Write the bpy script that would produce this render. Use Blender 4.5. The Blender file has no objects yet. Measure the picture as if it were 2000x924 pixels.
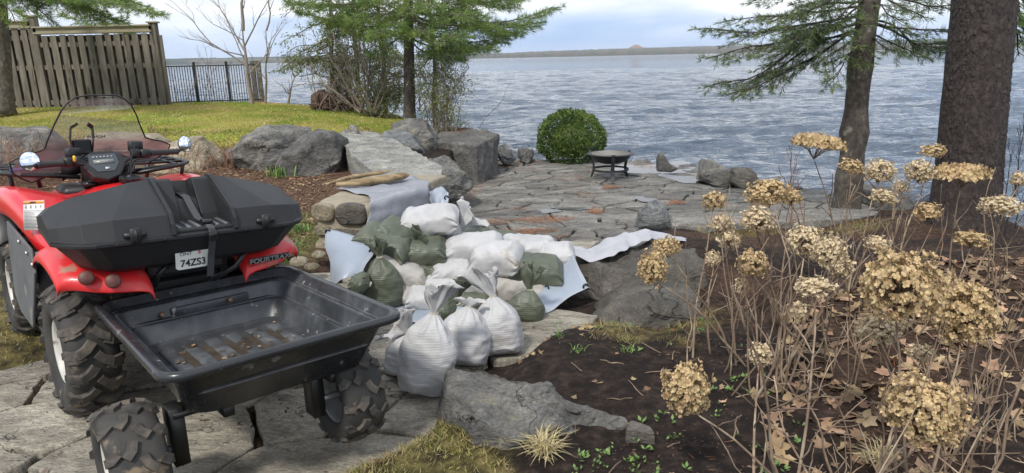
import bpy, math, random
import numpy as np
from mathutils import Vector, noise, Matrix
S = bpy.context.scene
COL = S.collection
R = math.radians
rnd = random.Random(7)
rg = np.random.default_rng(7)
# ---------------------------------------------------------------- camera
FPX, CAMH, TH, RO = 1333.0, 1.5, R(14.7), R(1.25)
cd = bpy.data.cameras.new('camera'); cam = bpy.data.objects.new('camera', cd); COL.objects.link(cam)
r0 = Vector((1, 0, 0)); u0 = Vector((0, math.sin(TH), math.cos(TH))); f0 = Vector((0, math.cos(TH), -math.sin(TH)))
cr = r0 * math.cos(RO) - u0 * math.sin(RO); cu = r0 * math.sin(RO) + u0 * math.cos(RO)
m = Matrix((cr, cu, -f0)).transposed().to_4x4(); m.translation = Vector((0, 0, CAMH)); cam.matrix_world = m
cd.sensor_width = 36; cd.lens = FPX / 2000 * 36; cd.clip_start = 0.05; cd.clip_end = 20000
S.camera = cam
# ---------------------------------------------------------------- light
SUN_EL, SUN_AZ = 50, 205      # azimuth clockwise from +Y; behind the camera, a little to its left
S.view_settings.view_transform = 'Standard'; S.view_settings.look = 'None'; S.view_settings.exposure = 0.5; S.view_settings.gamma = 1
S.view_settings.use_curve_mapping = False
W = bpy.data.worlds.new('World'); S.world = W; W.use_nodes = True
nt = W.node_tree; N = nt.nodes; Lk = nt.links; N.clear()
def wn(t, **k):
    n = N.new(t)
    for a, b in k.items(): setattr(n, a, b)
    return n
sky = wn('ShaderNodeTexSky', sky_type='NISHITA', sun_disc=False, sun_elevation=R(SUN_EL), sun_rotation=R(SUN_AZ), altitude=200)
sky.air_density = 1.1; sky.dust_density = 1.2
tc = wn('ShaderNodeTexCoord'); mp = wn('ShaderNodeMapping'); mp.inputs['Scale'].default_value = (1, 1, 4.5)
n1 = wn('ShaderNodeTexNoise'); n1.inputs['Scale'].default_value = 2.1; n1.inputs['Detail'].default_value = 8; n1.inputs['Roughness'].default_value = .52; n1.inputs['Distortion'].default_value = .35
cr1 = wn('ShaderNodeValToRGB'); cr1.color_ramp.elements[0].position = .33; cr1.color_ramp.elements[1].position = .52
sx = wn('ShaderNodeSeparateXYZ')
low = wn('ShaderNodeMapRange'); low.inputs['From Min'].default_value = .02; low.inputs['From Max'].default_value = .07; low.inputs['To Min'].default_value = .35; low.inputs['To Max'].default_value = 1
mulc = wn('ShaderNodeMath', operation='MULTIPLY')
n2 = wn('ShaderNodeTexNoise'); n2.inputs['Scale'].default_value = 3.6; n2.inputs['Detail'].default_value = 6; n2.inputs['Roughness'].default_value = .5
cr2 = wn('ShaderNodeValToRGB'); cr2.color_ramp.elements[0].position = .34; cr2.color_ramp.elements[1].position = .66
cr2.color_ramp.elements[0].color = (6.6, 7.1, 7.9, 1); cr2.color_ramp.elements[1].color = (11, 11, 11, 1)
skb = wn('ShaderNodeMixRGB', blend_type='MIX'); skb.inputs[0].default_value = .8; skb.inputs[2].default_value = (3.3, 5.0, 8.2, 1)
mixc = wn('ShaderNodeMixRGB'); bg = wn('ShaderNodeBackground'); bg.inputs['Strength'].default_value = .092; out = wn('ShaderNodeOutputWorld')
Lk.new(tc.outputs['Generated'], mp.inputs[0]); Lk.new(mp.outputs[0], n1.inputs['Vector']); Lk.new(mp.outputs[0], n2.inputs['Vector'])
Lk.new(n1.outputs[0], cr1.inputs[0]); Lk.new(tc.outputs['Generated'], sx.inputs[0]); Lk.new(sx.outputs[2], low.inputs[0])
Lk.new(cr1.outputs[0], mulc.inputs[0]); Lk.new(low.outputs[0], mulc.inputs[1])
Lk.new(n2.outputs[0], cr2.inputs[0]); Lk.new(sky.outputs[0], skb.inputs[1]); Lk.new(mulc.outputs[0], mixc.inputs[0]); Lk.new(skb.outputs[0], mixc.inputs[1]); Lk.new(cr2.outputs[0], mixc.inputs[2])
Lk.new(mixc.outputs[0], bg.inputs[0]); Lk.new(bg.outputs[0], out.inputs[0])
sd = bpy.data.lights.new('sun', 'SUN'); sd.energy = 2.4; sd.angle = R(7); sd.color = (1, .95, .87)
so = bpy.data.objects.new('sun', sd); COL.objects.link(so)
az = R(SUN_AZ); el = R(SUN_EL); sdir = Vector((math.sin(az) * math.cos(el), math.cos(az) * math.cos(el), math.sin(el)))
so.rotation_euler = sdir.to_track_quat('Z', 'Y').to_euler(); so.location = sdir * 30
S.cycles.max_bounces = 6; S.cycles.transparent_max_bounces = 12; S.cycles.use_denoising = True
# ---------------------------------------------------------------- pixel -> world (2000 x 924 picture pixels)
def ray(px, py):
    x = px - 1000; y = -(py - 462); c, s = math.cos(RO), math.sin(RO)
    x, y = (x * c + y * s) / FPX, (-x * s + y * c) / FPX
    return Vector((x, math.cos(TH) + y * math.sin(TH), -math.sin(TH) + y * math.cos(TH)))
def PZ(px, py, z=0.0):
    r = ray(px, py); return Vector((0, 0, CAMH)) + r * ((z - CAMH) / r.z)
def PY(px, py, Y):
    r = ray(px, py); return Vector((0, 0, CAMH)) + r * (Y / r.y)
# ---------------------------------------------------------------- objects
def tag(o, label=None, cat=None, group=None, kind=None):
    if label: o['label'] = label
    if cat: o['category'] = cat
    if group: o['group'] = group
    if kind: o['kind'] = kind
    return o
def thing(name, label, cat, loc=(0, 0, 0), rotz=0, group=None, rot=None):
    o = bpy.data.objects.new(name, None); COL.objects.link(o); o.location = loc; o.empty_display_size = .1
    o.rotation_euler = rot if rot is not None else (0, 0, rotz)
    return tag(o, label, cat, group)
class MB:
    def __init__(s): s.v = []; s.f = []; s.m = []; s.mi = 0
    def add(s, vs, fs):
        b = len(s.v); s.v += [tuple(v) for v in vs]; s.f += [tuple(i + b for i in f) for f in fs]; s.m += [s.mi] * len(fs)
        return s
    def rings(s, rs, closed=True, capa=True, capb=True, loop=False):
        n = len(rs[0]); vs = [p for r in rs for p in r]; fs = []
        k = len(rs)
        for i in range(k if loop else k - 1):
            a = i * n; b2 = ((i + 1) % k) * n
            for j in range(n if closed else n - 1):
                j2 = (j + 1) % n; fs.append((a + j, a + j2, b2 + j2, b2 + j))
        if not loop and closed:
            if capa: fs.append(tuple(range(n))[::-1])
            if capb: fs.append(tuple(range((k - 1) * n, k * n)))
        return s.add(vs, fs)
    def tube(s, pts, rad, n=8, caps=True):
        pts = [Vector(p) for p in pts]
        if not hasattr(rad, '__len__'): rad = [rad] * len(pts)
        rs = []; up = None
        for i, p in enumerate(pts):
            t = (pts[min(i + 1, len(pts) - 1)] - pts[max(i - 1, 0)])
            t = t.normalized() if t.length > 1e-9 else Vector((0, 0, 1))
            if up is None: up = Vector((0, 0, 1)) if abs(t.z) < .9 else Vector((1, 0, 0))
            a = t.cross(up).normalized(); b = a.cross(t).normalized(); up = b
            rs.append([p + (a * math.cos(2 * math.pi * k / n) + b * math.sin(2 * math.pi * k / n)) * rad[i] for k in range(n)])
        return s.rings(rs, capa=caps, capb=caps)
    def box(s, c, d, rz=0, bev=0.0, M=None):
        x, y, z = d[0] / 2, d[1] / 2, d[2] / 2; bev = min(bev, x * .9, y * .9, z * .9)
        if bev <= 0:
            vs = [Vector((i * x, j * y, k * z)) for k in (-1, 1) for j in (-1, 1) for i in (-1, 1)]
            fs = [(0, 2, 3, 1), (4, 5, 7, 6), (0, 1, 5, 4), (2, 6, 7, 3), (0, 4, 6, 2), (1, 3, 7, 5)]
        else:
            def ring(xx, yy, zz, b):
                return [Vector(q) for q in ((-xx + b, -yy, zz), (xx - b, -yy, zz), (xx, -yy + b, zz), (xx, yy - b, zz), (xx - b, yy, zz), (-xx + b, yy, zz), (-xx, yy - b, zz), (-xx, -yy + b, zz))]
            rs = [ring(x - bev, y - bev, -z, bev * .5), ring(x, y, -z + bev, bev), ring(x, y, z - bev, bev), ring(x - bev, y - bev, z, bev * .5)]
            vs = [p for r in rs for p in r]; fs = [tuple(range(8))[::-1], tuple(range(24, 32))]
            for i in range(3):
                for j in range(8): fs.append((i * 8 + j, i * 8 + (j + 1) % 8, i * 8 + 8 + (j + 1) % 8, i * 8 + 8 + j))
        if M is None: M = Matrix.Rotation(rz, 4, 'Z')
        c = Vector(c); return s.add([M @ v + c for v in vs], fs)
    def grid(s, P):   # P[i][j]
        nj = len(P[0]); vs = [p for r in P for p in r]
        return s.add(vs, [(i * nj + j, i * nj + j + 1, (i + 1) * nj + j + 1, (i + 1) * nj + j) for i in range(len(P) - 1) for j in range(nj - 1)])
    def build(s, name, mats, parent=None, smooth=True, loc=None, sub=0, bevel=0, solid=0, auto=None):
        me = bpy.data.meshes.new(name); me.from_pydata(s.v, [], s.f); me.validate()
        for mm in (mats if isinstance(mats, (list, tuple)) else [mats]): me.materials.append(mm)
        if len(me.polygons) == len(s.m): me.polygons.foreach_set('material_index', s.m)
        me.polygons.foreach_set('use_smooth', [bool(smooth)] * len(me.polygons))
        if auto is not None: me.set_sharp_from_angle(angle=R(auto))
        o = bpy.data.objects.new(name, me); COL.objects.link(o)
        if loc is not None: o.location = loc
        if parent: o.parent = parent
        if solid: q = o.modifiers.new('solid', 'SOLIDIFY'); q.thickness = solid; q.offset = 0
        if bevel: q = o.modifiers.new('bevel', 'BEVEL'); q.width = bevel; q.segments = 2; q.limit_method = 'ANGLE'
        if sub: q = o.modifiers.new('sub', 'SUBSURF'); q.levels = sub; q.render_levels = sub
        return o
def npmesh(name, V, F, mat, parent=None, smooth=False):
    V = np.asarray(V, np.float32).reshape(-1, 3); F = np.asarray(F, np.int32); k = F.shape[1]; me = bpy.data.meshes.new(name)
    me.vertices.add(len(V)); me.vertices.foreach_set('co', V.ravel()); me.loops.add(F.size); me.loops.foreach_set('vertex_index', F.ravel())
    me.polygons.add(len(F)); me.polygons.foreach_set('loop_start', np.arange(len(F), dtype=np.int32) * k); me.polygons.foreach_set('loop_total', np.full(len(F), k, np.int32))
    me.polygons.foreach_set('use_smooth', np.full(len(F), bool(smooth)))
    for mm in (mat if isinstance(mat, (list, tuple)) else [mat]): me.materials.append(mm)
    me.update(calc_edges=True); o = bpy.data.objects.new(name, me); COL.objects.link(o)
    if parent: o.parent = parent
    return o
def unit(a): return a / np.maximum(np.linalg.norm(a, axis=1, keepdims=True), 1e-9)
def blades(P, D, L, Wd, Nn=None, curl=0.0, wide=.45):
    """diamond shaped leaves: base P, direction D, length L, width Wd; returns V, F"""
    P = np.asarray(P, float); D = unit(np.asarray(D, float)); n = len(P)
    if Nn is None: Nn = rg.normal(size=(n, 3))
    side = unit(np.cross(D, Nn)); up = np.cross(side, D)
    L = np.broadcast_to(np.asarray(L, float).reshape(-1, 1), (n, 1)); Wd = np.broadcast_to(np.asarray(Wd, float).reshape(-1, 1), (n, 1))
    mid = P + D * L * wide + up * L * curl * .5
    V = np.stack([P, mid + side * Wd / 2, P + D * L - up * L * curl, mid - side * Wd / 2], 1)
    return V.reshape(-1, 3), np.arange(n * 4).reshape(n, 4)
# ---------------------------------------------------------------- materials
def ramp(nt, pts):
    c = nt.nodes.new('ShaderNodeValToRGB'); e = c.color_ramp.elements
    while len(e) < len(pts): e.new(.5)
    for i, (p, col) in enumerate(pts): e[i].position = p; e[i].color = (*col, 1)
    return c
def hx(s):
    s = s.lstrip('#'); return tuple(((int(s[i:i + 2], 16) / 255) ** 2.2) for i in (0, 2, 4))
def mat(name, pts, scale=6, detail=6, rough=.7, bump=.3, bscale=30, bdist=.01, stretch=(1, 1, 1), metal=0, island=0.0, coat=0, trans=0, rvar=0, dist=.4, spots=None, spec=.5, hue=0.0):
    mt = bpy.data.materials.new(name); mt.use_nodes = True; t = mt.node_tree; p = t.nodes['Principled BSDF']
    if not isinstance(pts[0], (list, tuple)): pts = [(0, pts), (1, pts)]
    elif not isinstance(pts[0][1], (list, tuple)): pts = [(i / (len(pts) - 1) * .5 + .25, c) for i, c in enumerate(pts)]
    co = t.nodes.new('ShaderNodeTexCoord'); mpn = t.nodes.new('ShaderNodeMapping'); mpn.inputs['Scale'].default_value = stretch
    t.links.new(co.outputs['Object'], mpn.inputs[0])
    oi = t.nodes.new('ShaderNodeObjectInfo'); ml = t.nodes.new('ShaderNodeMath'); ml.operation = 'MULTIPLY'; ml.inputs[1].default_value = 37; t.links.new(oi.outputs['Random'], ml.inputs[0]); t.links.new(ml.outputs[0], mpn.inputs['Location'])
    a = t.nodes.new('ShaderNodeTexNoise'); a.inputs['Scale'].default_value = scale; a.inputs['Detail'].default_value = detail; a.inputs['Distortion'].default_value = dist; a.inputs['Roughness'].default_value = .6
    t.links.new(mpn.outputs[0], a.inputs['Vector']); c = ramp(t, pts); t.links.new(a.outputs[0], c.inputs[0]); col = c.outputs[0]
    if spots:   # (colour, scale, threshold)
        b = t.nodes.new('ShaderNodeTexNoise'); b.inputs['Scale'].default_value = spots[1]; b.inputs['Detail'].default_value = 5; t.links.new(mpn.outputs[0], b.inputs['Vector'])
        r2 = ramp(t, [(spots[2], (0, 0, 0)), (min(1, spots[2] + .06), (1, 1, 1))]); t.links.new(b.outputs[0], r2.inputs[0])
        mx = t.nodes.new('ShaderNodeMixRGB'); t.links.new(r2.outputs[0], mx.inputs[0]); t.links.new(col, mx.inputs[1]); mx.inputs[2].default_value = (*spots[0], 1); col = mx.outputs[0]
    if island:
        g = t.nodes.new('ShaderNodeNewGeometry'); h = t.nodes.new('ShaderNodeHueSaturation'); mr = t.nodes.new('ShaderNodeMapRange')
        mr.inputs['To Min'].default_value = 1 - island; mr.inputs['To Max'].default_value = 1 + island
        t.links.new(g.outputs['Random Per Island'], mr.inputs[0]); t.links.new(mr.outputs[0], h.inputs['Value']); t.links.new(col, h.inputs['Color']); col = h.outputs[0]
        if hue:
            m3 = t.nodes.new('ShaderNodeMath'); m3.operation = 'MULTIPLY'; m3.inputs[1].default_value = 7.13; t.links.new(g.outputs['Random Per Island'], m3.inputs[0])
            m4 = t.nodes.new('ShaderNodeMath'); m4.operation = 'FRACT'; t.links.new(m3.outputs[0], m4.inputs[0])
            m5 = t.nodes.new('ShaderNodeMapRange'); m5.inputs['To Min'].default_value = .5 - hue; m5.inputs['To Max'].default_value = .5 + hue; t.links.new(m4.outputs[0], m5.inputs[0]); t.links.new(m5.outputs[0], h.inputs['Hue'])
    t.links.new(col, p.inputs['Base Color']); p.inputs['Roughness'].default_value = rough; p.inputs['Metallic'].default_value = metal; p.inputs['Coat Weight'].default_value = coat
    p.inputs['Specular IOR Level'].default_value = spec
    if rvar:
        m2 = t.nodes.new('ShaderNodeMapRange'); m2.inputs['To Min'].default_value = rough - rvar; m2.inputs['To Max'].default_value = rough + rvar; t.links.new(a.outputs[0], m2.inputs[0]); t.links.new(m2.outputs[0], p.inputs['Roughness'])
    if bump:
        b = t.nodes.new('ShaderNodeTexNoise'); b.inputs['Scale'].default_value = bscale; b.inputs['Detail'].default_value = 6; b.inputs['Roughness'].default_value = .65; t.links.new(mpn.outputs[0], b.inputs['Vector'])
        u = t.nodes.new('ShaderNodeBump'); u.inputs['Strength'].default_value = bump; u.inputs['Distance'].default_value = bdist; t.links.new(b.outputs[0], u.inputs['Height']); t.links.new(u.outputs[0], p.inputs['Normal'])
    if trans:
        tr = t.nodes.new('ShaderNodeBsdfTranslucent'); ms = t.nodes.new('ShaderNodeMixShader'); ms.inputs[0].default_value = trans; t.links.new(col, tr.inputs[0])
        t.links.new(p.outputs[0], ms.inputs[1]); t.links.new(tr.outputs[0], ms.inputs[2]); t.links.new(ms.outputs[0], t.nodes['Material Output'].inputs[0])
    mt['co'] = mpn.name; return mt
def rockmat(name, c0, c1, c2, lichen=None, strata=(1, 1, 3), crack=5, tilt=(0, 0, 0), cw=.012, bump=1.0, island=0):
    mt = mat(name, [(.28, c0), (.5, c1), (.72, c2)], scale=2.6, detail=9, rough=.85, bump=0, stretch=strata, spots=None)
    t = mt.node_tree; p = t.nodes['Principled BSDF']; mpn = t.nodes[mt['co']]; mpn.inputs['Rotation'].default_value = tilt
    col = p.inputs['Base Color'].links[0].from_socket
    nz = t.nodes.new('ShaderNodeTexNoise'); nz.inputs['Scale'].default_value = 3; nz.inputs['Detail'].default_value = 4; t.links.new(mpn.outputs[0], nz.inputs['Vector'])
    av = t.nodes.new('ShaderNodeMixRGB'); av.blend_type = 'LINEAR_LIGHT'; av.inputs[0].default_value = .35; t.links.new(mpn.outputs[0], av.inputs[1]); t.links.new(nz.outputs['Color'], av.inputs[2])
    vo = t.nodes.new('ShaderNodeTexVoronoi'); vo.feature = 'DISTANCE_TO_EDGE'; vo.inputs['Scale'].default_value = crack; t.links.new(av.outputs[0], vo.inputs['Vector'])
    rc = ramp(t, [(0, (0, 0, 0)), (cw, (1, 1, 1))]); t.links.new(vo.outputs[0], rc.inputs[0])
    # break cracks up so that only some of the edges show
    nb = t.nodes.new('ShaderNodeTexNoise'); nb.inputs['Scale'].default_value = 2.2; t.links.new(mpn.outputs[0], nb.inputs['Vector']); rb = ramp(t, [(.53, (1, 1, 1)), (.60, (0, 0, 0))]); t.links.new(nb.outputs[0], rb.inputs[0])
    mxx = t.nodes.new('ShaderNodeMath'); mxx.operation = 'MAXIMUM'; t.links.new(rc.outputs[0], mxx.inputs[0]); t.links.new(rb.outputs[0], mxx.inputs[1])
    # fine speckle
    sp = t.nodes.new('ShaderNodeTexNoise'); sp.inputs['Scale'].default_value = 55; sp.inputs['Detail'].default_value = 5; sp.inputs['Roughness'].default_value = .7; t.links.new(mpn.outputs[0], sp.inputs['Vector'])
    rs = ramp(t, [(.3, (.42, .42, .42)), (.7, (1.6, 1.57, 1.5))]); t.links.new(sp.outputs[0], rs.inputs[0])
    m1 = t.nodes.new('ShaderNodeMixRGB'); m1.blend_type = 'MULTIPLY'; m1.inputs[0].default_value = .8; t.links.new(col, m1.inputs[1]); t.links.new(rs.outputs[0], m1.inputs[2])
    m2 = t.nodes.new('ShaderNodeMixRGB'); m2.inputs[1].default_value = (.02, .018, .016, 1); t.links.new(mxx.outputs[0], m2.inputs[0]); t.links.new(m1.outputs[0], m2.inputs[2]); c = m2.outputs[0]
    mo = t.nodes.new('ShaderNodeTexNoise'); mo.inputs['Scale'].default_value = 9; mo.inputs['Detail'].default_value = 8; mo.inputs['Roughness'].default_value = .7; mo.inputs['Distortion'].default_value = 1.2; t.links.new(mpn.outputs[0], mo.inputs['Vector'])
    rm_ = ramp(t, [(.33, (.55, .55, .56)), (.5, (1, 1, 1)), (.68, (1.5, 1.48, 1.42))]); t.links.new(mo.outputs[0], rm_.inputs[0]); m5 = t.nodes.new('ShaderNodeMixRGB'); m5.blend_type = 'MULTIPLY'; m5.inputs[0].default_value = .8; t.links.new(c, m5.inputs[1]); t.links.new(rm_.outputs[0], m5.inputs[2]); c = m5.outputs[0]
    if island:
        g = t.nodes.new('ShaderNodeNewGeometry'); h = t.nodes.new('ShaderNodeHueSaturation'); mr = t.nodes.new('ShaderNodeMapRange'); mr.inputs['To Min'].default_value = 1 - island; mr.inputs['To Max'].default_value = 1 + island
        t.links.new(g.outputs['Random Per Island'], mr.inputs[0]); t.links.new(mr.outputs[0], h.inputs['Value']); t.links.new(c, h.inputs['Color']); c = h.outputs[0]
    if lichen:
        ln = t.nodes.new('ShaderNodeTexNoise'); ln.inputs['Scale'].default_value = 5; ln.inputs['Detail'].default_value = 10; ln.inputs['Roughness'].default_value = .75; t.links.new(mpn.outputs[0], ln.inputs['Vector'])
        rl = ramp(t, [(.56, (0, 0, 0)), (.63, (1, 1, 1))]); t.links.new(ln.outputs[0], rl.inputs[0]); ml = t.nodes.new('ShaderNodeMath'); ml.operation = 'MULTIPLY'; ml.inputs[1].default_value = .6; t.links.new(rl.outputs[0], ml.inputs[0])
        m3 = t.nodes.new('ShaderNodeMixRGB'); m3.inputs[2].default_value = (*lichen, 1); t.links.new(ml.outputs[0], m3.inputs[0]); t.links.new(c, m3.inputs[1]); c = m3.outputs[0]
    t.links.new(c, p.inputs['Base Color'])
    bn = t.nodes.new('ShaderNodeTexNoise'); bn.inputs['Scale'].default_value = 7; bn.inputs['Detail'].default_value = 14; bn.inputs['Roughness'].default_value = .72; t.links.new(mpn.outputs[0], bn.inputs['Vector'])
    ad = t.nodes.new('ShaderNodeMath'); ad.operation = 'MULTIPLY_ADD'; ad.inputs[1].default_value = .35; t.links.new(mxx.outputs[0], ad.inputs[0]); t.links.new(bn.outputs[0], ad.inputs[2])
    bu = t.nodes.new('ShaderNodeBump'); bu.inputs['Strength'].default_value = bump; bu.inputs['Distance'].default_value = .07; t.links.new(ad.outputs[0], bu.inputs['Height']); t.links.new(bu.outputs[0], p.inputs['Normal'])
    return mt
M = {}
M['rock'] = rockmat('grey_rock', (.075, .076, .078), (.165, .163, .157), (.30, .29, .265), (.36, .33, .2), (1, 1, 2.2), 2.2, (.35, .3, 0), cw=.006)
M['rock_dark'] = rockmat('dark_rock', (.06, .06, .062), (.115, .113, .11), (.18, .175, .165), None, (1, 1, 1.5), 1.8, (.2, .5, 0))
M['rock_blue'] = rockmat('bluish_rock', (.07, .08, .09), (.15, .16, .17), (.27, .28, .28), (.3, .3, .26), (1, 1, 2.5), 2.5, (.9, .35, 0))
M['rock_brown'] = rockmat('brown_rock', (.055, .05, .044), (.098, .09, .078), (.165, .15, .128), None, (1, 1, 2.2), 1.5, (.3, -.5, 0), cw=.02)
M['rock_pale'] = rockmat('pale_slab', (.15, .15, .15), (.29, .29, .28), (.46, .45, .42), (.38, .35, .22), (1.2, 1.2, 6), 3, (0, .15, 0), bump=1)
M['rock_tan'] = rockmat('tan_rock', (.17, .14, .10), (.3, .26, .19), (.42, .38, .3), (.3, .27, .16), (1, 1, 1.6), 4, (0, 0, 0))
M['mortar'] = mat('mortar', [(.2, .17, .12), (.34, .3, .23)], scale=9, rough=.95, bump=.8, bscale=40, bdist=.01)
M['flag'] = rockmat('flagstone', (.15, .14, .12), (.27, .255, .22), (.40, .38, .33), (.34, .32, .27), (1.2, 2.4, 1), 1.6, (0, 0, .3), cw=.006, bump=.55)
M['bark_dark'] = mat('spruce_bark', [(.018, .014, .013), (.040, .031, .028), (.082, .064, .057)], scale=22, detail=6, rough=.95, bump=1, bscale=28, bdist=.03, stretch=(1, 1, .55))
M['bark'] = mat('pine_bark', [(.05, .043, .036), (.11, .095, .078), (.2, .18, .15)], scale=16, detail=6, rough=.95, bump=1, bscale=22, bdist=.02, stretch=(1, 1, .8), spots=((.24, .23, .19), 9, .6))
M['twig'] = mat('grey_twig', [(.14, .115, .09), (.27, .23, .18)], scale=20, rough=.9, bump=0, island=.3)
M['twig_red'] = mat('red_twig', [(.10, .045, .03), (.2, .10, .065)], scale=20, rough=.9, bump=0, island=.35)
M['stem'] = mat('hydrangea_stem', [(.085, .062, .048), (.20, .14, .095), (.42, .35, .25)], scale=9, rough=.8, bump=.3, island=.35)
M['petal'] = mat('dried_petal', [(.33, .215, .10), (.52, .385, .205), (.67, .56, .37)], scale=14, detail=3, rough=.85, bump=0, island=.3, trans=.25, hue=.012)
M['petal_pale'] = mat('dried_petal_pale', [(.42, .31, .18), (.60, .49, .32), (.72, .63, .46)], scale=14, detail=3, rough=.85, bump=0, island=.28, trans=.25)
M['needle'] = mat('pine_needle', [(.09, .16, .045), (.20, .29, .08), (.33, .40, .12)], scale=1.8, detail=2, rough=.6, bump=0, island=.4, trans=.45, hue=.02)
M['needle_blue'] = mat('spruce_needle', [(.055, .09, .035), (.12, .165, .06), (.22, .26, .085)], scale=1.8, detail=2, rough=.6, bump=0, island=.4, trans=.25, hue=.02)
M['cedar'] = mat('cedar_leaf', [(.06, .09, .03), (.15, .19, .055), (.32, .33, .10)], scale=1.5, detail=2, rough=.65, bump=0, island=.45, trans=.3, hue=.02)
M['bushleaf'] = mat('boxwood_leaf', [(.04, .085, .022), (.09, .15, .035), (.22, .27, .065)], scale=3, detail=3, rough=.5, bump=0, island=.5, trans=.25, hue=.015)
M['grass'] = mat('lawn_blade', [(.40, (.20, .27, .045)), (.5, (.34, .35, .075)), (.6, (.52, .42, .17))], scale=.8, detail=4, rough=.7, bump=0, island=.35, trans=.35, hue=.02)
M['drygrass'] = mat('dry_blade', [(.20, .17, .06), (.36, .29, .14), (.20, .24, .06)], scale=6, detail=3, rough=.7, bump=0, island=.4, trans=.3, hue=.02)
M['shoot'] = mat('green_shoot', [(.08, .15, .04), (.16, .27, .07), (.27, .38, .12)], scale=9, detail=3, rough=.55, bump=0, island=.35, trans=.3)
M['drystraw'] = mat('straw', [(.42, .34, .17), (.6, .52, .3)], scale=9, detail=3, rough=.6, bump=0, island=.3, trans=.2)
M['leaf'] = mat('fallen_leaf', [(.12, .075, .04), (.27, .175, .10), (.45, .33, .21)], scale=7, detail=4, rough=.8, bump=.2, island=.5, hue=.02, trans=.12)
M['redneedle'] = mat('fallen_needles', [(.22, .085, .035), (.38, .17, .075)], scale=5, rough=.9, bump=0, island=.4)
M['mulchbit'] = mat('mulch_bit', [(.022, .013, .010), (.065, .036, .025), (.17, .10, .07)], scale=20, rough=.95, bump=0, island=.7)
M['wood_old'] = mat('weathered_wood', [(.075, .066, .05), (.145, .13, .103), (.225, .205, .17)], scale=3.2, detail=9, rough=.95, bump=.6, bscale=14, bdist=.01, stretch=(3, 3, .6), island=.16, spots=((.05, .042, .028), 3.5, .6))
M['wood_cap'] = mat('fence_cap_wood', [(.24, .21, .14), (.34, .31, .225)], scale=3, rough=.9, bump=.3, stretch=(.6, 3, 3), island=.08)
M['driftwood'] = mat('driftwood', [(.07, .05, .028), (.24, .17, .09), (.42, .33, .2)], scale=5, detail=9, rough=.95, bump=1, bscale=12, bdist=.015, stretch=(.25, 4, 4))
M['iron'] = mat('black_iron', (.02, .022, .026), rough=.5, bump=.3, bscale=90, bdist=.001)
M['blackfence'] = mat('black_fence_metal', (.012, .012, .014), rough=.5, bump=0)
M['redleafbush'] = mat('rust_twigs', [(.16, .075, .045), (.3, .17, .11)], scale=9, rough=.9, bump=0, island=.5)
def water_mat(name, col, rough, ws, bd, ior=1.33, bs=1.0):
    mt = bpy.data.materials.new(name); mt.use_nodes = True; t = mt.node_tree; p = t.nodes['Principled BSDF']
    p.inputs['Base Color'].default_value = (*col, 1); p.inputs['Roughness'].default_value = rough; p.inputs['IOR'].default_value = ior; p.inputs['Specular IOR Level'].default_value = .5
    co = t.nodes.new('ShaderNodeTexCoord'); mpn = t.nodes.new('ShaderNodeMapping'); mpn.inputs['Scale'].default_value = (.42, 1, 1); mpn.inputs['Rotation'].default_value = (0, 0, .12)
    t.links.new(co.outputs['Object'], mpn.inputs[0]); prev = None
    for i, (s, dd) in enumerate(ws):
        b = t.nodes.new('ShaderNodeTexNoise'); b.inputs['Scale'].default_value = s; b.inputs['Detail'].default_value = 4; b.inputs['Roughness'].default_value = .55; b.inputs['Distortion'].default_value = .5; t.links.new(mpn.outputs[0], b.inputs['Vector'])
        u = t.nodes.new('ShaderNodeBump'); u.inputs['Strength'].default_value = bs; u.inputs['Distance'].default_value = dd; t.links.new(b.outputs[0], u.inputs['Height'])
        if prev: t.links.new(prev.outputs[0], u.inputs['Normal'])
        prev = u
    t.links.new(prev.outputs[0], p.inputs['Normal']); return mt
M['lake'] = water_mat('lake_water', (.065, .09, .125), .05, [(.8, .14), (2.2, .25), (6, .07)], .1)
M['puddle'] = water_mat('puddle_water', (.10, .10, .10), .05, [(3, .004)], .1)
# ================================================================ terrain
def sst(a, b, x): t = np.clip((x - a) / (b - a), 0, 1); return t * t * (3 - 2 * t)
def sdpoly(x, y, poly):   # signed distance (negative inside)
    P = np.array(poly, float); x = np.asarray(x, float); y = np.asarray(y, float); d = np.full(x.shape, 1e9); ins = np.zeros(x.shape, bool); n = len(P)
    for i in range(n):
        a = P[i]; b = P[(i + 1) % n]; e = b - a; wx = x - a[0]; wy = y - a[1]; t = np.clip((wx * e[0] + wy * e[1]) / (e @ e), 0, 1)
        d = np.minimum(d, (wx - e[0] * t) ** 2 + (wy - e[1] * t) ** 2)
        c = ((a[1] > y) != (b[1] > y)) & (x < (b[0] - a[0]) * (y - a[1]) / (b[1] - a[1] + 1e-12) + a[0]); ins ^= c
    d = np.sqrt(d); return np.where(ins, -d, d)
PATIO = [(-1.0, 4.75), (-.95, 8.0), (-.8, 9.8), (-.7, 12.2), (.3, 12.7), (1.3, 12.9), (2.3, 12.0), (2.9, 11.1), (3.4, 10.3), (4.1, 9.3), (5.0, 8.45), (5.2, 7.9), (4.0, 7.62), (3.0, 7.4), (1.78, 7.2), (1.45, 6.6), (1.2, 5.9), (.5, 4.85)]
PATH = [(-7, .5), (-7, 1.5), (-4, 2.55), (-2.62, 3.12), (-2.35, 3.4), (-1.9, 4.3), (-1.3, 5.0), (-1.0, 5.6), (.45, 5.6), (.35, 4.2), (.05, 3.75), (-.25, 3.1), (-.5, 2.95), (-.52, 2.70), (-.70, 2.54), (-.93, 2.36), (-1.27, 2.15), (-1.5, 1.8), (-1.65, 1.3), (-2, .5)]
LAWN = [(-30, 8.6), (-8.5, 9.2), (-6.6, 9.4), (-5.0, 9.9), (-3.2, 10.15), (-2.4, 10.8), (-1.9, 11.8), (-1.4, 12.8), (-2.2, 14.3), (-5, 14.9), (-30, 15.5)]
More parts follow.
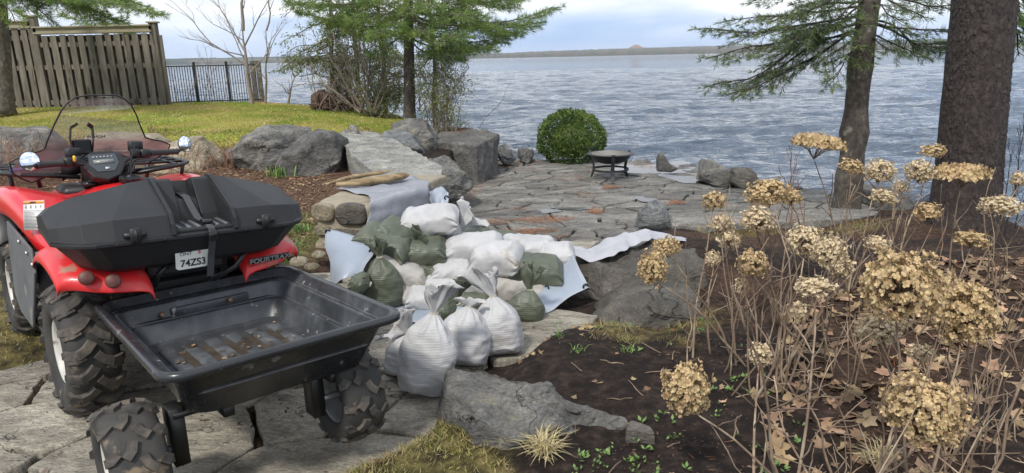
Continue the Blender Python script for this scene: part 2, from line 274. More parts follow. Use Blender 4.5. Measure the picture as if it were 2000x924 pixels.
SHX = [-60, -8, -3, -1.5, .2, 1.3, 2.0, 2.9, 3.5, 4.3, 5.1, 5.35, 7, 60]
SHY = [19, 16.5, 15.3, 14.0, 13.0, 13.1, 12.4, 11.2, 10.4, 9.45, 8.7, 6.9, 5.6, -30]
WATER_Z = -.47; PATIO_Z = -.35
def ph(x, y): return -.06 * sst(-1.5, -.75, x) - .04 * sst(3.6, 4.4, y)
CTRL = np.array([(-8, 1, 0), (-8, 4, .08), (-8, 8, .3), (-3.3, 4.2, .03), (-4, 7, .06), (-2.5, 6.5, .03), (-3.5, 9, .12), (-2, 8.5, .1), (-1.5, 7, .0), (-1.5, 10, .15), (-1.2, 12.6, .0), (-1.7, 5.0, 0), (-2.3, 5, 0),
 (-2, 2, 0), (0, 1, 0), (0, 2.4, 0), (-.5, 3.5, 0), (.0, 4.2, -.04), (.5, 3.4, .03), (1, 3.2, .04),  (.9, 4.9, .0), (.6, 4.5, -.1), (.5, 4.0, -.09), (.9, 4.0, -.06), (1.2, 4.3, -.05), (1.5, 5.2, .06), (1.6, 5.8, -.05), (.9, 5.4, -.05), (1.9, 6.75, -.47), (2.5, 6.85, -.48), (3.3, 6.95, -.47), (2.5, 5.5, .0), (3.2, 6.3, -.22),
 (2.2, 3.5, .08), (3.6, 4.5, .05), (2, 2, .04), (4.2, 5.6, -.12), (4.2, 6.6, -.27), (4.7, 6.9, -.27), (4.2, 8.0, -.34), (5.2, 6.4, -.36), (5.0, 4, .0), (7, 3.5, -.1), (1, 1, 0), (4, 1, 0), (8, 1, 0), (3.1, 3.0, .08)])
def hgt(x, y):
    x = np.asarray(x, float); y = np.asarray(y, float); w = 0; z = 0
    for cx, cy, cz in CTRL:
        k = 1 / ((x - cx) ** 2 + (y - cy) ** 2 + .04) ** 1.7; w = w + k; z = z + k * cz
    z = z / w
    lw = sdpoly(x, y, LAWN); lz = .50 + .22 * sst(-2, -6, x) * sst(10, 14, y) - .12 * sst(-3.4, -1.4, x)
    t = sst(.35, -.35, lw); z = z * (1 - t) + lz * t
    pd = sdpoly(x, y, PATH); t = sst(.3, .08, pd); z = z * (1 - t) + (ph(x, y) - .034) * t
    pa = sdpoly(x, y, PATIO); t = sst(.12, -.08, pa) ; z = z * (1 - t) + (PATIO_Z - .030) * t
    z = np.where((y > 8.3) & (x > -.9), np.minimum(z, -.415), z)
    sh = np.interp(x, SHX, SHY); z = z - 1.3 * sst(-.05, 1.2, y - sh)
    return z
def hz(x, y): return float(hgt(np.array([x]), np.array([y]))[0])
def vnoise(x, y, f, seed=0): return np.array([noise.noise(Vector((a * f + seed, b * f - seed, seed * .37))) for a, b in zip(x.ravel(), y.ravel())]).reshape(x.shape)
def terrain():
    xs = np.concatenate([np.linspace(-30, -7, 36)[:-1], np.arange(-7, 7, .05), np.linspace(7, 16, 14)]); ys = np.concatenate([np.linspace(-4, .8, 12)[:-1], np.arange(.8, 15.6, .05), np.linspace(15.6, 21, 12)])
    X, Y = np.meshgrid(xs, ys); Z = hgt(X, Y); n1 = vnoise(X, Y, 1.3, 3); n2 = vnoise(X, Y, 6, 5)
    pa = sdpoly(X, Y, PATIO); pp = sdpoly(X, Y, PATH); lw = sdpoly(X, Y, LAWN)
    soft = sst(-.05, .3, pa) * sst(.05, .4, pp)
    Z = Z + n1 * .025 * soft + n2 * .014 * soft * sst(-.2, .3, lw)
    ny, nx = X.shape; V = np.stack([X, Y, Z], 2).reshape(-1, 3); i = np.arange(ny - 1)[:, None] * nx + np.arange(nx - 1)[None]
    F = np.stack([i, i + 1, i + nx + 1, i + nx], 2).reshape(-1, 4)
    o = npmesh('ground', V, F, M['ground'], smooth=True); tag(o, kind='structure')
    gx = lw + n1 * .25 + n2 * .12
    grass = sst(.12, -.12, gx)
    # foreground turf left of the front rock and left of the path
    fg = sdpoly(X, Y, [(-1.75, .5), (-1.65, 1.85), (-1.35, 2.22), (-1.02, 2.42), (-.62, 2.72), (-.3, 2.75), (-.15, 2.5), (.0, 2.2), (.1, 1.6), (.0, .5)]) + n1 * .2 + n2 * .12
    fl = sdpoly(X, Y, [(-9, 1.5), (-4, 2.6), (-2.6, 3.2), (-2.3, 3.5), (-2.6, 4.4), (-3.5, 5.2), (-9, 6)]) + n1 * .3
    fr = sdpoly(X, Y, [(.35, 3.35), (.9, 3.3), (1.25, 3.9), (1.0, 4.0), (.4, 3.8)]) + n1 * .3 + n2 * .15
    fk = sdpoly(X, Y, [(1.9, 5.9), (3.2, 6.3), (4.2, 7.3), (2.5, 7.3), (1.7, 6.7)]) + n1 * .3
    g2 = np.maximum.reduce([sst(.1, -.12, fg), sst(.1, -.12, fl), sst(.1, -.1, fr) * .7, sst(.1, -.1, fk) * .5, sst(.05, -.15, pp) * .3, sst(.15, -.1, sdpoly(X, Y, [(-2.1, 5.0), (-1.65, 5.0), (-1.7, 6.6), (-2.3, 6.9)]) + n2 * .2) * .8])
    litter = np.clip(sst(-1.3, -1.6, X) * sst(4.6, 5.2, Y) + .55 * sst(1.0, 1.6, X) * sst(.4, -.2, n1), 0, 1)
    at = o.data.color_attributes.new('mask', 'FLOAT_COLOR', 'POINT'); c = np.stack([grass, g2, litter, np.ones_like(X)], 2).astype(np.float32).ravel(); at.data.foreach_set('color', c)
    return o
def ground_material():
    mt = bpy.data.materials.new('ground'); mt.use_nodes = True; t = mt.node_tree; p = t.nodes['Principled BSDF']; nn = t.nodes.new; L = t.links.new
    co = nn('ShaderNodeTexCoord'); at = nn('ShaderNodeAttribute'); at.attribute_name = 'mask'; sp = nn('ShaderNodeSeparateColor'); L(at.outputs['Color'], sp.inputs[0])
    def tex(s, d, r=.6, v=None):
        n = nn('ShaderNodeTexNoise'); n.inputs['Scale'].default_value = s; n.inputs['Detail'].default_value = d; n.inputs['Roughness'].default_value = r; L(v or co.outputs['Object'], n.inputs['Vector']); return n
    def rm(src, pts): c = ramp(t, pts); L(src, c.inputs[0]); return c.outputs[0]
    def mix(f, a, b):
        x = nn('ShaderNodeMixRGB'); L(f, x.inputs[0]); L(a, x.inputs[1]); L(b, x.inputs[2]); return x.outputs[0]
    soil = rm(tex(14, 9, .72).outputs[0], [(.3, (.008, .006, .0055)), (.5, (.024, .017, .014)), (.62, (.055, .038, .031)), (.75, (.13, .095, .075))])
    lit = rm(tex(26, 7, .7).outputs[0], [(.3, (.02, .013, .010)), (.46, (.075, .042, .028)), (.6, (.16, .095, .06)), (.75, (.30, .20, .13))])
    turf = rm(tex(7, 9, .70).outputs[0], [(.36, (.028, .022, .014)), (.47, (.09, .075, .03)), (.58, (.20, .165, .06)), (.72, (.32, .26, .13))])
    lawn1 = rm(tex(1.6, 9, .62).outputs[0], [(.34, (.40, .31, .12)), (.5, (.33, .33, .07)), (.66, (.22, .28, .045))])
    sc = nn('ShaderNodeMixRGB'); sc.blend_type = 'MULTIPLY'; sc.inputs[0].default_value = 1; L(lawn1, sc.inputs[1]); L(rm(tex(42, 6, .7).outputs[0], [(.3, (.45, .45, .45)), (.7, (1.35, 1.35, 1.3))]), sc.inputs[2])
    c = mix(sp.outputs[2], soil, lit); c = mix(sp.outputs[1], c, turf); c = mix(sp.outputs[0], c, sc.outputs[0])
    L(c, p.inputs['Base Color']); p.inputs['Roughness'].default_value = .95; p.inputs['Specular IOR Level'].default_value = .2
    b = tex(38, 9, .75); u = nn('ShaderNodeBump'); u.inputs['Strength'].default_value = .9; u.inputs['Distance'].default_value = .03; L(b.outputs[0], u.inputs['Height']); L(u.outputs[0], p.inputs['Normal'])
    return mt
M['ground'] = ground_material()
terrain()
# ---------------------------------------------------------------- lake
def lake():
    rr = [4.5]
    while rr[-1] < 110: rr.append(rr[-1] * 1.0075 + .003)
    nr = len(rr)
    while rr[-1] < 9000: rr.append(rr[-1] * 1.12)
    rr = np.array(rr); th = np.radians(np.linspace(-62, 62, 520)); Rr, T = np.meshgrid(rr, th, indexing='ij'); X = Rr * np.sin(T); Y = Rr * np.cos(T); Z = np.zeros_like(X)
    g = np.random.default_rng(3)
    wob = vnoise(X[::1, ::8], Y[::1, ::8], .22, 9); wob = np.array([np.interp(np.arange(X.shape[1]), np.arange(0, X.shape[1], 8), r_) for r_ in wob])
    wob2 = vnoise(X[::1, ::4], Y[::1, ::4], .6, 19); wob2 = np.array([np.interp(np.arange(X.shape[1]), np.arange(0, X.shape[1], 4), r_) for r_ in wob2])
    for k in range(20):
        lam = .34 * 1.155 ** k; a = g.normal(0, .42) + .10; ph = g.uniform(0, 6.28); kk = 2 * math.pi / lam
        s = np.sin(kk * (X * math.sin(a) + Y * math.cos(a)) + ph + wob * 3.6 + wob2 * 1.2 * (k % 3))
        amp = .0105 * lam ** .5 * np.clip(1.3 - Rr / (70 * lam), 0, 1); Z += amp * (1.5 * np.exp(s - 1) * 1.4 - .75)
    Z *= 1.45 * (.9 + .45 * wob); Z[Rr > 105] = 0
    sh_ = Y - np.interp(X, SHX, SHY); Z = Z * sst(-.6, 2.5, sh_) - .35 * sst(-.05, -.9, sh_)
    V = np.stack([X, Y, Z + WATER_Z], 2).reshape(-1, 3); nx = X.shape[1]; i = np.arange(len(rr) - 1)[:, None] * nx + np.arange(nx - 1)[None]
    F = np.stack([i, i + 1, i + nx + 1, i + nx], 2).reshape(-1, 4)[:, ::-1]
    tag(npmesh('lake_water', V, F, M['lake'], smooth=True), kind='structure')
lake()
# ---------------------------------------------------------------- far shore
M['shore_l'] = mat('far_wood', [(.075, .072, .07), (.14, .13, .125), (.10, .11, .095), (.20, .19, .18)], scale=.02, detail=9, rough=1, bump=0, stretch=(1, 1, .15))
M['shore_d'] = mat('far_pines', [(.035, .05, .05), (.06, .08, .07), (.10, .11, .09)], scale=.02, detail=8, rough=1, bump=0, stretch=(1, 1, .2))
M['hillside'] = mat('bare_hill', [(.20, .13, .11), (.26, .19, .16)], scale=.01, rough=1, bump=0)
def shore(name, pts, base_dep, mat_, seed, jag=3.0, step=6):
    """pts: (x, y, height) along a far shoreline, interpolated; a wooded ridge with a ragged top and real depth"""
    P = []; g = np.random.default_rng(seed)
    for a, b in zip(pts[:-1], pts[1:]):
        n = max(2, int(math.hypot(b[0] - a[0], b[1] - a[1]) / step))
        for i in range(n): t = i / n; P.append([a[k] + (b[k] - a[k]) * t for k in range(3)])
    mb = MB(); rows = []
    for (x, y, h) in P:
        j = g.uniform(0, jag) * (1 + (g.random() > .85) * .8)
        rows.append([(x, y, WATER_Z - 1), (x + g.uniform(-2, 2), y + 2, WATER_Z + 1 + h * .45 + j * .3), (x, y + 12, WATER_Z + h * .78 + j), (x + g.uniform(-3, 3), y + base_dep, WATER_Z + h + g.uniform(0, jag) * 1.2), (x, y + base_dep * 2, -1)])
    mb.grid(rows); return tag(mb.build(name, mat_), kind='structure')
shore('wooded_shore', [(-1500, 3300, 24), (-600, 3250, 20), (-60, 3150, 20), (0, 3150, 22), (160, 3150, 26), (560, 3050, 30), (1000, 3000, 32), (1500, 3050, 26), (1900, 3100, 20), (3500, 3300, 25)], 260, M['shore_l'], 1)
shore('pine_ridge', [(-2500, 4600, 42), (-700, 4500, 34), (-90, 4400, 24), (400, 4300, 27), (900, 4300, 31), (1900, 4200, 48), (2600, 4200, 56), (5000, 4600, 60)], 500, M['shore_d'], 2, 5, 9)
def hill():
    mb = MB(); hc = PY(1242, 99, 4200); c = (hc.x, 4200); hz0 = hc.z; hz1 = PY(1242, 87, 4200).z; rs = []
    for k in range(10):
        t = k / 9; r_ = 92 * (1 - t) ** .8 + 3; rs.append([(c[0] + r_ * math.cos(a) * (1 + .06 * noise.noise(Vector((math.cos(a) * 2, t * 3, 1)))), c[1] + r_ * math.sin(a), hz0 - 30 + (hz1 - hz0 + 30) * t ** .8) for a in [2 * math.pi * i / 24 for i in range(24)]])
    mb.rings(rs); tag(mb.build('distant_hill', M['hillside']), kind='structure')
hill()
# ---------------------------------------------------------------- flagstones: irregular slabs from clipped Voronoi cells
def clip(poly, nx, ny, d):
    o = []
    for i in range(len(poly)):
        a = poly[i]; b = poly[(i + 1) % len(poly)]; da = a[0] * nx + a[1] * ny - d; db = b[0] * nx + b[1] * ny - d
        if da <= 0: o.append(a)
        if (da < 0) != (db < 0): t = da / (da - db); o.append((a[0] + (b[0] - a[0]) * t, a[1] + (b[1] - a[1]) * t))
    return o
def slabs(name, region, size, zf, seed, gap=.02, stretch=(1.5, 1), rot=.35, thick=.05, jit=.9, mat_=None, lvl=.012, keep=-.03):
    g = np.random.default_rng(seed); P = np.array(region); x0, y0 = P.min(0) - .5; x1, y1 = P.max(0) + .5; c_, s_ = math.cos(rot), math.sin(rot)
    pts = []; sx_, sy_ = size * stretch[0], size * stretch[1]; ext = max(x1 - x0, y1 - y0); cx0, cy0 = (x0 + x1) / 2, (y0 + y1) / 2
    n = int(ext / sx_ * .8) + 3; m_ = int(ext / sy_ * .8) + 3
    for i in range(-n, n):
        for j in range(-m_, m_):
            if g.random() < .16: continue
            u = (i + (j % 2) * .5 + g.uniform(-.5, .5) * jit) * sx_; v = (j + g.uniform(-.5, .5) * jit) * sy_
            pts.append((cx0 + u * c_ - v * s_, cy0 + u * s_ + v * c_))
            if g.random() < .18: pts.append((pts[-1][0] + g.uniform(-.3, .3) * size, pts[-1][1] + g.uniform(-.3, .3) * size))
    pts = np.array(pts); mb = MB(); sdv = sdpoly(pts[:, 0], pts[:, 1], region)
    W2 = np.array([[1 / stretch[0], 0], [0, 1 / stretch[1]]]) @ np.array([[c_, s_], [-s_, c_]]); Q = (W2 @ pts.T).T
    for k in np.where(sdv < keep)[0]:
        q = Q[k]; poly = [(-3 * size + q[0], -3 * size + q[1]), (3 * size + q[0], -3 * size + q[1]), (3 * size + q[0], 3 * size + q[1]), (-3 * size + q[0], 3 * size + q[1])]
        dd = np.linalg.norm(Q - q, axis=1)
        for l in np.argsort(dd)[1:18]:
            dv = Q[l] - q; ln = np.linalg.norm(dv)
            if ln < 1e-6: continue
            nx_, ny_ = dv / ln; poly = clip(poly, nx_, ny_, nx_ * q[0] + ny_ * q[1] + ln / 2 - gap * g.uniform(.3, 1.5))
            if len(poly) < 3: break
        if len(poly) < 3: continue
        inv = np.linalg.inv(W2); wp = [inv @ np.array(p_) for p_ in poly]; cen = np.mean(wp, 0)
        # ragged outline: subdivide edges and move the new points
        out_ = []; L_ = len(wp)
        for i in range(L_):
            a = wp[i]; b = wp[(i + 1) % L_]; e = b - a; ln = np.linalg.norm(e)
            if ln < .03: out_.append(a + (cen - a) * .04); continue
            ns = max(1, int(ln / .06)); nrm = np.array([-e[1], e[0]]) / ln
            for j in range(ns):
                t = j / ns; w_ = 0 if j == 0 else 1; pnt = a + e * t; nn_ = noise.noise(Vector((pnt[0] * 7, pnt[1] * 7, seed))) * .022 + noise.noise(Vector((pnt[0] * 23, pnt[1] * 23, seed))) * .012
                out_.append(pnt + nrm * (nn_ * w_) + (cen - pnt) * (.018 if j == 0 else .0))
        dz = g.uniform(-lvl, lvl); tx, ty = g.uniform(-.012, .012, 2)
        def zz(p_): return zf(p_[0], p_[1]) + dz + (p_[0] - cen[0]) * tx + (p_[1] - cen[1]) * ty
        rs = []
        for sc_, dzz in ((1.0, -thick), (1.0, -.012), (.985, -.003), (.95, 0)):
            rs.append([(cen[0] + (p_[0] - cen[0]) * sc_, cen[1] + (p_[1] - cen[1]) * sc_, zz(p_) + dzz) for p_ in out_])
        mb.rings(rs, capa=False)
    o = mb.build(name, mat_ or M['flag'], smooth=False); return tag(o, kind='structure')
M['flag'] = rockmat('flagstone', (.18, .165, .135), (.34, .312, .26), (.50, .47, .40), (.40, .37, .30), (1.2, 2.4, 1), 1.6, (0, 0, .3), cw=.008, bump=.9, island=.25)
M['flag_grey'] = rockmat('patio_flagstone', (.10, .10, .097), (.185, .18, .17), (.28, .27, .255), (.30, .28, .22), (1.0, 2.0, 1), 2.2, (0, 0, .2), cw=.02, bump=1, island=.28)
slabs('patio', PATIO, .28, lambda x, y: PATIO_Z + .004 * math.sin(x * 3) , 11, gap=.010, rot=.15, stretch=(1.55, 1), mat_=M['flag_grey'], thick=.09)
slabs('path', PATH, .35, lambda x, y: float(ph(x, y)), 29, gap=.008, keep=.14, rot=.6, stretch=(1.5, 1), thick=.06)
def puddle(name, cpx, z, w, h, seed):
    c = PZ(*cpx, z); mb = MB(); pts = []
    for i in range(40):
        a = 2 * math.pi * i / 40; r_ = 1 + .45 * noise.noise(Vector((math.cos(a) * 1.3 + seed, math.sin(a) * 1.3, seed))) + .2 * noise.noise(Vector((math.cos(a) * 4 + seed, math.sin(a) * 4, seed)))
        pts.append((c.x + w * r_ * math.cos(a), c.y + h * r_ * math.sin(a), z))
    mb.add(pts, [tuple(range(40))]); tag(mb.build(name, M['puddle']), kind='structure')
puddle('puddle', (1120, 402), PATIO_Z + .005, .30, .22, 3); puddle('puddle', (1262, 388), PATIO_Z + .005, .15, .22, 8); puddle('puddle', (1075, 412), PATIO_Z + .004, .16, .10, 12)
puddle('puddle', (1330, 335), PATIO_Z + .010, .5, .9, 5); puddle('puddle', (1255, 330), PATIO_Z + .009, .45, .5, 15)
# ================================================================ rocks
def resample(pts, n):
    P = [Vector(p) for p in pts]; L_ = [0]
    for i in range(len(P)): L_.append(L_[-1] + (P[(i + 1) % len(P)] - P[i]).length)
    out_ = []; j = 0
    for k in range(n):
        d = L_[-1] * k / n
        while L_[j + 1] < d: j += 1
        t = (d - L_[j]) / max(1e-9, L_[j + 1] - L_[j]); out_.append(P[j].lerp(P[(j + 1) % len(P)], t))
    return out_
def rough(mb, amp, fr, seed, keep=None, facet=.5, sy=1.0):
    o = []; sv = Vector((seed * 3.1, seed * 1.7, seed))
    for v in mb.v:
        v = Vector(v); q = v * fr + sv
        n = noise.noise_vector(q) * .6 + noise.noise_vector(q * 2.3) * .3 + noise.noise_vector(q * 5.5) * .12
        if facet:
            cc = noise.cell_vector(q * 1.1) - Vector((.5, .5, .5)); d1 = noise.voronoi(q * .9)[0]; n += Vector((0, 0, 1)) * (d1[1] - d1[0] - .3) * facet * .5 + noise.noise_vector(Vector((round(q.x * 1.5), round(q.y * 1.5), round(q.z * 1.5)))) * facet * .25
        o.append(v + n * amp)
    mb.v = [tuple(v) for v in o]
PROF = [(-1, .0), (-1, .3), (-.99, .55), (-.95, .75), (-.86, .88), (-.66, .95), (-.4, .99), (-.1, 1), (.25, .98), (.55, .93), (.8, .82), (.93, .62), (.98, .35), (1, 0)]
TX = {}
for nm_, ty, sc_ in (('rock_lumps', 'CLOUDS', .22), ('rock_grain', 'CLOUDS', .05)):
    TX[nm_] = bpy.data.textures.new(nm_, ty); TX[nm_].noise_scale = sc_
    TX[nm_].noise_depth = 4
TX['rock_ridges'] = bpy.data.textures.new('rock_ridges', 'MUSGRAVE'); TX['rock_ridges'].musgrave_type = 'RIDGED_MULTIFRACTAL'; TX['rock_ridges'].noise_scale = .45; TX['rock_ridges'].octaves = 5
def disp(o, lvl, a, b, c):
    b *= 1.7; c *= 1.6
    for q in o.modifiers:
        if q.type == 'SUBSURF': q.levels = q.render_levels = lvl; q.subdivision_type = 'SIMPLE' if lvl > 2 else 'CATMULL_CLARK'
    for nm_, st in (('rock_lumps', a), ('rock_ridges', b), ('rock_grain', c)):
        if st: q = o.modifiers.new(nm_, 'DISPLACE'); q.texture = TX[nm_]; q.strength = st; q.mid_level = .5 if nm_ != 'rock_ridges' else .7; q.texture_coords = 'GLOBAL'
    return o
def cuts(mb, seed, k=9, lo=.62, hi=.86):
    g = random.Random(seed * 7 + 1); V = [Vector(v) for v in mb.v]; c = sum(V, Vector()) / len(V)
    for _ in range(k):
        n_ = Vector((g.uniform(-1, 1), g.uniform(-1, .5), g.uniform(-.3, 1))).normalized(); sup = max((v - c).dot(n_) for v in V); d = sup * g.uniform(lo, hi)
        V = [v - n_ * ((v - c).dot(n_) - d) * .9 if (v - c).dot(n_) > d else v for v in V]
    mb.v = [tuple(v) for v in V]
def orock(label, pts, Y, depth, m_, seed=1, amp=.05, fr=2.2, n=64, prof=None, lean=0.0, name='boulder', flat=1.0, cat='rock', group=None, facet=.5, ncut=9, lo=.68):
    """boulder from its outline as seen from the front; pts are picture pixels at distance Y; real thickness depth"""
    P = resample([PY(a, b, Y) for a, b in pts], n); c = sum(P, Vector()) / n; mb = MB(); rs = []
    for d, s_ in (prof or PROF):
        s2 = max(s_, .001) ** flat
        rs.append([Vector((c.x + (p.x - c.x) * s2, Y + d * depth / 2 + (p.z - c.z) * lean, c.z + (p.z - c.z) * s2)) for p in P])
    mb.rings(rs[1:-1]); cuts(mb, seed, ncut, lo); rough(mb, amp, fr, seed, facet=facet); rough(mb, amp * .35, fr * 3.4, seed + 5, facet=0)
    base = Vector((c.x, Y, min(p.z for p in P))); mb.v = [tuple(Vector(v) - base) for v in mb.v]
    o = mb.build(name, m_, loc=base, sub=1); disp(o, 2, amp * .9, amp * .45, amp * .28); return tag(o, label, cat, group)
def prock(label, top, zb, m_, seed=1, amp=.04, fr=2.5, grow=1.1, n=72, name='boulder', cat='rock', dome=.0, strata=0, group=None, layers=8, facet=.5):
    """flat-topped rock: top = list of 3-D points; sides go down to zb"""
    P = resample(top, n); c = sum(P, Vector()) / n; mb = MB(); rs = []
    for k in range(layers + 1):
        t = 1 - k / layers; g = 1 + (grow - 1) * t
        if strata: g += strata * math.sin(k * 2.4 + 1)
        rs.append([Vector((c.x + (p.x - c.x) * g, c.y + (p.y - c.y) * g, zb + (p.z - zb) * (1 - t))) for p in P])
    for s_ in (.97, .9, .78, .62, .45, .28, .12): rs.append([Vector((c.x + (p.x - c.x) * s_, c.y + (p.y - c.y) * s_, p.z * s_ + c.z * (1 - s_) + dome * (1 - s_ * s_) + .004)) for p in P])
    mb.rings(rs); rough(mb, amp, fr, seed, facet=facet); rough(mb, amp * .3, fr * 3.5, seed + 5, facet=0); base = Vector((c.x, c.y, zb)); mb.v = [tuple(Vector(v) - base) for v in mb.v]
    return tag(disp(mb.build(name, m_, loc=base, sub=1), 2, amp * 1.0, amp * .5, amp * .3), label, cat, group)
# boulder row in front of the lawn
orock('pale flat-topped boulder in the row, just right of the windshield mirror', [(300, 330), (325, 275), (345, 268), (400, 268), (425, 290), (440, 312), (440, 345), (300, 350)], 9.6, 1.2, M['rock_tan'], 3, .05)
orock('low pale boulder seen through the windshield of the red quad', [(150, 300), (165, 262), (220, 255), (300, 262), (330, 290), (330, 340), (150, 340)], 9.5, 1.0, M['rock_tan'], 5, .05)
orock('grey boulder at the left edge behind the rusty bare shrubs', [(-60, 330), (-50, 262), (0, 248), (60, 250), (110, 268), (140, 300), (140, 345), (-60, 345)], 9.3, 1.0, M['rock'], 7, .05)
orock('long grey boulder with slanting grain in the row under the lawn', [(443, 290), (450, 266), (480, 254), (540, 248), (606, 249), (612, 262), (596, 285), (570, 322), (520, 330), (470, 330), (448, 312)], 9.55, 1.3, M['rock'], 11, .06, facet=.8)
orock('dark cracked boulder at the right end of the row, beside the pale stone wall', [(558, 312), (570, 290), (600, 262), (618, 254), (660, 256), (682, 272), (690, 310), (686, 345), (560, 345)], 9.1, 1.1, M['rock_dark'], 13, .05, facet=.8)
prock('thin flat stone lying on top of the long grey boulder', [PY(560, 247, 9.9), PY(606, 249, 9.7), PY(606, 249, 10.1), PY(565, 246, 10.2)], .55, M['rock_pale'], 2, .006, n=24, layers=2, name='flat_stone')
# retaining wall: mortared pillar and pale cap slabs leading away
def wallpart():
    t = thing('stone_wall', 'mortared stone wall with a pillar end, half covered by pale woven cloth', 'wall', (-1.2, 5.8, 0))
    off = Vector((1.2, -5.8, 0))
    tl, tr_, br = Vector((-1.63, 5.54, .40)), Vector((-1.13, 5.34, .40)), Vector((-.62, 6.9, .33)); bl = Vector((-1.42, 6.95, .33))
    mb = MB(); rs = []; P = resample([tl, tr_, br, bl], 60)
    for k in range(9):
        z = -.42 + (.36 + .42) * k / 8; rs.append([Vector((p.x, p.y, z)) + off for p in P])
    c = sum(P, Vector()) / 60; rs += [[Vector((c.x + (p.x - c.x) * s_, c.y + (p.y - c.y) * s_, .37)) + off for p in P] for s_ in (.96, .6, .2)]
    mb.rings(rs); rough(mb, .02, 5, 4); mb.build('mortar', M['mortar'], t, sub=1)
    g = random.Random(4)
    def stone(cx, cz, w_, h_, a, b, out_, m_):   # stone set in the face between wall corners a and b, position cx along, cz height
        e = (b - a); ln = e.length; e.normalize(); nrm = Vector((e.y, -e.x, 0)); c = a + e * cx * ln; c.z = cz
        mb = MB(); pts = []
        for i in range(20):
            an = 2 * math.pi * i / 20; x = math.copysign(abs(math.cos(an)) ** .6, math.cos(an)); z = math.copysign(abs(math.sin(an)) ** .6, math.sin(an)); pts.append((x * w_ / 2, z * h_ / 2))
        rs = [[c + e * x * s_ + Vector((0, 0, z * s_)) + nrm * d + off for x, z in pts] for d, s_ in ((-.08, 1), (.0, 1.0), (out_ * .6, .97), (out_, .86), (out_ * 1.1, .4))]
        mb.rings(rs); rough(mb, .022, 7, g.randint(1, 99)); return mb.build('wall_stone', m_, t, sub=1)
    A = Vector((tl.x, tl.y, 0)); B = Vector((tr_.x, tr_.y, 0)); Cc = Vector((br.x, br.y, 0))
    for cx, cz, w_, h_, m_ in ((.16, .30, .22, .15, 'rock_tan'), (.66, .30, .30, .18, 'rock_brown'), (.14, .14, .17, .09, 'rock_tan'), (.62, .07, .46, .20, 'rock_brown'), (.12, -.02, .17, .17, 'rock_tan'), (.55, -.15, .42, .15, 'rock'), (.15, -.2, .2, .12, 'rock_brown')):
        stone(cx, cz, w_, h_, A, B, .035, M[m_])
    for cx, cz, w_, h_ in ((.12, .28, .34, .17), (.36, .26, .36, .16), (.62, .25, .4, .18), (.86, .22, .3, .16), (.2, .05, .44, .2), (.55, .02, .4, .2), (.84, .0, .36, .22), (.2, -.2, .4, .18), (.6, -.22, .5, .18)):
        stone(cx, cz, w_, h_, B, Cc, .04, M['rock'])
    lst = Vector((-1.42, 6.95, 0))
    for cx, cz, w_, h_ in ((.2, .2, .34, .2), (.5, .22, .4, .2), (.82, .2, .4, .2)): stone(cx, cz, w_, h_, lst, A, .03, M['rock_brown'])
wallpart()
prock('long pale layered stone slab capping the wall beside the patio', [(-1.36, 6.95, .36), (-.72, 6.72, .33), (-.72, 7.4, .35), (-1.0, 8.1, .36), (-1.75, 10.2, .40), (-2.35, 11.0, .42), (-2.62, 10.9, .45), (-2.5, 10.0, .42), (-1.95, 8.4, .38)], -.2, M['rock_pale'], 5, .022, 3.2, 1.0, n=110, name='stone_slab', strata=.012, layers=8)
orock('small pointed white stone standing at the far end of the slab wall', [(683, 262), (682, 245), (690, 238), (700, 255), (704, 268)], 10.6, .25, M['rock_pale'], 4, .015, n=24, name='stone')
orock('tall grey upright boulder at the lawn corner behind the slab wall', [(765, 300), (762, 245), (780, 230), (812, 226), (835, 236), (850, 226), (858, 240), (862, 280), (850, 302), (835, 318), (800, 318)], 10.9, .9, M['rock'], 17, .06, facet=.9)
orock('flat-faced grey boulder leaning between the slab wall and the tall boulder', [(735, 262), (755, 254), (800, 258), (835, 285), (838, 312), (800, 318), (740, 300)], 10.3, .9, M['rock_blue'], 19, .05)
orock('rounded grey boulder at the patio edge below the slab wall', [(815, 312), (850, 305), (885, 310), (912, 345), (922, 362), (905, 380), (860, 390), (820, 370)], 8.7, 1.0, M['rock'], 23, .06)
prock('big dark square block of stone by the water with needles on its top', [PZ(850, 277, .22), PZ(930, 285, .24), PZ(974, 262, .3), PZ(905, 247, .3), PZ(860, 250, .3)], -.45, M['rock_dark'], 29, .032, 2.4, 1.05, n=80, name='stone_block', facet=.5)
orock('dark grey rock at the waterline beside the square block', [(968, 305), (972, 280), (990, 275), (1006, 288), (1008, 308), (990, 318)], 12.0, .6, M['rock_blue'], 31, .06, fr=3.5, n=48, lo=.5, ncut=14)
orock('small wet bluish rock at the waterline left of the round bush', [(1003, 310), (1006, 294), (1025, 289), (1046, 293), (1050, 308), (1035, 318)], 12.3, .5, M['rock_dark'], 33, .06, fr=3.5, n=48, lo=.5, ncut=14)
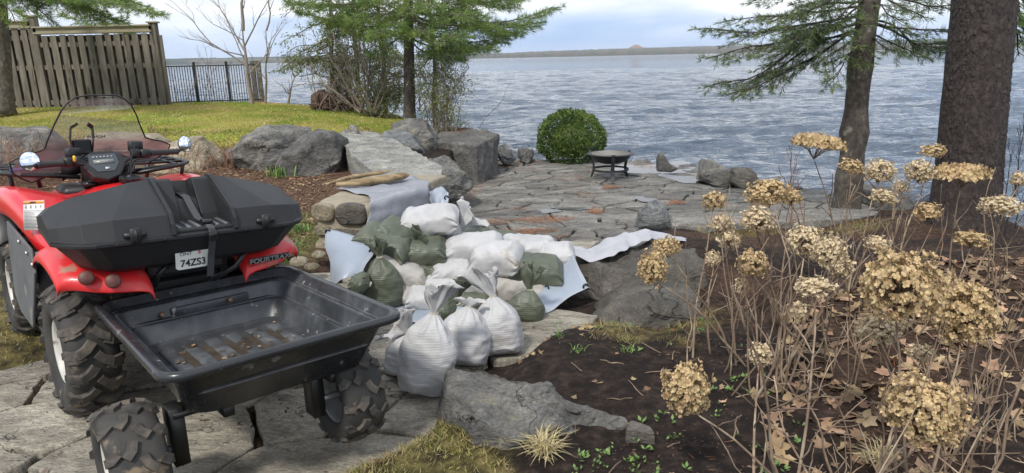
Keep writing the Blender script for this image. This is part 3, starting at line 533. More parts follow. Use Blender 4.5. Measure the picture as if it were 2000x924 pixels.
# shore rocks right of the fire pit
prock('low wet dark rock at the waterline behind the fire pit', [PZ(1228, 326, -.37), PZ(1240, 313, -.30), PZ(1262, 311, -.31), PZ(1290, 324, -.36), PZ(1275, 331, -.38)], -.52, M['rock_dark'], 35, .03, 4, 1.1, n=48, name='boulder', layers=4)
orock('small pointed dark rock standing at the waterline right of the fire pit', [(1282, 334), (1284, 301), (1291, 296), (1299, 305), (1308, 319), (1326, 328), (1310, 336)], 10.5, .3, M['rock_dark'], 37, .012, fr=5, n=48, lo=.9, ncut=3)
prock('flat wet rock between the pointed rock and the large shore boulder', [PZ(1312, 334, -.34), PZ(1326, 323, -.33), PZ(1356, 321, -.33), PZ(1372, 330, -.34), PZ(1362, 337, -.34)], -.52, M['rock_dark'], 38, .02, 4, 1.05, n=48, name='boulder', layers=4)
prock('long low stone ledge with a dark front face along the near side of the patio', [PZ(1312, 437, -.325), PZ(1400, 437, -.325), PZ(1500, 433, -.325), PZ(1600, 430, -.325), PZ(1700, 424, -.33), PZ(1720, 412, -.33), PZ(1640, 408, -.33), PZ(1520, 411, -.325), PZ(1400, 417, -.325), PZ(1310, 422, -.325)], -.55, M['flag_grey'], 62, .018, 3, .98, n=120, name='stone_ledge', layers=5, facet=.3)
orock('large grey shore boulder with a pale face at the edge of the patio', [(1356, 350), (1362, 318), (1368, 308), (1395, 314), (1432, 335), (1440, 356), (1400, 368)], 9.9, .7, M['rock'], 39, .04, facet=.9)
orock('brownish wedge shaped rock leaning at the right of the shore boulder', [(1420, 352), (1432, 330), (1462, 330), (1490, 350), (1480, 366), (1440, 368)], 9.6, .6, M['rock_brown'], 41, .04)
orock('grey boulder at the shore between the two right hand tree trunks', [(1680, 395), (1685, 368), (1712, 360), (1750, 366), (1782, 395), (1790, 415), (1700, 415)], 8.3, .7, M['rock_dark'], 43, .04)
orock('dark low boulder at the foot of the slim trunk', [(1615, 400), (1625, 380), (1650, 372), (1690, 390), (1690, 412), (1620, 412)], 8.6, .5, M['rock_dark'], 45, .03, n=40)
orock('pointed grey triangular stone standing on the patio edge', [(1237, 442), (1240, 420), (1262, 392), (1291, 378), (1302, 400), (1314, 430), (1316, 448), (1275, 452)], 7.1, .42, M['rock_blue'], 47, .018, facet=.3, n=56, prof=[(-1, 0), (-1, .25), (-.9, .55), (-.6, .85), (-.2, 1), (.2, .98), (.6, .8), (.9, .5), (1, .2), (1, 0)])
# boulders at the bed, right of the sandbags
orock('big brown-grey boulder with a crack at the right end of the sandbags', [(1085, 600), (1100, 545), (1112, 515), (1150, 508), (1210, 506), (1270, 502), (1330, 504), (1385, 516), (1430, 532), (1420, 560), (1340, 580), (1300, 590), (1240, 605), (1160, 625), (1090, 628)], 4.75, 1.05, M['rock_brown'], 51, .05, 1.8, n=90, lean=.75, facet=.5)
orock('low brown-grey boulder with a pale ridge at the edge of the soil bed', [(1120, 625), (1150, 605), (1200, 588), (1262, 572), (1330, 566), (1372, 576), (1360, 596), (1290, 615), (1240, 632), (1170, 640)], 4.05, .75, M['rock_brown'], 53, .035, 2.2, n=80, lean=.6)
# foreground rock
BIGROCK = prock('large grey flat rock in the foreground beside the white sandbags', [PZ(872, 730, .11), PZ(885, 776, .12), PZ(925, 806, .11), PZ(912, 850, .05), PZ(1000, 860, .03), PZ(1080, 838, .05), PZ(1150, 848, .0), PZ(1225, 838, -.01), PZ(1215, 820, .02), PZ(1160, 786, .07), PZ(1090, 770, .09), PZ(1030, 742, .11), PZ(945, 720, .14)], -.06, M['rock'], 57, .045, 3.0, 1.05, n=110, dome=.03, facet=.9)
prock('small brown stone lying in the soil at the right end of the foreground rock', [PZ(1225, 842, .05), PZ(1280, 850, .05), PZ(1270, 835, .05), PZ(1232, 825, .05)], -.03, M['rock_brown'], 59, .01, n=30, layers=3)
for i, (px, py, w_, lb) in enumerate(((560, 492, 24, 'pale round fieldstone behind the trailer, right of the red fender'), (585, 512, 20, 'pale fieldstone half hidden by the trailer rim'), (610, 522, 16, 'small pale stone at the foot of the mortared wall'), (622, 498, 14, 'small white stone in the litter behind the trailer'))):
    z = .06; c = PZ(px, py, z); r_ = w_ / 1333 * c.length / 1.0
    mb = MB(); rs = []
    for k in range(1, 10): a = math.pi * k / 10; rs.append([Vector((r_ * math.sin(a) * math.cos(b), r_ * .8 * math.sin(a) * math.sin(b), -r_ * .6 * math.cos(a))) for b in [2 * math.pi * j / 16 for j in range(16)]])
    mb.rings(rs); rough(mb, .012, 9, i, facet=.3); tag(mb.build('fieldstone', M['rock_tan'], loc=(c.x, c.y, z), sub=1), lb, 'stone')

def haze():
    mt = bpy.data.materials.new('haze'); mt.use_nodes = True; t = mt.node_tree; t.nodes.remove(t.nodes['Principled BSDF']); v = t.nodes.new('ShaderNodeVolumePrincipled'); v.inputs['Color'].default_value = (.80, .88, 1, 1); v.inputs['Density'].default_value = HAZE
    t.links.new(v.outputs[0], t.nodes['Material Output'].inputs['Volume']); mb = MB(); mb.box((0, 4400, 60), (14500, 9900, 130)); mb.v = [(x, y, max(z, -3.0) if z < 0 else z) for x, y, z in mb.v]; tag(mb.build('haze', mt, smooth=False), 'thin pale haze over the lake', 'haze', kind='stuff')
HAZE = 4.5e-5
haze()
# ================================================================ vehicles
def pmat(name, col, rough=.4, metal=0, coat=0, **k): return mat(name, col, rough=rough, metal=metal, coat=coat, **k)
M['red'] = mat('red_plastic', [(.55, .012, .016), (.66, .018, .022)], scale=3, rough=.28, bump=.06, bscale=14, bdist=.01, coat=.35, spots=((.40, .05, .035), 4.5, .68))
M['reddirty'] = mat('dusty_red_plastic', [(.52, .014, .018), (.60, .02, .022), (.42, .10, .07)], scale=4, rough=.4, bump=.05, coat=.15, spots=((.36, .18, .13), 6, .62))
M['panelgrey'] = mat('muddy_grey_plastic', [(.075, .08, .085), (.13, .135, .14)], scale=7, rough=.65, bump=.1, spots=((.20, .18, .15), 12, .62))
M['boxplastic'] = mat('black_box_plastic', [(.011, .0115, .0125), (.022, .0225, .024)], scale=5, rough=.55, bump=.3, bscale=220, bdist=.001, spots=((.045, .045, .045), 12, .72), spec=.38)
M['black'] = mat('black_plastic', (.014, .014, .015), rough=.45, bump=.1, bscale=120, bdist=.001)
M['blackgloss'] = mat('black_gloss', (.012, .012, .013), rough=.15, bump=0)
M['grip'] = mat('rubber_grip', (.03, .03, .032), rough=.7, bump=.6, bscale=160, bdist=.002)
M['tyre'] = mat('worn_tyre', [(.014, .014, .014), (.032, .031, .029), (.058, .053, .047)], scale=7, rough=.75, bump=.35, bscale=60, bdist=.003, spots=((.20, .15, .10), 9, .62))
M['lug'] = mat('tyre_lug', [(.02, .019, .018), (.06, .054, .048), (.16, .13, .10)], scale=12, rough=.85, bump=.5, bscale=70, bdist=.004)
M['rimwhite'] = mat('pale_steel_rim', [(.38, .37, .33), (.62, .61, .57)], scale=9, rough=.45, bump=0, spots=((.22, .17, .12), 14, .62))
M['rimsteel'] = mat('galvanised_rim', [(.3, .31, .32), (.45, .46, .46)], scale=10, rough=.4, metal=.6, bump=.1)
M['steel'] = mat('black_steel', (.012, .012, .012), rough=.4, bump=0)
M['tub'] = mat('poly_tub', [(.016, .017, .019), (.03, .032, .035)], scale=6, rough=.27, rvar=.08, bump=.12, bscale=150, bdist=.001, spots=((.16, .16, .16), 20, .66))
M['tubin'] = mat('dusty_sky_tinted_tub_inside', [(.022, .024, .027), (.05, .054, .06), (.11, .118, .13)], scale=6, rough=.38, bump=.15, bscale=120, bdist=.001, spots=((.26, .26, .26), 26, .655))  # dust and scrapes, plus blue-grey sky reflection put into the base colour
M['highlight_bead'] = mat('ledge_highlight', [(.04, .042, .046), (.13, .135, .145)], scale=9, rough=.3, bump=.1)  # brighter than the lining: bright highlight lines of the ledges as colour
M['ribgrey'] = mat('worn_grey_rib', (.10, .105, .115), rough=.4, bump=.1)
M['rib'] = mat('dusty_rib', [(.035, .038, .042), (.09, .096, .105), (.18, .19, .20)], scale=10, rough=.42, bump=.2, spots=((.05, .04, .03), 7, .54))
M['mud'] = mat('wet_mud', [(.03, .024, .018), (.10, .08, .06)], scale=14, rough=.35, bump=.6, bscale=50, bdist=.004)
M['rust'] = mat('dirty_reflector', [(.07, .018, .015), (.15, .06, .045)], scale=20, rough=.5, bump=.3)
M['chrome'] = mat('mirror_glass', (.9, .92, .92), rough=.05, metal=1, bump=0)
M['blue'] = mat('blue_tube', (.02, .05, .35), rough=.4, bump=0)
M['screen'] = mat('instrument_screen', (.06, .07, .08), rough=.12, bump=0)
M['lcd'] = mat('lcd_strip', (.22, .24, .22), rough=.2, bump=0)
M['paper'] = mat('warning_sticker', (.72, .72, .70), rough=.4, bump=0)
M['orange'] = mat('orange_print', (.75, .30, .06), rough=.4, bump=0)
M['ink'] = mat('black_ink', (.02, .02, .02), rough=.5, bump=0)
M['plate'] = mat('licence_plate', [(.66, .66, .60), (.75, .75, .70)], scale=9, rough=.4, bump=0)
M['silver'] = mat('silver_print', (.5, .5, .5), rough=.3, metal=.7, bump=0)
M['nut'] = mat('rusty_bolt', [(.18, .09, .05), (.34, .22, .15)], scale=30, rough=.7)
M['strap'] = mat('webbing', (.05, .052, .056), rough=.8, bump=.5, bscale=300, bdist=.001)
M['yellow'] = mat('yellow_switch', (.7, .45, .02), rough=.4, bump=0)
def glass_mat():
    mt = bpy.data.materials.new('windshield_plastic'); mt.use_nodes = True; t = mt.node_tree; p = t.nodes['Principled BSDF']; tr = t.nodes.new('ShaderNodeBsdfTransparent'); mx = t.nodes.new('ShaderNodeMixShader')
    co = t.nodes.new('ShaderNodeTexCoord'); sp = t.nodes.new('ShaderNodeSeparateXYZ'); t.links.new(co.outputs['Object'], sp.inputs[0])
    r_ = ramp(t, [(0, (.58, .34, .36)), (1, (.86, .86, .84))]); mr = t.nodes.new('ShaderNodeMapRange'); mr.inputs['From Min'].default_value = 1.10; mr.inputs['From Max'].default_value = 1.14
    t.links.new(sp.outputs[2], mr.inputs[0]); t.links.new(mr.outputs[0], r_.inputs[0]); t.links.new(r_.outputs[0], tr.inputs[0])
    p.inputs['Base Color'].default_value = (.62, .62, .6, 1); p.inputs['Roughness'].default_value = .12
    nz = t.nodes.new('ShaderNodeTexNoise'); nz.inputs['Scale'].default_value = 5; t.links.new(co.outputs['Object'], nz.inputs['Vector']); m2 = t.nodes.new('ShaderNodeMapRange'); m2.inputs['To Min'].default_value = .16; m2.inputs['To Max'].default_value = .42
    t.links.new(nz.outputs[0], m2.inputs[0]); t.links.new(m2.outputs[0], mx.inputs[0]); t.links.new(tr.outputs[0], mx.inputs[1]); t.links.new(p.outputs[0], mx.inputs[2]); t.links.new(mx.outputs[0], t.nodes['Material Output'].inputs[0]); return mt
M['glass'] = glass_mat()
def text_mesh(name, s, size, mat_, parent, Mx, ext=.0006, font_sx=1.0, bold=0.0):
    cu_ = bpy.data.curves.new(name, 'FONT'); cu_.body = s; cu_.size = size; cu_.extrude = ext; cu_.align_x = 'CENTER'; cu_.align_y = 'CENTER'; cu_.offset = bold
    tmp = bpy.data.objects.new(name, cu_); COL.objects.link(tmp); dg = bpy.context.evaluated_depsgraph_get(); me = bpy.data.meshes.new_from_object(tmp.evaluated_get(dg)); bpy.data.objects.remove(tmp)
    me.transform(Matrix.Diagonal((font_sx, 1, 1, 1))); me.transform(Mx); me.materials.clear(); me.materials.append(mat_); me.name = name
    o = bpy.data.objects.new(name, me); COL.objects.link(o); o.parent = parent; return o
def frameM(o, x, y):   # matrix with local x, y axes, at o
    x = Vector(x).normalized(); y = Vector(y); z = x.cross(y).normalized(); y = z.cross(x); m_ = Matrix((x, y, z)).transposed().to_4x4(); m_.translation = Vector(o); return m_
def tyre(t, Rr, Wd, rimR, mt_, lugn, axis_c, kind, rimmat, out_=1, seed=1):
    """wheel about local Y through axis_c; out_ = +1 if the outer face looks to +Y"""
    cx, cy, cz = axis_c; w = thing('wheel', None, None, axis_c); w.parent = t
    def sec(pr):   # pr: (radius, y)
        mb = MB(); n = 72; mb.rings([[Vector((r_ * math.cos(2 * math.pi * k / n), y, r_ * math.sin(2 * math.pi * k / n))) for k in range(n)] for r_, y in pr], capa=False, capb=False); return mb
    h = Wd / 2
    pr = [(rimR, -h * .72), (rimR * 1.04, -h * .9), (rimR + (Rr - rimR) * .35, -h * 1.0), (rimR + (Rr - rimR) * .72, -h * .98), (Rr * .925, -h * .84), (Rr * .955, -h * .5), (Rr * .962, 0), (Rr * .955, h * .5), (Rr * .925, h * .84), (rimR + (Rr - rimR) * .72, h * .98), (rimR + (Rr - rimR) * .35, h * 1.0), (rimR * 1.04, h * .9), (rimR, h * .72)]
    T = sec(pr).build('tyre', M['tyre'], w)
    # rim
    dd = h * .74
    pr = [(rimR * 1.03, dd * .98), (rimR * 1.05, dd * 1.06), (rimR * 1.0, dd * 1.1), (rimR * .95, dd * .98), (rimR * .90, dd * .5), (rimR * .87, dd * .1), (rimR * .80, dd * .0), (rimR * .62, dd * .05), (rimR * .52, dd * .22), (rimR * .32, dd * .24), (rimR * .3, dd * .5), (rimR * .02, dd * .55)]
    if out_ < 0: pr = [(r_, -y) for r_, y in pr]
    rm = sec(pr).build('rim', rimmat, w)
    pr = [(rimR * 1.03, -dd * .98), (rimR * 1.05, -dd * 1.06), (rimR * .97, -dd * 1.05), (rimR * .93, -dd * .5), (rimR * .88, 0)]
    if out_ < 0: pr = [(r_, -y) for r_, y in pr]
    sec(pr).build('rim_back', rimmat, w)
    for k in range(4):
        mb = MB(); a = math.pi / 4 + k * math.pi / 2; c = Vector((rimR * .42 * math.cos(a), out_ * dd * .26, rimR * .42 * math.sin(a)))
        mb.tube([c, c + Vector((0, out_ * .018, 0))], .011, 6); mb.build('wheel_nut', M['nut'], w)
    # lugs follow the carcass; u = angle, v = across (-1..1)
    def surf(u, v, dh):
        a = u; av = abs(v); r_ = Rr * (.962 - .03 * av ** 2 - .06 * max(0, av - .8) / .2 * (1 if av > .8 else 0)) ; y = v * h * .98
        if av > 1: r_ = Rr * .89 - (av - 1) * .20 * Rr; y = math.copysign(h * (1.0 + .0), v)
        nr = max(.15, 1 - max(0, av - .75) * 2.2); ny = math.copysign(min(1, max(0, av - .7) * 2.6), v)
        return Vector(((r_ + dh * nr) * math.cos(a), y + dh * ny * .8, (r_ + dh * nr) * math.sin(a)))
    g = random.Random(seed); mb = MB()
    def lug(path, wid, ht):   # path of (u, v)
        rs = []
        for i, (u, v) in enumerate(path):
            a = path[max(0, i - 1)]; b = path[min(len(path) - 1, i + 1)]; du, dv = (b[0] - a[0]) * Rr, (b[1] - a[1]) * h; ln = math.hypot(du, dv) or 1; nu, nv = -dv / ln * wid / 2 / Rr, du / ln * wid / 2 / h
            rs.append([surf(u - nu * 1.15, v - nv * 1.15, -.006), surf(u - nu * .85, v - nv * .85, ht), surf(u + nu * .85, v + nv * .85, ht), surf(u + nu * 1.15, v + nv * 1.15, -.006)])
        mb.rings(rs)
    st = 2 * math.pi / lugn
    for k in range(lugn):
        for sgn in (-1, 1):
            a = k * st + (st / 2 if sgn > 0 else 0)
            if kind == 'atv':
                lug([(a + .0, sgn * .04), (a + .10, sgn * .3), (a + .16, sgn * .62), (a + .15, sgn * .93), (a + .13, sgn * 1.18)], .040, .018)
                lug([(a + st * .52, sgn * .40), (a + st * .58 + .02, sgn * .72), (a + st * .58 + .02, sgn * .98)], .030, .013)
            else:
                lug([(a + .02, sgn * .10), (a + .16, sgn * .22), (a + .26, sgn * .47)], .032, .013)
                lug([(a + .14, sgn * .72), (a + .22, sgn * .93), (a + .22, sgn * 1.15)], .036, .013)
    mb.build('tread', M['lug'], w, smooth=False); return w
# ---------------------------------------------------------------- the quad
def quad():
    A, rl = R(133), R(3.0); f = Vector((math.cos(A), math.sin(A), 0)); l = Vector((-math.sin(A), math.cos(A), 0)); u = Vector((0, 0, 1)); l2 = l * math.cos(rl) + u * math.sin(rl); u2 = u * math.cos(rl) - l * math.sin(rl)
    O = Vector((-1.92, 2.83, 0)) - l2 * .38; Mx = Matrix((f, l2, u2)).transposed().to_4x4(); Mx.translation = O
    t = bpy.data.objects.new('quad_bike', None); COL.objects.link(t); t.matrix_world = Mx; t.empty_display_size = .2
    tag(t, 'red four wheeled quad bike with windshield and black cargo box, standing on the flagstone path', 'quad bike')
    def AL(px, py, x): r = ray(px, py); C = Vector((0, 0, CAMH)) - O; k = (x - C.dot(f)) / r.dot(f); p = C + r * k; return Vector((p.dot(f), p.dot(l2), p.dot(u2)))
    tyre(t, .292, .20, .140, None, 17, (0, .405, .295), 'atv', M['rimwhite'], 1, 1); tyre(t, .292, .20, .140, None, 17, (0, -.405, .295), 'atv', M['rimwhite'], -1, 2)
    tyre(t, .30, .20, .15, None, 17, (1.33, .40, .29), 'atv', M['rimwhite'], 1, 3); tyre(t, .30, .20, .15, None, 17, (1.33, -.40, .29), 'atv', M['rimwhite'], -1, 4)
    # chassis
    mb = MB(); mb.box((.55, 0, .42), (1.5, .30, .22), bev=.03); mb.box((.02, 0, .32), (.20, .5, .12), bev=.03); mb.box((-.06, 0, .54), (.26, .30, .14), bev=.03); mb.tube([(0, -.38, .3), (0, .38, .3)], .035); mb.tube([(1.33, -.4, .29), (1.33, .4, .29)], .03)
    mb.tube([(-.1, .0, .36), (-.30, 0, .28), (-.4, 0, .27)], .022); mb.box((-.405, .04, .715), (.05, .12, .05), bev=.01); mb.box((.05, .19, .60), (.35, .06, .2), bev=.02); mb.box((.05, -.19, .60), (.35, .06, .2), bev=.02)
    mb.build('chassis', M['black'], t, smooth=False)
    # rear fenders
    def fender(sg):
        prof = [(-.40, .600), (-.385, .640), (-.34, .680), (-.24, .715), (-.12, .745), (.02, .755), (.13, .745), (.22, .715), (.27, .67)]
        ys = [(.19, -.05), (.195, -.01), (.22, .012), (.36, .010), (.44, .0), (.485, -.015), (.505, -.040), (.508, -.065)]
        P = []
        for i, (x, z) in enumerate(prof):
            row = []
            for j, (y, dz) in enumerate(ys):
                k = max(0, (y - .34) / .17); xx = x
                if i <= 3: xx = x + k * .16 * (1 - i / 4); z2 = z + dz + k * .055 * (1 - i / 4)
                else: z2 = z + dz
                row.append(Vector((xx, sg * y, z2 )))
            P.append(row)
        mb = MB(); mb.grid(P); o = mb.build('rear_fender', M['reddirty'], t, solid=.007, sub=1)
        # black inner mud flap in front of the wheel
        mb = MB(); mb.grid([[Vector((.27 + .03 * a, sg * y, .69 - .30 * a)) for y in (.22, .36, .49)] for a in (0, .5, 1)]); mb.build('mud_flap', M['black'], t, solid=.008)
        mb = MB(); mb.tube([(-.33, sg * .13, .70), (-.38, sg * .30, .725), (-.25, sg * .42, .77), (-.02, sg * .40, .80)], .012, 8); mb.tube([(-.3, sg * .2, .72), (-.1, sg * .36, .79)], .009, 6); mb.build('fender_rail', M['steel'], t)
        return o
    fL = fender(1); fR = fender(-1)
    for (y, z, x) in ((.415, .688, -.335), (.335, .672, -.385)):
        mb = MB(); c = Vector((x, y, z)); d = Vector((-.8, .15, .25)).normalized(); mb.tube([c, c + d * .022, c + d * .028], [.029, .029, .023], 20); o = mb.build('reflector', M['rust'], t)
    mb = MB(); mb.tube([(-.30, .16, .60), (-.36, .16, .66), (-.37, .12, .70)], .011); mb.build('rack_bracket', M['steel'], t); mb = MB(); mb.tube([(-.36, -.06, .60), (-.42, -.14, .66), (-.40, -.2, .72)], .012); mb.build('rack_bracket', M['steel'], t)
    # main red body: lofted cross-sections
    secs = [(.18, .79, .72, .42, .30), (.34, .83, .78, .46, .26), (.50, .90, .83, .475, .20), (.66, .925, .86, .485, .17), (.80, .905, .90, .50, .15), (.95, .885, .905, .515, .15), (1.12, .87, .89, .52, .16), (1.30, .85, .87, .52, .18), (1.50, .82, .84, .50, .2), (1.66, .74, .76, .44, .2)]
    rs = []
    for x, zt, zs, yw, yd in secs:
        half = [(0, zt), (yd * .55, zt - .006), (yd, zt - .03), (yd + .07, min(zt, zs) - .055), (yw - .12, zs - .012), (yw - .05, zs), (yw - .012, zs - .025), (yw, zs - .08), (yw, zs - .13), (yw - .02, zs - .15)]
        rs.append([Vector((x, y, z)) for y, z in half])
    for sg in (1, -1):
        mb = MB(); mb.grid([[Vector((p.x, p.y * sg, p.z)) for p in r_] for r_ in rs]); mb.build('body_panel', M['red'], t, solid=.006, sub=1)
    # front fender flare over the wheel
    for sg in (1, -1):
        mb = MB(); pr = [(.92, .60), (.98, .70), (1.08, .76), (1.25, .79), (1.42, .78), (1.58, .72), (1.66, .62)]
        mb.grid([[Vector((x, sg * y, z + dz)) for y, dz in ((.44, .02), (.50, .02), (.55, .0), (.57, -.05))] for x, z in pr]); mb.build('front_fender', M['black'], t, solid=.008, sub=1)
        # grey splash panel between the wheels
        pan = [(.30, .70), (.62, .715), (.94, .73), (.96, .62), (.90, .50), (.86, .36), (.70, .30), (.40, .30), (.33, .42), (.24, .60)]
        mb = MB(); n = len(pan); ycv = lambda z: .50 + .05 * (.75 - z); mb.rings([[Vector((x, sg * (ycv(z) - .012), z)) for x, z in pan], [Vector((x, sg * ycv(z), z)) for x, z in pan]]); mb.build('side_panel', M['panelgrey'], t, smooth=False, bevel=.004)
        mb = MB(); mb.box((.58, sg * .36, .30), (.62, .28, .03), bev=.01); mb.build('footrest', M['black'], t)
        for (x, z) in ((.36, .67), (.24, .64), (.55, .69)):
            mb = MB(); mb.tube([(x, sg * .505, z), (x, sg * .514, z)], .010, 10); mb.build('panel_screw', M['silver'], t)
    mb = MB(); rs = [];
    for x, w_, z0, z1 in ((-.28, .16, .74, .84), (-.2, .19, .72, .87), (.1, .18, .72, .87), (.32, .15, .76, .885), (.42, .11, .80, .89), (.46, .05, .84, .885)):
        rs.append([Vector((x, y, z)) for y, z in ((-w_, z0), (-w_, z1 - .04), (-w_ * .8, z1 - .006), (0, z1), (w_ * .8, z1 - .006), (w_, z1 - .04), (w_, z0))])
    mb.rings(rs); mb.build('seat', M['black'], t, sub=1)
    # vents, key cover, fuel cap
    mb = MB(); mb.box((.46, .19, .885), (.10, .05, .02), bev=.008); mb.box((.34, .12, .86), (.07, .09, .02), bev=.006); mb.build('vent', M['black'], t)
    mb = MB(); c = Vector((.83, .12, .895)); mb.tube([c, c + Vector((0, 0, .018)), c + Vector((0, 0, .026))], [.05, .052, .03], 20); mb.tube([c + Vector((-.0, 0, .02)), c + Vector((.03, -.02, .06)), c + Vector((.02, -.03, .09))], [.012, .018, .010], 8); mb.build('gear_knob', M['blackgloss'], t)
    mb = MB(); c = Vector((.66, -.03, .92)); n = 28
    rs = [[c + Vector((r_ * (1 + .05 * (k % 2)) * math.cos(2 * math.pi * k / n), r_ * (1 + .05 * (k % 2)) * math.sin(2 * math.pi * k / n), z)) for k in range(n)] for r_, z in ((.05, 0), (.054, .02), (.05, .035), (.02, .04))]
    mb.rings(rs); mb.tube([c + Vector((0, 0, .03)), c + Vector((.02, -.01, .10)), c + Vector((.05, -.05, .19))], .005, 6); mb.build('fuel_cap', M['blackgloss'], t, smooth=False)
    # handlebar, turned slightly left
    gl0, gl1, gr0, gr1 = AL(122, 318, .72), AL(72, 323, .66), AL(292, 299, .84), AL(346, 296, .89)
    hb = MB(); hb.tube([gl1, gl0, Vector((.74, .16, 1.02)), Vector((.79, .10, .97)), Vector((.80, -.0, .97)), Vector((.83, -.06, 1.02)), gr0, gr1], .011, 10)
    hb.tube([(.92, .03, .82), (.79, .04, .99)], .03, 10); bar = hb.build('handlebar', M['steel'], t)
    for a, b in ((gl0, gl1), (gr0, gr1)):
        d = (b - a).normalized(); g_ = MB(); g_.tube([a, a + d * .01, a + d * .012, b - d * .008, b], [.021, .021, .0165, .0165, .019], 14); g_.build('grip', M['grip'], bar)
    for c, dd in ((gl0, (gl0 - gl1).normalized()), (gr0, (gr0 - gr1).normalized())):
        m_ = MB(); q = frameM(c + dd * .03, dd, (0, 0, 1)); m_.box(c + dd * .032, (.055, .05, .05), bev=.008, M=q.to_3x3().to_4x4()); m_.box(c + dd * .085 + Vector((.0, 0, .005)), (.04, .045, .04), bev=.006, M=q.to_3x3().to_4x4()); m_.box(c + dd * .07 + Vector((.03, 0, .04)), (.075, .055, .035), bev=.006, M=q.to_3x3().to_4x4())
        m_.build('switch_box', M['black'], bar)
        m_ = MB(); m_.tube([c + dd * .05 + Vector((.03, 0, 0)), c + dd * -.01 + Vector((.065, 0, -.01)), c - dd * .13 + Vector((.05, 0, -.02))], [.008, .007, .006], 6); m_.build('brake_lever', M['steel'], bar)
    m_ = MB(); m_.box(gl0 + Vector((-.02, -.05, .02)), (.015, .012, .03), bev=.003); m_.build('switch', M['yellow'], bar)
    m_ = MB()
    for k in range(7):
        g = random.Random(k); a = gr0 + Vector((-.01, .03 + .01 * k, -.01)); b = Vector((.86, -.02 + .01 * k, .90)); m_.tube([a, (a + b) / 2 + Vector((-.06 - .01 * k, .03 * math.sin(k), .05 - .01 * k)), b + Vector((-.05, .02, .03)), b], .006, 6)
        a = gl0 + Vector((.0, -.05, .0)); m_.tube([a, a + Vector((.03, -.05 - .01 * k, .03 - .012 * k)), Vector((.84, .08 - .01 * k, .92))], .006, 6)
    m_.build('cable', M['steel'], bar)
    # instrument pod
    m_ = MB(); c = AL(203, 322, .74); q = frameM(c, (0, -1, .02), Vector((.55, 0, .83)))
    out0 = [(x * .80, y * 1.0) for x, y in ((-.115, .045), (-.06, .075), (.07, .078), (.115, .05), (.125, -.01), (.08, -.07), (.0, -.095), (-.08, -.075), (-.125, -.01))]
    m_.rings([[q @ Vector((x * s_, y * s_, z)) for x, y in out0] for s_, z in ((.55, -.10), (.9, -.06), (1.03, -.015), (1.0, .008), (.93, .012))]); pod = m_.build('instrument_pod', M['black'], t, smooth=False, bevel=.006)
    m_ = MB(); m_.rings([[q @ Vector((x, y, z)) for x, y in ((-.064, .055), (.064, .058), (.070, .0), (.04, -.045), (-.04, -.045), (-.070, .0))] for z in (.010, .0155)]); m_.build('instrument_glass', M['screen'], pod, smooth=False)
    m_ = MB(); m_.box(q @ Vector((0, .012, .0175)), (.098, .022, .003), M=q.to_3x3().to_4x4()); m_.build('display', M['lcd'], pod)
    m_ = MB()
    for k in range(6): m_.box(q @ Vector((-.042 + .017 * k, .04, .0172)), (.009, .006, .002), M=q.to_3x3().to_4x4())
    m_.box(q @ Vector((.01, -.028, .0172)), (.022, .014, .002), M=q.to_3x3().to_4x4()); m_.build('indicator_light', M['silver'], pod)
    # mirrors
    for px, py, x, base, nr in ((58, 315, .67, gl1, Vector((-1, .25, .1))), (361, 281, .93, gr1, Vector((-1, -.3, .12)))):
        c = AL(px, py, x); nr.normalize(); m_ = MB(); sd = nr.cross(Vector((0, 0, 1))).normalized(); up_ = sd.cross(nr)
        def rg_(r_, d): return [c + nr * d + sd * (r_ * 1.0 * math.cos(2 * math.pi * k / 28)) + up_ * (r_ * 1.12 * math.sin(2 * math.pi * k / 28)) for k in range(28)]
        m_.rings([rg_(.01, -.035), rg_(.028, -.028), rg_(.040, -.010), rg_(.0435, 0), rg_(.041, .003)], capb=False); m_.tube([base, base + (c - base) * .5 + Vector((0, 0, -.01)), c - nr * .02], [.012, .009, .012], 8); mr_ = m_.build('mirror', M['black'], t)
        m_ = MB(); m_.rings([rg_(.041, .002), rg_(.03, .006), rg_(.012, .009)], capa=False); m_.build('mirror_glass', M['chrome'], mr_)
    # phone holder
    m_ = MB(); c = AL(160, 280, .86)
    for sg in (-1, 1):
        pts = [c + Vector((0, .0, -.05)), c + Vector((-.0, sg * .042, -.05)), c + Vector((-.01, sg * .052, .03)), c + Vector((-.03, sg * .048, .085)), c + Vector((-.06, sg * .022, .105))]
        w_ = .034; m_.rings([[p + Vector((w_ * .6, 0, -.01)), p + Vector((w_ * .6, .004 * sg, 0)), p + Vector((-w_ * .6, .004 * sg, .01)), p + Vector((-w_ * .6, 0, 0))] for p in pts])
    m_.box(c + Vector((.005, 0, -.04)), (.02, .09, .12), bev=.006); m_.tube([c + Vector((0, 0, -.08)), Vector((.79, .07, 1.0))], .012, 8); m_.build('phone_holder', M['black'], t, smooth=False)
    # windshield
    ol = [(87, 290), (95, 268), (106, 243), (119, 217), (132, 200), (148, 190), (170, 186.5), (200, 186), (226, 186), (242, 192), (256, 205), (266, 224), (275, 248), (284, 269), (300, 273), (318, 276), (332, 283), (329, 292), (308, 308), (285, 321), (265, 321), (240, 318), (215, 300), (190, 296), (165, 300), (140, 318), (118, 334), (95, 344), (62, 357), (42, 349), (24, 338), (19, 318), (30, 311), (55, 301), (78, 295)]
    def wsx(px, py): return .99 + (px - 150) * .0003 - (300 - py) * .0009
    Pw = [AL(a, b, wsx(a, b)) for a, b in ol]; n = len(Pw); cc = sum(Pw, Vector()) / n
    mid = Pw[0:1] ; mb = MB()
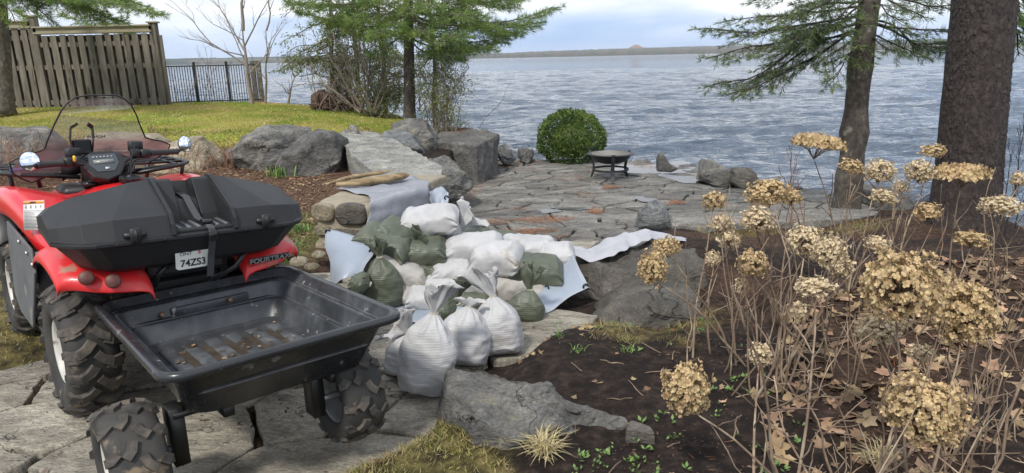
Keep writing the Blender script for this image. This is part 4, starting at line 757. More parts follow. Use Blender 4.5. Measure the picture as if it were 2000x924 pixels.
    # mesh: rows between left chain and right chain by height
    def row(pyy):
        xs_ = []
        for i in range(len(ol)):
            (x1, y1), (x2, y2) = ol[i], ol[(i + 1) % len(ol)]
            if (y1 - pyy) * (y2 - pyy) < 0: xs_.append(x1 + (x2 - x1) * (pyy - y1) / (y2 - y1))
        return sorted(xs_)
    rows = []
    for pyy in [187, 190, 195, 202, 212, 224, 238, 252, 264, 272, 280, 288, 294.9]:
        xs_ = row(pyy); a, b = xs_[0], xs_[-1]; rr_ = []
        for k in range(17): x = a + (b - a) * k / 16; p = AL(x, pyy, wsx(x, pyy)); s_ = (k / 8 - 1); p.x += .03 * (1 - s_ * s_); rr_.append(p)
        rows.append(rr_)
    mb.grid(rows)
    for (lo, hi, rws) in ((0, 1, [295.1, 305, 318, 332, 345, 354]), (-2, -1, [297, 303, 310, 318])):
        rows = []
        for pyy in rws:
            xs_ = row(pyy)
            if len(xs_) < 2: continue
            a, b = (xs_[0], xs_[1]) if lo == 0 else (xs_[-2], xs_[-1]); rows.append([AL(a + (b - a) * k / 8, pyy, wsx(a + (b - a) * k / 8, pyy)) for k in range(9)])
        mb.grid(rows)
    ws = mb.build('windshield', M['glass'], t)
    mb = MB(); mb.tube(Pw[27:] + Pw[:20], .0045, 6); mb.build('windshield_trim', M['black'], ws)
    mb = MB(); st_ = [Pw[26] , AL(118, 318, 1.0), AL(150, 304, 1.0), AL(190, 296, 1.01), AL(235, 300, 1.02), AL(262, 312, 1.03)]
    mb.rings([[p, p + Vector((.02, 0, .0)), p + Vector((.02, 0, -.10)), p + Vector((0, 0, -.10))] for p in st_[1:]]); mb.build('windshield_bracket', M['black'], t)
    c = AL(187, 267, .975); text_mesh('decal', 'HONDA', .019, M['ink'], ws, frameM(c + Vector((-.006, 0, 0)), (0, 1, .02), (-.25, 0, 1)), font_sx=1.25, bold=.0005)
    # front rack
    mb = MB(); z = .955
    def rk(sg): return [Vector((.98, sg * .14, z - .03)), Vector((1.0, sg * .40, z)), Vector((1.12, sg * .475, z)), Vector((1.46, sg * .46, z)), Vector((1.54, sg * .36, z))]
    for sg in (1, -1): mb.tube(rk(sg), .012, 8); mb.tube([(1.06, sg * .16, z - .02), (1.08, sg * .40, z - .004), (1.45, sg * .38, z)], .009, 8); mb.tube([(1.1, sg * .44, z), (1.12, sg * .43, z - .10)], .011, 8)
    mb.tube([(1.54, .36, z), (1.56, 0, z), (1.54, -.36, z)], .012, 8)
    for x in (1.2, 1.32, 1.44): mb.tube([(x, -.46, z), (x, .46, z)], .009, 8)
    for sg in (1, -1): mb.tube([(1.3, sg * .3, z), (1.3, sg * .28, .84)], .012, 8)
    mb.build('front_rack', M['steel'], t)
    mb = MB(); mb.tube([(1.06, .44, z + .02), (1.10, .12, z + .03)], .008, 8); mb.build('tube', M['blue'], t)
    mb = MB(); mb.box((.95, .0, .86), (.2, .5, .06), bev=.02); mb.box((1.0, 0, .95), (.10, .26, .16), bev=.03); mb.build('headstock_cover', M['black'], t)
    # licence plate
    pl = frameM((-.445, .042, .725), (0, -1, 0), (-.12, 0, 1)); mb = MB(); w_, h_ = .071, .037
    pts = [(-w_, h_), (w_, h_), (w_, -h_ * .5), (w_ * .8, -h_ * .85), (w_ * .7, -h_), (-w_ * .85, -h_), (-w_, -h_ * .8)]
    mb.rings([[pl @ Vector((x, y, z_)) for x, y in pts] for z_ in (-.002, .002)]); plo = mb.build('licence_plate', M['plate'], t, smooth=False)
    text_mesh('plate_number', '74ZS3', .043, M['ink'], plo, pl @ Matrix.Translation((-.002, -.012, .0032)), font_sx=.92, bold=.0008); text_mesh('plate_province', 'ONT', .021, M['ink'], plo, pl @ Matrix.Translation((-.030, .030, .0032)), font_sx=1.1)
    text_mesh('plate_sticker', 'B', .020, M['red'], plo, pl @ Matrix.Translation((.024, .030, .0032)))
    # fender lettering on the right fender
    eo = frameM((-.414, -.30, .668), (-.06, -1, .045), (-.35, 0, 1)); text_mesh('emblem', 'FOURTRAX', .034, M['silver'], fR, eo @ Matrix.Translation((0, 0, .006)), font_sx=1.05, bold=.0006)
    mb = MB(); mb.box(eo.translation, (.185, .03, .003), M=eo.to_3x3().to_4x4()); mb.build('emblem_base', M['ink'], fR)
    # warning label on the left body side
    lp = frameM((.40, .468, .80), (.93, .36, -.02) if False else (-.80, -.28, .0), (.08, -.3, 1)); lx = AL(67, 420, .40)
    L4 = [AL(40, 396, .47), AL(80, 394, .30), AL(93, 445, .27), AL(53, 448, .40)]; ex = (L4[1] - L4[0]); ey = (L4[0] - L4[3]); nrm = ex.cross(ey).normalized(); o0 = (L4[0] + L4[1] + L4[2] + L4[3]) / 4; lp = frameM(o0, ex, ey); w_, h_ = ex.length / 2, ey.length / 2
    mb = MB(); mb.box(lp.translation, (2 * w_, 2 * h_, .003), M=lp.to_3x3().to_4x4()); lb_ = mb.build('warning_label', M['paper'], t)
    mb = MB(); mb.box(lp @ Vector((0, h_ * .88, .0015)), (2 * w_, h_ * .2, .002), M=lp.to_3x3().to_4x4()); mb.build('label_header', M['orange'], lb_)
    text_mesh('label_heading', 'WARNING', h_ * .17, M['ink'], lb_, lp @ Matrix.Translation((0, h_ * .88, .003)))
    mb = MB(); g = random.Random(2)
    for k in range(4):
        c = Vector((-w_ * .72 + w_ * .48 * k, h_ * .58, .002)); mb.rings([[lp @ (c + Vector((r_ * math.cos(a), r_ * math.sin(a), 0))) for a in [2 * math.pi * i / 14 for i in range(14)]] for r_ in (h_ * .13, h_ * .10)], capa=False, capb=False); mb.box(lp @ c, (h_ * .11, h_ * .05, .001), M=lp.to_3x3().to_4x4() @ Matrix.Rotation(.6 * k, 4, 'Z'))
    for k in range(13):
        ww = g.uniform(.5, .92) * w_; mb.box(lp @ Vector((-w_ * .92 + ww, h_ * (.32 - .095 * k), .002)), (2 * ww * .98, h_ * .022, .001), M=lp.to_3x3().to_4x4())
    mb.build('label_print', M['ink'], lb_)
    # ------------ cargo box, strapped on a little askew
    prj = [(.122, 1.038), (.20, 1.030), (.32, 1.003), (.42, .982), (.485, .955), (.515, .925)]
    box = MB()
    def octo(ax0, ax1, by, z): return [Vector((-ax0, by * .75, z)), Vector((-ax0 + .035, by * .88, z)), Vector((-ax0 + .14, by, z)), Vector((ax1 - .06, by, z)), Vector((ax1, by * .86, z)), Vector((ax1, -by * .86, z)), Vector((ax1 - .06, -by, z)), Vector((-ax0 + .14, -by, z)), Vector((-ax0 + .035, -by * .88, z)), Vector((-ax0, -by * .75, z))]
    nb_ = len(box.v)
    box.rings([octo(.37, -.06, .38, .695), octo(.42, -.04, .425, .720), octo(.49, .01, .50, .822), octo(.507, .022, .52, .832), octo(.507, .022, .52, .846), octo(.495, .015, .505, .852)])
    box.v = [(x, y * (1.02 if y > 0 else .91), z) for x, y, z in box.v]
    hw = .118
    box.box((-.395, 0, .858), (.20, 2 * hw, .022), bev=.006)
    def prism(xz, y0, y1): box.rings([[Vector((x, y, z)) for x, z in xz] for y in (y0, y1)])
    for s_ in (-1, 1): prism([(-.315, .85), (-.300, .89), (-.195, 1.028), (-.17, 1.036), (.0, .99), (.0, .85)], s_ * .042, s_ * (hw + .002))
    prism([(-.312, .85), (-.300, .87), (-.245, .948), (-.13, .955), (-.10, 1.015), (.0, .99), (.0, .85)], -.0425, .0425)
    for s_ in (-1, 1):
        rr_ = []
        for x, z in ((-.512, .852), (-.502, .895), (-.474, .935), (-.205, 1.044), (-.17, 1.048), (.0, .998)): rr_.append([Vector((x + (.012 if z < .93 else 0), s_ * (hw - .004), z - .014)), Vector((x, s_ * (hw - .004), z)), Vector((x, s_ * (hw + .012), z)), Vector((x + (.012 if z < .93 else 0), s_ * (hw + .012), z - .014))])
        box.rings(rr_)
    bx = box.build('cargo_box', M['boxplastic'], t, smooth=False, bevel=.006)
    pv = Vector((-.48, 0, 0)); bx.matrix_local = Matrix.Translation(pv) @ Matrix.Rotation(R(-3.5), 4, 'Z') @ Matrix.Translation(-pv)
    for k in range(6):
        y = -hw + .026 + k * .037
        mb = MB(); mb.box((-.41, y, .870), (.15, .016, .006), bev=.002); mb.build('floor_rib', M['ribgrey'], bx)
    for s_ in (1, -1):
        rs = []
        for y, zt in prj:
            k = max(0, (y - .38) / .135); x0 = -.503 + .13 * k ** 1.6; x1 = -.470 + .12 * k ** 1.6; zr = .928 - .03 * k; xt = -.175 - .02 * k
            y *= 1.03 if s_ > 0 else .91
            rs.append([Vector((x0, s_ * y, .849)), Vector((x1, s_ * y, zr)), Vector((xt, s_ * y, zt)), Vector((.0, s_ * y, zt - .035)), Vector((.018 - .03 * k, s_ * y, zt - .09)), Vector((.018 - .03 * k, s_ * y, .849))])
        mb = MB(); mb.rings(rs); ld = mb.build('lid', M['boxplastic'], bx, smooth=False, bevel=.006)
        yl = .262 if s_ > 0 else -.25; mb = MB(); mb.box((-.508, yl, .866), (.016, .040, .060), bev=.005); mb.box((-.518, yl, .868), (.010, .018, .040), bev=.003); mb.rings([[Vector((-.500 - .012 * math.sin(a), yl + .040 * math.cos(a), .868 + z_)) for a in [math.pi * i / 10 for i in range(11)]] for z_ in (-.010, .010)]); mb.tube([(-.516, yl, .895), (-.524, yl, .868), (-.520, yl, .835)], .004, 6)
        mb.build('latch', M['black'], ld)
        for y_ in (.16, .33, .44):
            mb = MB(); mb.tube([(-.506 + (.08 if y_ > .4 else 0), s_ * y_, .838), (-.512 + (.08 if y_ > .4 else 0), s_ * y_, .838)], .004, 8); mb.build('rivet', M['black'], ld)
    mb = MB(); pth = [Vector((-.10, 0, .962)), Vector((-.245, 0, .958)), Vector((-.30, -.004, .92)), Vector((-.36, -.01, .882)), Vector((-.44, -.016, .878)), Vector((-.512, -.02, .862)), Vector((-.520, -.02, .82)), Vector((-.475, -.02, .74)), Vector((-.44, -.02, .64))]
    mb.rings([[p + Vector((0, -.014, 0)), p + Vector((0, .014, 0)), p + Vector((0, .014, .003)), p + Vector((0, -.014, .003))] for p in pth]); stp = mb.build('strap', M['strap'], bx, smooth=False)
    mb = MB(); mb.box((-.455, -.018, .884), (.045, .042, .018), bev=.004); mb.box((-.526, -.02, .835), (.014, .036, .045), bev=.004); mb.build('buckle', M['blackgloss'], stp)
    mb = MB(); mb.box((-.30, .03, .685), (.10, .32, .09), bev=.02); mb.box((-.20, .0, .71), (.12, .5, .03), bev=.01); mb.tube([(-.33, -.22, .70), (-.35, .24, .71)], .012, 8); mb.build('tail_housing', M['black'], t, smooth=False)
quad()
# ---------------------------------------------------------------- the trailer
def trailer():
    A, pt, rl = R(130.5), -.046, .019; f = Vector((math.cos(A) * math.cos(pt), math.sin(A) * math.cos(pt), math.sin(pt))); l = Vector((-math.sin(A), math.cos(A), 0)); u = f.cross(l); l = (l * math.cos(rl) + u * math.sin(rl)).normalized(); u = f.cross(l).normalized()
    # world: rim centre at (-1.09, 2.571, .561)
    c = Vector((-1.09, 2.571, .561)); Mx = Matrix((f, l, u)).transposed().to_4x4(); Mx.translation = c - u * .561
    t = bpy.data.objects.new('dump_trailer', None); COL.objects.link(t); t.matrix_world = Mx; tag(t, 'empty black plastic tub trailer on two small knobbly wheels behind the quad', 'trailer')
    z = .561; HL, HW = .558, .432
    def rr(hl, hw, rad, z_, n=6):
        o = []
        for cx, cy, a0 in ((hl - rad, hw - rad, 0), (-hl + rad, hw - rad, 90), (-hl + rad, -hw + rad, 180), (hl - rad, -hw + rad, 270)):
            for k in range(n + 1): a = R(a0 + 90 * k / n); o.append(Vector((cx + rad * math.cos(a), cy + rad * math.sin(a), z_)))
        return o
    mb = MB()
    mb.rings([rr(.395, .30, .07, .335), rr(.415, .32, .08, .345), rr(.50, .385, .07, z - .045), rr(.505, .39, .07, z - .04), rr(HL - .012, HW - .012, .075, z - .035), rr(HL, HW, .08, z - .028), rr(HL, HW, .08, z - .012), rr(HL - .006, HW - .006, .076, z - .002), rr(HL - .018, HW - .018, .07, z), rr(HL - .03, HW - .03, .065, z - .006)], capb=False)
    tub = mb.build('tub', M['tub'], t)
    mb = MB()
    mb.rings([rr(HL - .03, HW - .03, .065, z - .006), rr(.507, .382, .065, z - .045), rr(.501, .376, .065, z - .050), rr(.488, .363, .06, z - .052), rr(.484, .359, .06, z - .056), rr(.465, .340, .06, z - .118), rr(.460, .335, .06, z - .124), rr(.445, .320, .06, z - .126), rr(.441, .316, .06, z - .131), rr(.412, .292, .07, .362), rr(.395, .275, .07, .352)], capa=False)
    ins = mb.build('tub_lining', M['tubin'], t, auto=24)
    for hl_, hw_, z_ in ((.507, .382, z - .047), (.465, .340, z - .121)):
        mb = MB(); P_ = rr(hl_ - .002, hw_ - .002, .065, z_); mb.tube(P_ + [P_[0]], .0045, 6, caps=False); mb.build('ledge', M['highlight_bead'], ins)  # thin raised line added along each step to draw its highlight
    for k in range(6):
        y = -.225 + .09 * k; mb = MB(); rs = []
        for x, h_ in ((-.32, 0), (-.30, .007), (-.1, .008), (.10, .008), (.30, .007), (.32, 0)):
            rs.append([Vector((x, y - .032, .350)), Vector((x, y - .024, .352 + h_)), Vector((x, y + .024, .352 + h_)), Vector((x, y + .032, .350))])
        mb.rings(rs); mb.build('floor_rib', M['rib'], ins)
    mb = MB(); g = random.Random(8)
    for k in range(5):
        y = -.18 + .09 * k; pts = []
        for i in range(26):
            a = 2 * math.pi * i / 26; rx = .23 * (1 + .3 * noise.noise(Vector((math.cos(a) * 2, math.sin(a) * 2, k)))); pts.append(Vector((.02 + rx * math.cos(a), y + .032 * (1 + .4 * noise.noise(Vector((math.sin(a) * 3, math.cos(a) * 3, k + 9)))) * math.sin(a), .3545)))
        mb.add(pts, [tuple(range(26))])
    mb.build('wet_dirt', M['mud'], ins, smooth=False)
    P, D, Nn = [], [], []
    for k in range(34): P.append((rnd.uniform(-.3, .3), rnd.uniform(-.25, .25), .368)); D.append((rnd.gauss(0, 1), rnd.gauss(0, 1), .15)); Nn.append((0, 0, 1))
    V, F = blades(P, D, [rnd.uniform(.012, .03) for _ in P], [rnd.uniform(.008, .02) for _ in P], np.array(Nn)); npmesh('leaf_litter', V, F, M['leaf'], ins)
    # moulded lip inside the front wall + bolts
    mb = MB(); mb.box((.466, -.02, z - .10), (.012, .34, .05), bev=.006); mb.build('handle_moulding', M['tubin'], tub)
    for y in (.19, -.10):
        mb = MB(); mb.tube([(.455, y, z - .09), (.435, y, z - .09)], [.012, .008], 8); mb.build('bolt', M['nut'], tub)
    # frame
    mb = MB(); mb.box((.0, 0, .30), (.05, .40, .05), bev=.004); mb.box((0, .2, .31), (.75, .04, .04), bev=.004); mb.box((0, -.2, .31), (.75, .04, .04), bev=.004)
    mb.tube([(.30, 0, .30), (1.0, .0, .33)], .025, 8); mb.tube([(.2, .2, .31), (.7, 0, .31)], .018, 8); mb.tube([(.2, -.2, .31), (.7, 0, .31)], .018, 8); mb.build('frame', M['steel'], t)
    for y in (.365, -.165):
        mb = MB(); mb.box((-.27, y - math.copysign(.012, y), .245), (.085, .05, .21), bev=.003); mb.box((-.27, y - math.copysign(.05, y), .325), (.10, .10, .02), bev=.003); mb.build('axle_bracket', M['steel'], t)
    for y, zz_ in ((.50, .195), (-.285, .195)):
        mb = MB(); mb.tube([(-.28, y - math.copysign(.15, y), zz_ + .005), (-.28, y, zz_)], .014, 10); mb.build('axle', M['rimsteel'], t)
        tyre(t, .205 if y > 0 else .195, .17, .105, None, 12, (-.28, y, zz_), 'trailer', M['rimsteel'] if y < 0 else M['rimwhite'], 1 if y > 0 else -1, 5)
trailer()
# ================================================================ sandbags
def weave(name, cols, rough_, sheen=.0, bs=1.0, spots=None):
    mt = mat(name, cols, scale=5, rough=rough_, bump=.0, spots=spots); t = mt.node_tree; p = t.nodes['Principled BSDF']; co = t.nodes[mt['co']]
    w1 = t.nodes.new('ShaderNodeTexWave'); w1.bands_direction = 'Z'; w1.inputs['Scale'].default_value = 26; w1.inputs['Distortion'].default_value = 2.5; w1.inputs['Detail'].default_value = 3; w1.inputs['Detail Scale'].default_value = .8
    n_ = t.nodes.new('ShaderNodeTexNoise'); n_.inputs['Scale'].default_value = 16; n_.inputs['Detail'].default_value = 7; n_.inputs['Roughness'].default_value = .6
    t.links.new(co.outputs[0], w1.inputs['Vector']); t.links.new(co.outputs[0], n_.inputs['Vector']); a = t.nodes.new('ShaderNodeMath'); a.operation = 'MULTIPLY_ADD'; a.inputs[1].default_value = .15
    t.links.new(w1.outputs[0], a.inputs[0]); t.links.new(n_.outputs[0], a.inputs[2]); u = t.nodes.new('ShaderNodeBump'); u.inputs['Strength'].default_value = bs; u.inputs['Distance'].default_value = .012; t.links.new(a.outputs[0], u.inputs['Height']); t.links.new(u.outputs[0], p.inputs['Normal'])
    return mt
M['bagw'] = weave('white_woven_bag', [(.33, .33, .332), (.41, .41, .415), (.48, .48, .49)], .6, bs=.30, spots=((.30, .26, .21), 3.2, .66))
M['bagd'] = weave('dusty_white_bag', [(.25, .232, .20), (.33, .315, .29), (.39, .38, .365)], .6, bs=.30, spots=((.36, .30, .22), 3.0, .6))
M['bagg'] = weave('green_woven_bag', [(.050, .060, .040), (.082, .094, .066), (.12, .132, .098)], .5, bs=.4)
M['string'] = mat('twine', (.5, .47, .4), rough=.8, bump=0)
def bag(label, A, B, wd, th, m_, up=(0, 0, 1), stand=False, neck=False, ruff=None, seed=1, sag=0.0, ns=30, nt=44, ripple=1.0, group=None):
    A, B = Vector(A), Vector(B); ax = (B - A); L_ = ax.length; ax.normalize(); up = Vector(up); sd_ = ax.cross(up).normalized(); up = sd_.cross(ax).normalized(); base = A.copy(); mb = MB(); rs = []; sv = Vector((seed * 5.3, seed * 2.1, 0))
    for i in range(ns + 1):
        s = i / ns
        if stand:
            w_ = .5 * wd * (.90 + .16 * math.sin(min(1, s / .62) * math.pi * .75)); h_ = .5 * th * (.42 + .58 * min(1, s / .16) ** .6)
            if s < .04: w_ *= .96
            k = max(0, (s - .50) / .50); w_ *= (1 - k ** 1.9 * (1 - .115)); h_ *= (1 - k ** 2.2 * (1 - .13))
        else:
            e0 = min(1, s / .16); e1 = min(1, (1 - s) / (.42 if neck else .16)); w_ = .5 * wd * (1.02 - .06 * e0); h_ = .5 * th * (.07 + .93 * e0 ** .55)
            if neck: k = 1 - e1; w_ *= 1 - k ** 1.8 * .88; h_ *= 1 - k ** 2.2 * .80
            else: w_ *= (1.04 - .04 * e1); h_ *= (.07 + .93 * e1 ** .55)
        c = ax * (L_ * s) + (Vector((0, 0, -1)) * sag * math.sin(math.pi * s) if not stand else Vector())
        nk = max(0, (s - .62) / .38) if (stand or neck) else 0; row = []
        for j in range(nt):
            a = 2 * math.pi * j / nt; ca, sa = math.cos(a), math.sin(a); e = (.70 if not stand else .82) if not nk > .5 else 1.0; x = math.copysign(abs(ca) ** e, ca); y = math.copysign(abs(sa) ** e, sa)
            fold = nk * (math.cos(9 * a + seed) * .10 + math.cos(15 * a + 2 * seed) * .07) + ((.14 * max(0, .22 - s) / .22 + (0 if neck else .14 * max(0, s - .78) / .22)) * math.cos(11 * a + seed) if not stand else 0)
            p = c + sd_ * (x * w_ * (1 + fold)) + up * (y * h_ * (1 + fold))
            q = p * 7 + sv; n_ = noise.noise_vector(q) * .013 + noise.noise_vector(q * 2.4) * .008 + Vector((0, 0, 1)) * (abs(noise.noise(q * 2.1)) - .2) * -.013 + noise.noise_vector(q * 5.5) * .005; rp = math.sin(s * L_ * 210 + 2.2 * math.sin(a * 2 + seed) + 3 * noise.noise(q * .5)) * .0007 * ripple * (1 - nk) * (1 if s < .75 else 0) * (.5 + noise.noise(q * .7))
            d = (sd_ * x + up * y); p = p + n_ * (1 - nk * .6) * min(1, max(wd, .1) / .25) + d * rp
            row.append(p)
        rs.append(row)
    mb.rings(rs); 
    if not stand:   # settle: flatten the underside
        zs = [v[2] for v in mb.v]; lo = min(zs); hi = max(zs)
    o = mb.build('sandbag', m_, loc=base, sub=1); tag(o, label, 'sandbag', 'sandbags stacked and standing at the steps')
    if ruff:
        rv, rl_, rw_ = Vector(ruff[0]), ruff[1], ruff[2]; rv.normalize(); c0 = ax * L_; sx_ = rv.cross(Vector((0, 1, 0.2))).normalized(); sy_ = rv.cross(sx_).normalized(); r0_ = max(.014, .05 * wd); mb = MB(); rs = []; nn_ = 40; K = 12
        for i in range(K + 1):
            s = i / K; rad = r0_ * .8 + (rw_ - r0_) * s ** 1.15; row = []
            for j in range(nn_):
                a = 2 * math.pi * j / nn_; f_ = 1 + (.42 * math.cos(5 * a + seed + 1.2 * s) + .30 * math.cos(3 * a + seed * 3) * s + .20 * math.cos(11 * a + seed * 2)) * min(1, s * 2.2); x, y = math.cos(a) * rad * f_ * 1.15, math.sin(a) * rad * f_ * .45
                zz = rl_ * s * (1 + .20 * math.cos(3 * a + seed) * s + .09 * math.cos(8 * a) * s)
                row.append(c0 - ax * .006 + rv * zz + sx_ * x + sy_ * y + Vector((0, 0, -1)) * rl_ * .16 * s * s * math.cos(a + seed) + noise.noise_vector(Vector((x * 22 + seed, y * 22, zz * 16))) * .020 * s + sx_ * (.25 * rl_ * s * s * math.sin(seed * 2.1)))
            rs.append(row)
        mb.rings(rs, capa=False, capb=False); mb.build('tied_neck', m_, o, solid=.0012)
        mb = MB(); r_ = r0_ * .95 + .003
        for dz in (-.003, .003): mb.tube([c0 + ax * dz + sx_ * r_ * 1.2 * math.cos(a) + sy_ * r_ * .9 * math.sin(a) for a in [2 * math.pi * k / 14 for k in range(15)]], .0022, 5, caps=False)
        mb.build('tie', M['string'], o)
        mb = MB(); g = random.Random(seed)
        for s_ in (-1, 1): mb.tube([c0 + sx_ * r_ * s_ * .3 - sy_ * r_, c0 + sx_ * (.02 * s_ + g.uniform(-.01, .01)) - sy_ * (r_ + .02) - ax * .02, c0 + sx_ * (.035 * s_) - sy_ * (r_ + .015) - ax * g.uniform(.03, .07)], .0014, 4)
        mb.build('tie_end', M['string'], o)
    return o
def px2m(d, Y): return d * (Y * .968 + .33) / FPX
def lie(label, x1, y1, x2, y2, tpx, Y, m_, dY=0.0, W=.26, seed=1, neck=False, ruff=None, tilt=0.0, **k):
    A = PY(x1, y1, Y); B = PY(x2, y2, Y + dY); T = px2m(tpx, Y)
    return bag(label, A, B, W, T * 1.03, m_, up=(0, -.25 + tilt, 1), seed=seed, neck=neck, ruff=ruff, **k)
Wm, Dm, Gm = M['bagw'], M['bagd'], M['bagg']
lie('white sandbag in the bottom layer, just right of the upright green bag', 762, 560, 812, 572, 36, 4.36, Dm, seed=1)
lie('short white sandbag in the bottom layer above the blue-grey ground sheet', 796, 573, 866, 582, 38, 4.30, Wm, seed=2)
lie('green sandbag in the bottom layer behind the standing white bags', 893, 584, 962, 582, 38, 4.34, Gm, seed=3)
lie('pale sandbag in the bottom layer behind the upright green ruffle', 1000, 574, 1066, 562, 40, 4.42, Dm, seed=4)
lie('long dusty white sandbag sloping down under the diagonal green bags', 730, 506, 836, 548, 50, 4.42, Dm, seed=5)
lie('white sandbag wedged in the second layer above the short bottom bag', 824, 556, 908, 560, 46, 4.40, Wm, seed=6)
lie('white sandbag in the second layer left of the stained fold', 897, 547, 970, 547, 46, 4.42, Wm, seed=7)
lie('full white sandbag in the second layer below the banded green bag', 958, 560, 1042, 556, 60, 4.44, Dm, seed=8)
lie('small green sandbag tucked under the thick green one', 790, 512, 858, 530, 42, 4.50, Gm, seed=9)
lie('white sandbag in the third layer between small green bag and white bags', 843, 527, 928, 530, 46, 4.47, Wm, seed=10)
lie('small white sandbag squeezed between two larger white bags', 915, 520, 980, 524, 46, 4.52, Dm, seed=11)
lie('white sandbag with a drooping sewn end beside the banded green bag', 926, 505, 1018, 505, 62, 4.50, Wm, seed=12, dY=-.10)
lie('green sandbag bound with dark bands at the right end of the pile', 990, 518, 1100, 536, 56, 4.46, Gm, seed=13)
lie('long green sandbag sloping down at the left end of the pile', 700, 456, 806, 500, 56, 4.55, Gm, seed=14, dY=-.1)
lie('thick green sandbag in the middle of the pile, left of the broad white one', 793, 489, 874, 492, 54, 4.52, Gm, seed=15)
lie('broad white sandbag with a pointed tip near the top of the pile', 864, 488, 986, 482, 52, 4.58, Wm, seed=16)
lie('flat white sandbag on the back row above the banded green bag', 980, 480, 1086, 488, 40, 4.80, Wm, seed=17)
lie('white sandbag at the right end of the top row beside the tarp', 1048, 498, 1122, 498, 44, 4.72, Wm, seed=18)
lie('thin olive sandbag barely showing behind the top row', 948, 469, 1010, 472, 24, 5.0, Gm, seed=19)
lie('white sandbag half hidden behind the left grey tarp', 712, 510, 756, 498, 44, 4.62, Wm, seed=20)
lie('green sandbag with a big knotted bunch, under the topmost white bag', 742, 442, 815, 478, 50, 4.60, Gm, seed=21, neck=True, ruff=((.5, -.3, .55), .10, .075), dY=-.08)
lie('white sandbag with an open flapping neck right of the topmost bag', 846, 474, 902, 446, 46, 4.80, Wm, seed=22, neck=True, ruff=((.5, .1, .55), .14, .085))
lie('dark green sandbag showing between two white bags at the back', 902, 458, 955, 462, 24, 4.95, Gm, seed=23)
lie('plump white sandbag lying topmost on the pile by the draped wall', 782, 438, 896, 424, 52, 4.66, Wm, seed=24)
lie('small green sandbag lying crumpled in front of the left tarp', 684, 548, 722, 556, 34, 4.12, Gm, seed=25, neck=True, ruff=((-.5, -.2, .3), .05, .04), W=.18)
lie('green sandbag lying behind the standing white bags with its ruffle up', 842, 606, 892, 594, 40, 3.72, Gm, seed=26, neck=True, ruff=((-.22, .0, .9), .12, .07), W=.2)
def hidden_fill():   # second row behind the visible face, seen from the side
    for i, (x1, y1, x2, y2, Y, t_) in enumerate(((760, 520, 850, 530, 4.72, 50), (880, 530, 985, 530, 4.74, 60), (990, 545, 1090, 545, 4.72, 60), (800, 470, 900, 475, 4.85, 50))):
        lie(('white sandbag in the hidden back row, %s' % ('behind the diagonal green bags', 'behind the middle of the pile', 'behind the banded green bag', 'under the topmost white bag')[i]), x1, y1, x2, y2, t_, Y, Dm, seed=40 + i)
hidden_fill()
def stand(label, bx, by, nx, ny, wpx, m_, ruff, seed, z=-.06, th=.72, dYn=.03, ripple=1.6):
    A = PZ(bx, by, z); s_ = (A.y * .968 + .38) / FPX; B = PY(nx, ny, A.y + dYn); A.y += .06; B.y += .06
    return bag(label, A + Vector((0, 0, .012)), B, wpx * s_, wpx * s_ * th, m_, up=(0, -1, .15), stand=True, ruff=ruff, seed=seed, ripple=ripple, ns=40, nt=52)
stand('white sandbag standing with its flared neck at the left of the front four', 786, 748, 800, 657, 84, Wm, ((-.45, -.1, .5), .09, .085), 31)
stand('large white sandbag standing foremost with a tall twisted neck', 824, 782, 845, 620, 110, Wm, ((.12, -.05, 1), .135, .055), 32, dYn=.02)
stand('white sandbag standing third with a small frilled knot, behind the foreground rock', 905, 722, 914, 606, 94, Wm, ((.1, 0, .5), .045, .055), 33, th=.8)
stand('round white sandbag standing rightmost with a large limp open neck', 974, 702, 962, 586, 100, Wm, ((-.28, .05, .9), .15, .075), 34, th=.85)
stand('green sandbag standing at the foot of the right tarp with a tall ruffle', 1020, 640, 1036, 572, 70, Gm, ((-.12, .0, 1), .14, .05), 35, z=-.1)
stand('green sandbag standing upright at the left behind the trailer corner', 744, 612, 738, 507, 80, Gm, ((-.05, 0, 1), .11, .055), 36, z=-.1)
# ================================================================ tarps and cloth
M['tarp'] = mat('grey_blue_tarp', [(.24, .28, .34), (.31, .35, .41)], scale=3, rough=.35, bump=.25, bscale=7, bdist=.02)
M['hem'] = mat('tarp_hem', [(.27, .30, .34), (.34, .37, .41)], scale=5, rough=.45, bump=.15, bscale=60, bdist=.002)
M['grom'] = mat('grommet', (.03, .035, .05), rough=.3, metal=.8, bump=0)
def bubble(name, c0, c1, sc=95, bs=.7):
    mt = mat(name, [c0, c1], scale=4, rough=.4, bump=0); t = mt.node_tree; p = t.nodes['Principled BSDF']; co = t.nodes[mt['co']]; v = t.nodes.new('ShaderNodeTexVoronoi'); v.inputs['Scale'].default_value = sc; v.inputs['Randomness'].default_value = .25
    t.links.new(co.outputs[0], v.inputs['Vector']); r_ = ramp(t, [(0, (1, 1, 1)), (.55, (0, 0, 0))]); t.links.new(v.outputs['Distance'], r_.inputs[0]); u = t.nodes.new('ShaderNodeBump'); u.inputs['Strength'].default_value = bs; u.inputs['Distance'].default_value = .004; t.links.new(r_.outputs[0], u.inputs['Height']); t.links.new(u.outputs[0], p.inputs['Normal']); return mt
M['bubble'] = bubble('bubbled_silver_cloth', (.22, .23, .26), (.33, .34, .38), 85, .9)
M['whitecloth'] = bubble('woven_white_sheet', (.33, .34, .37), (.43, .43, .46), 160, .5)
def P3(q):   # (px, py, v, mode)
    return PZ(q[0], q[1], q[2]) if len(q) > 3 else PY(q[0], q[1], q[2])
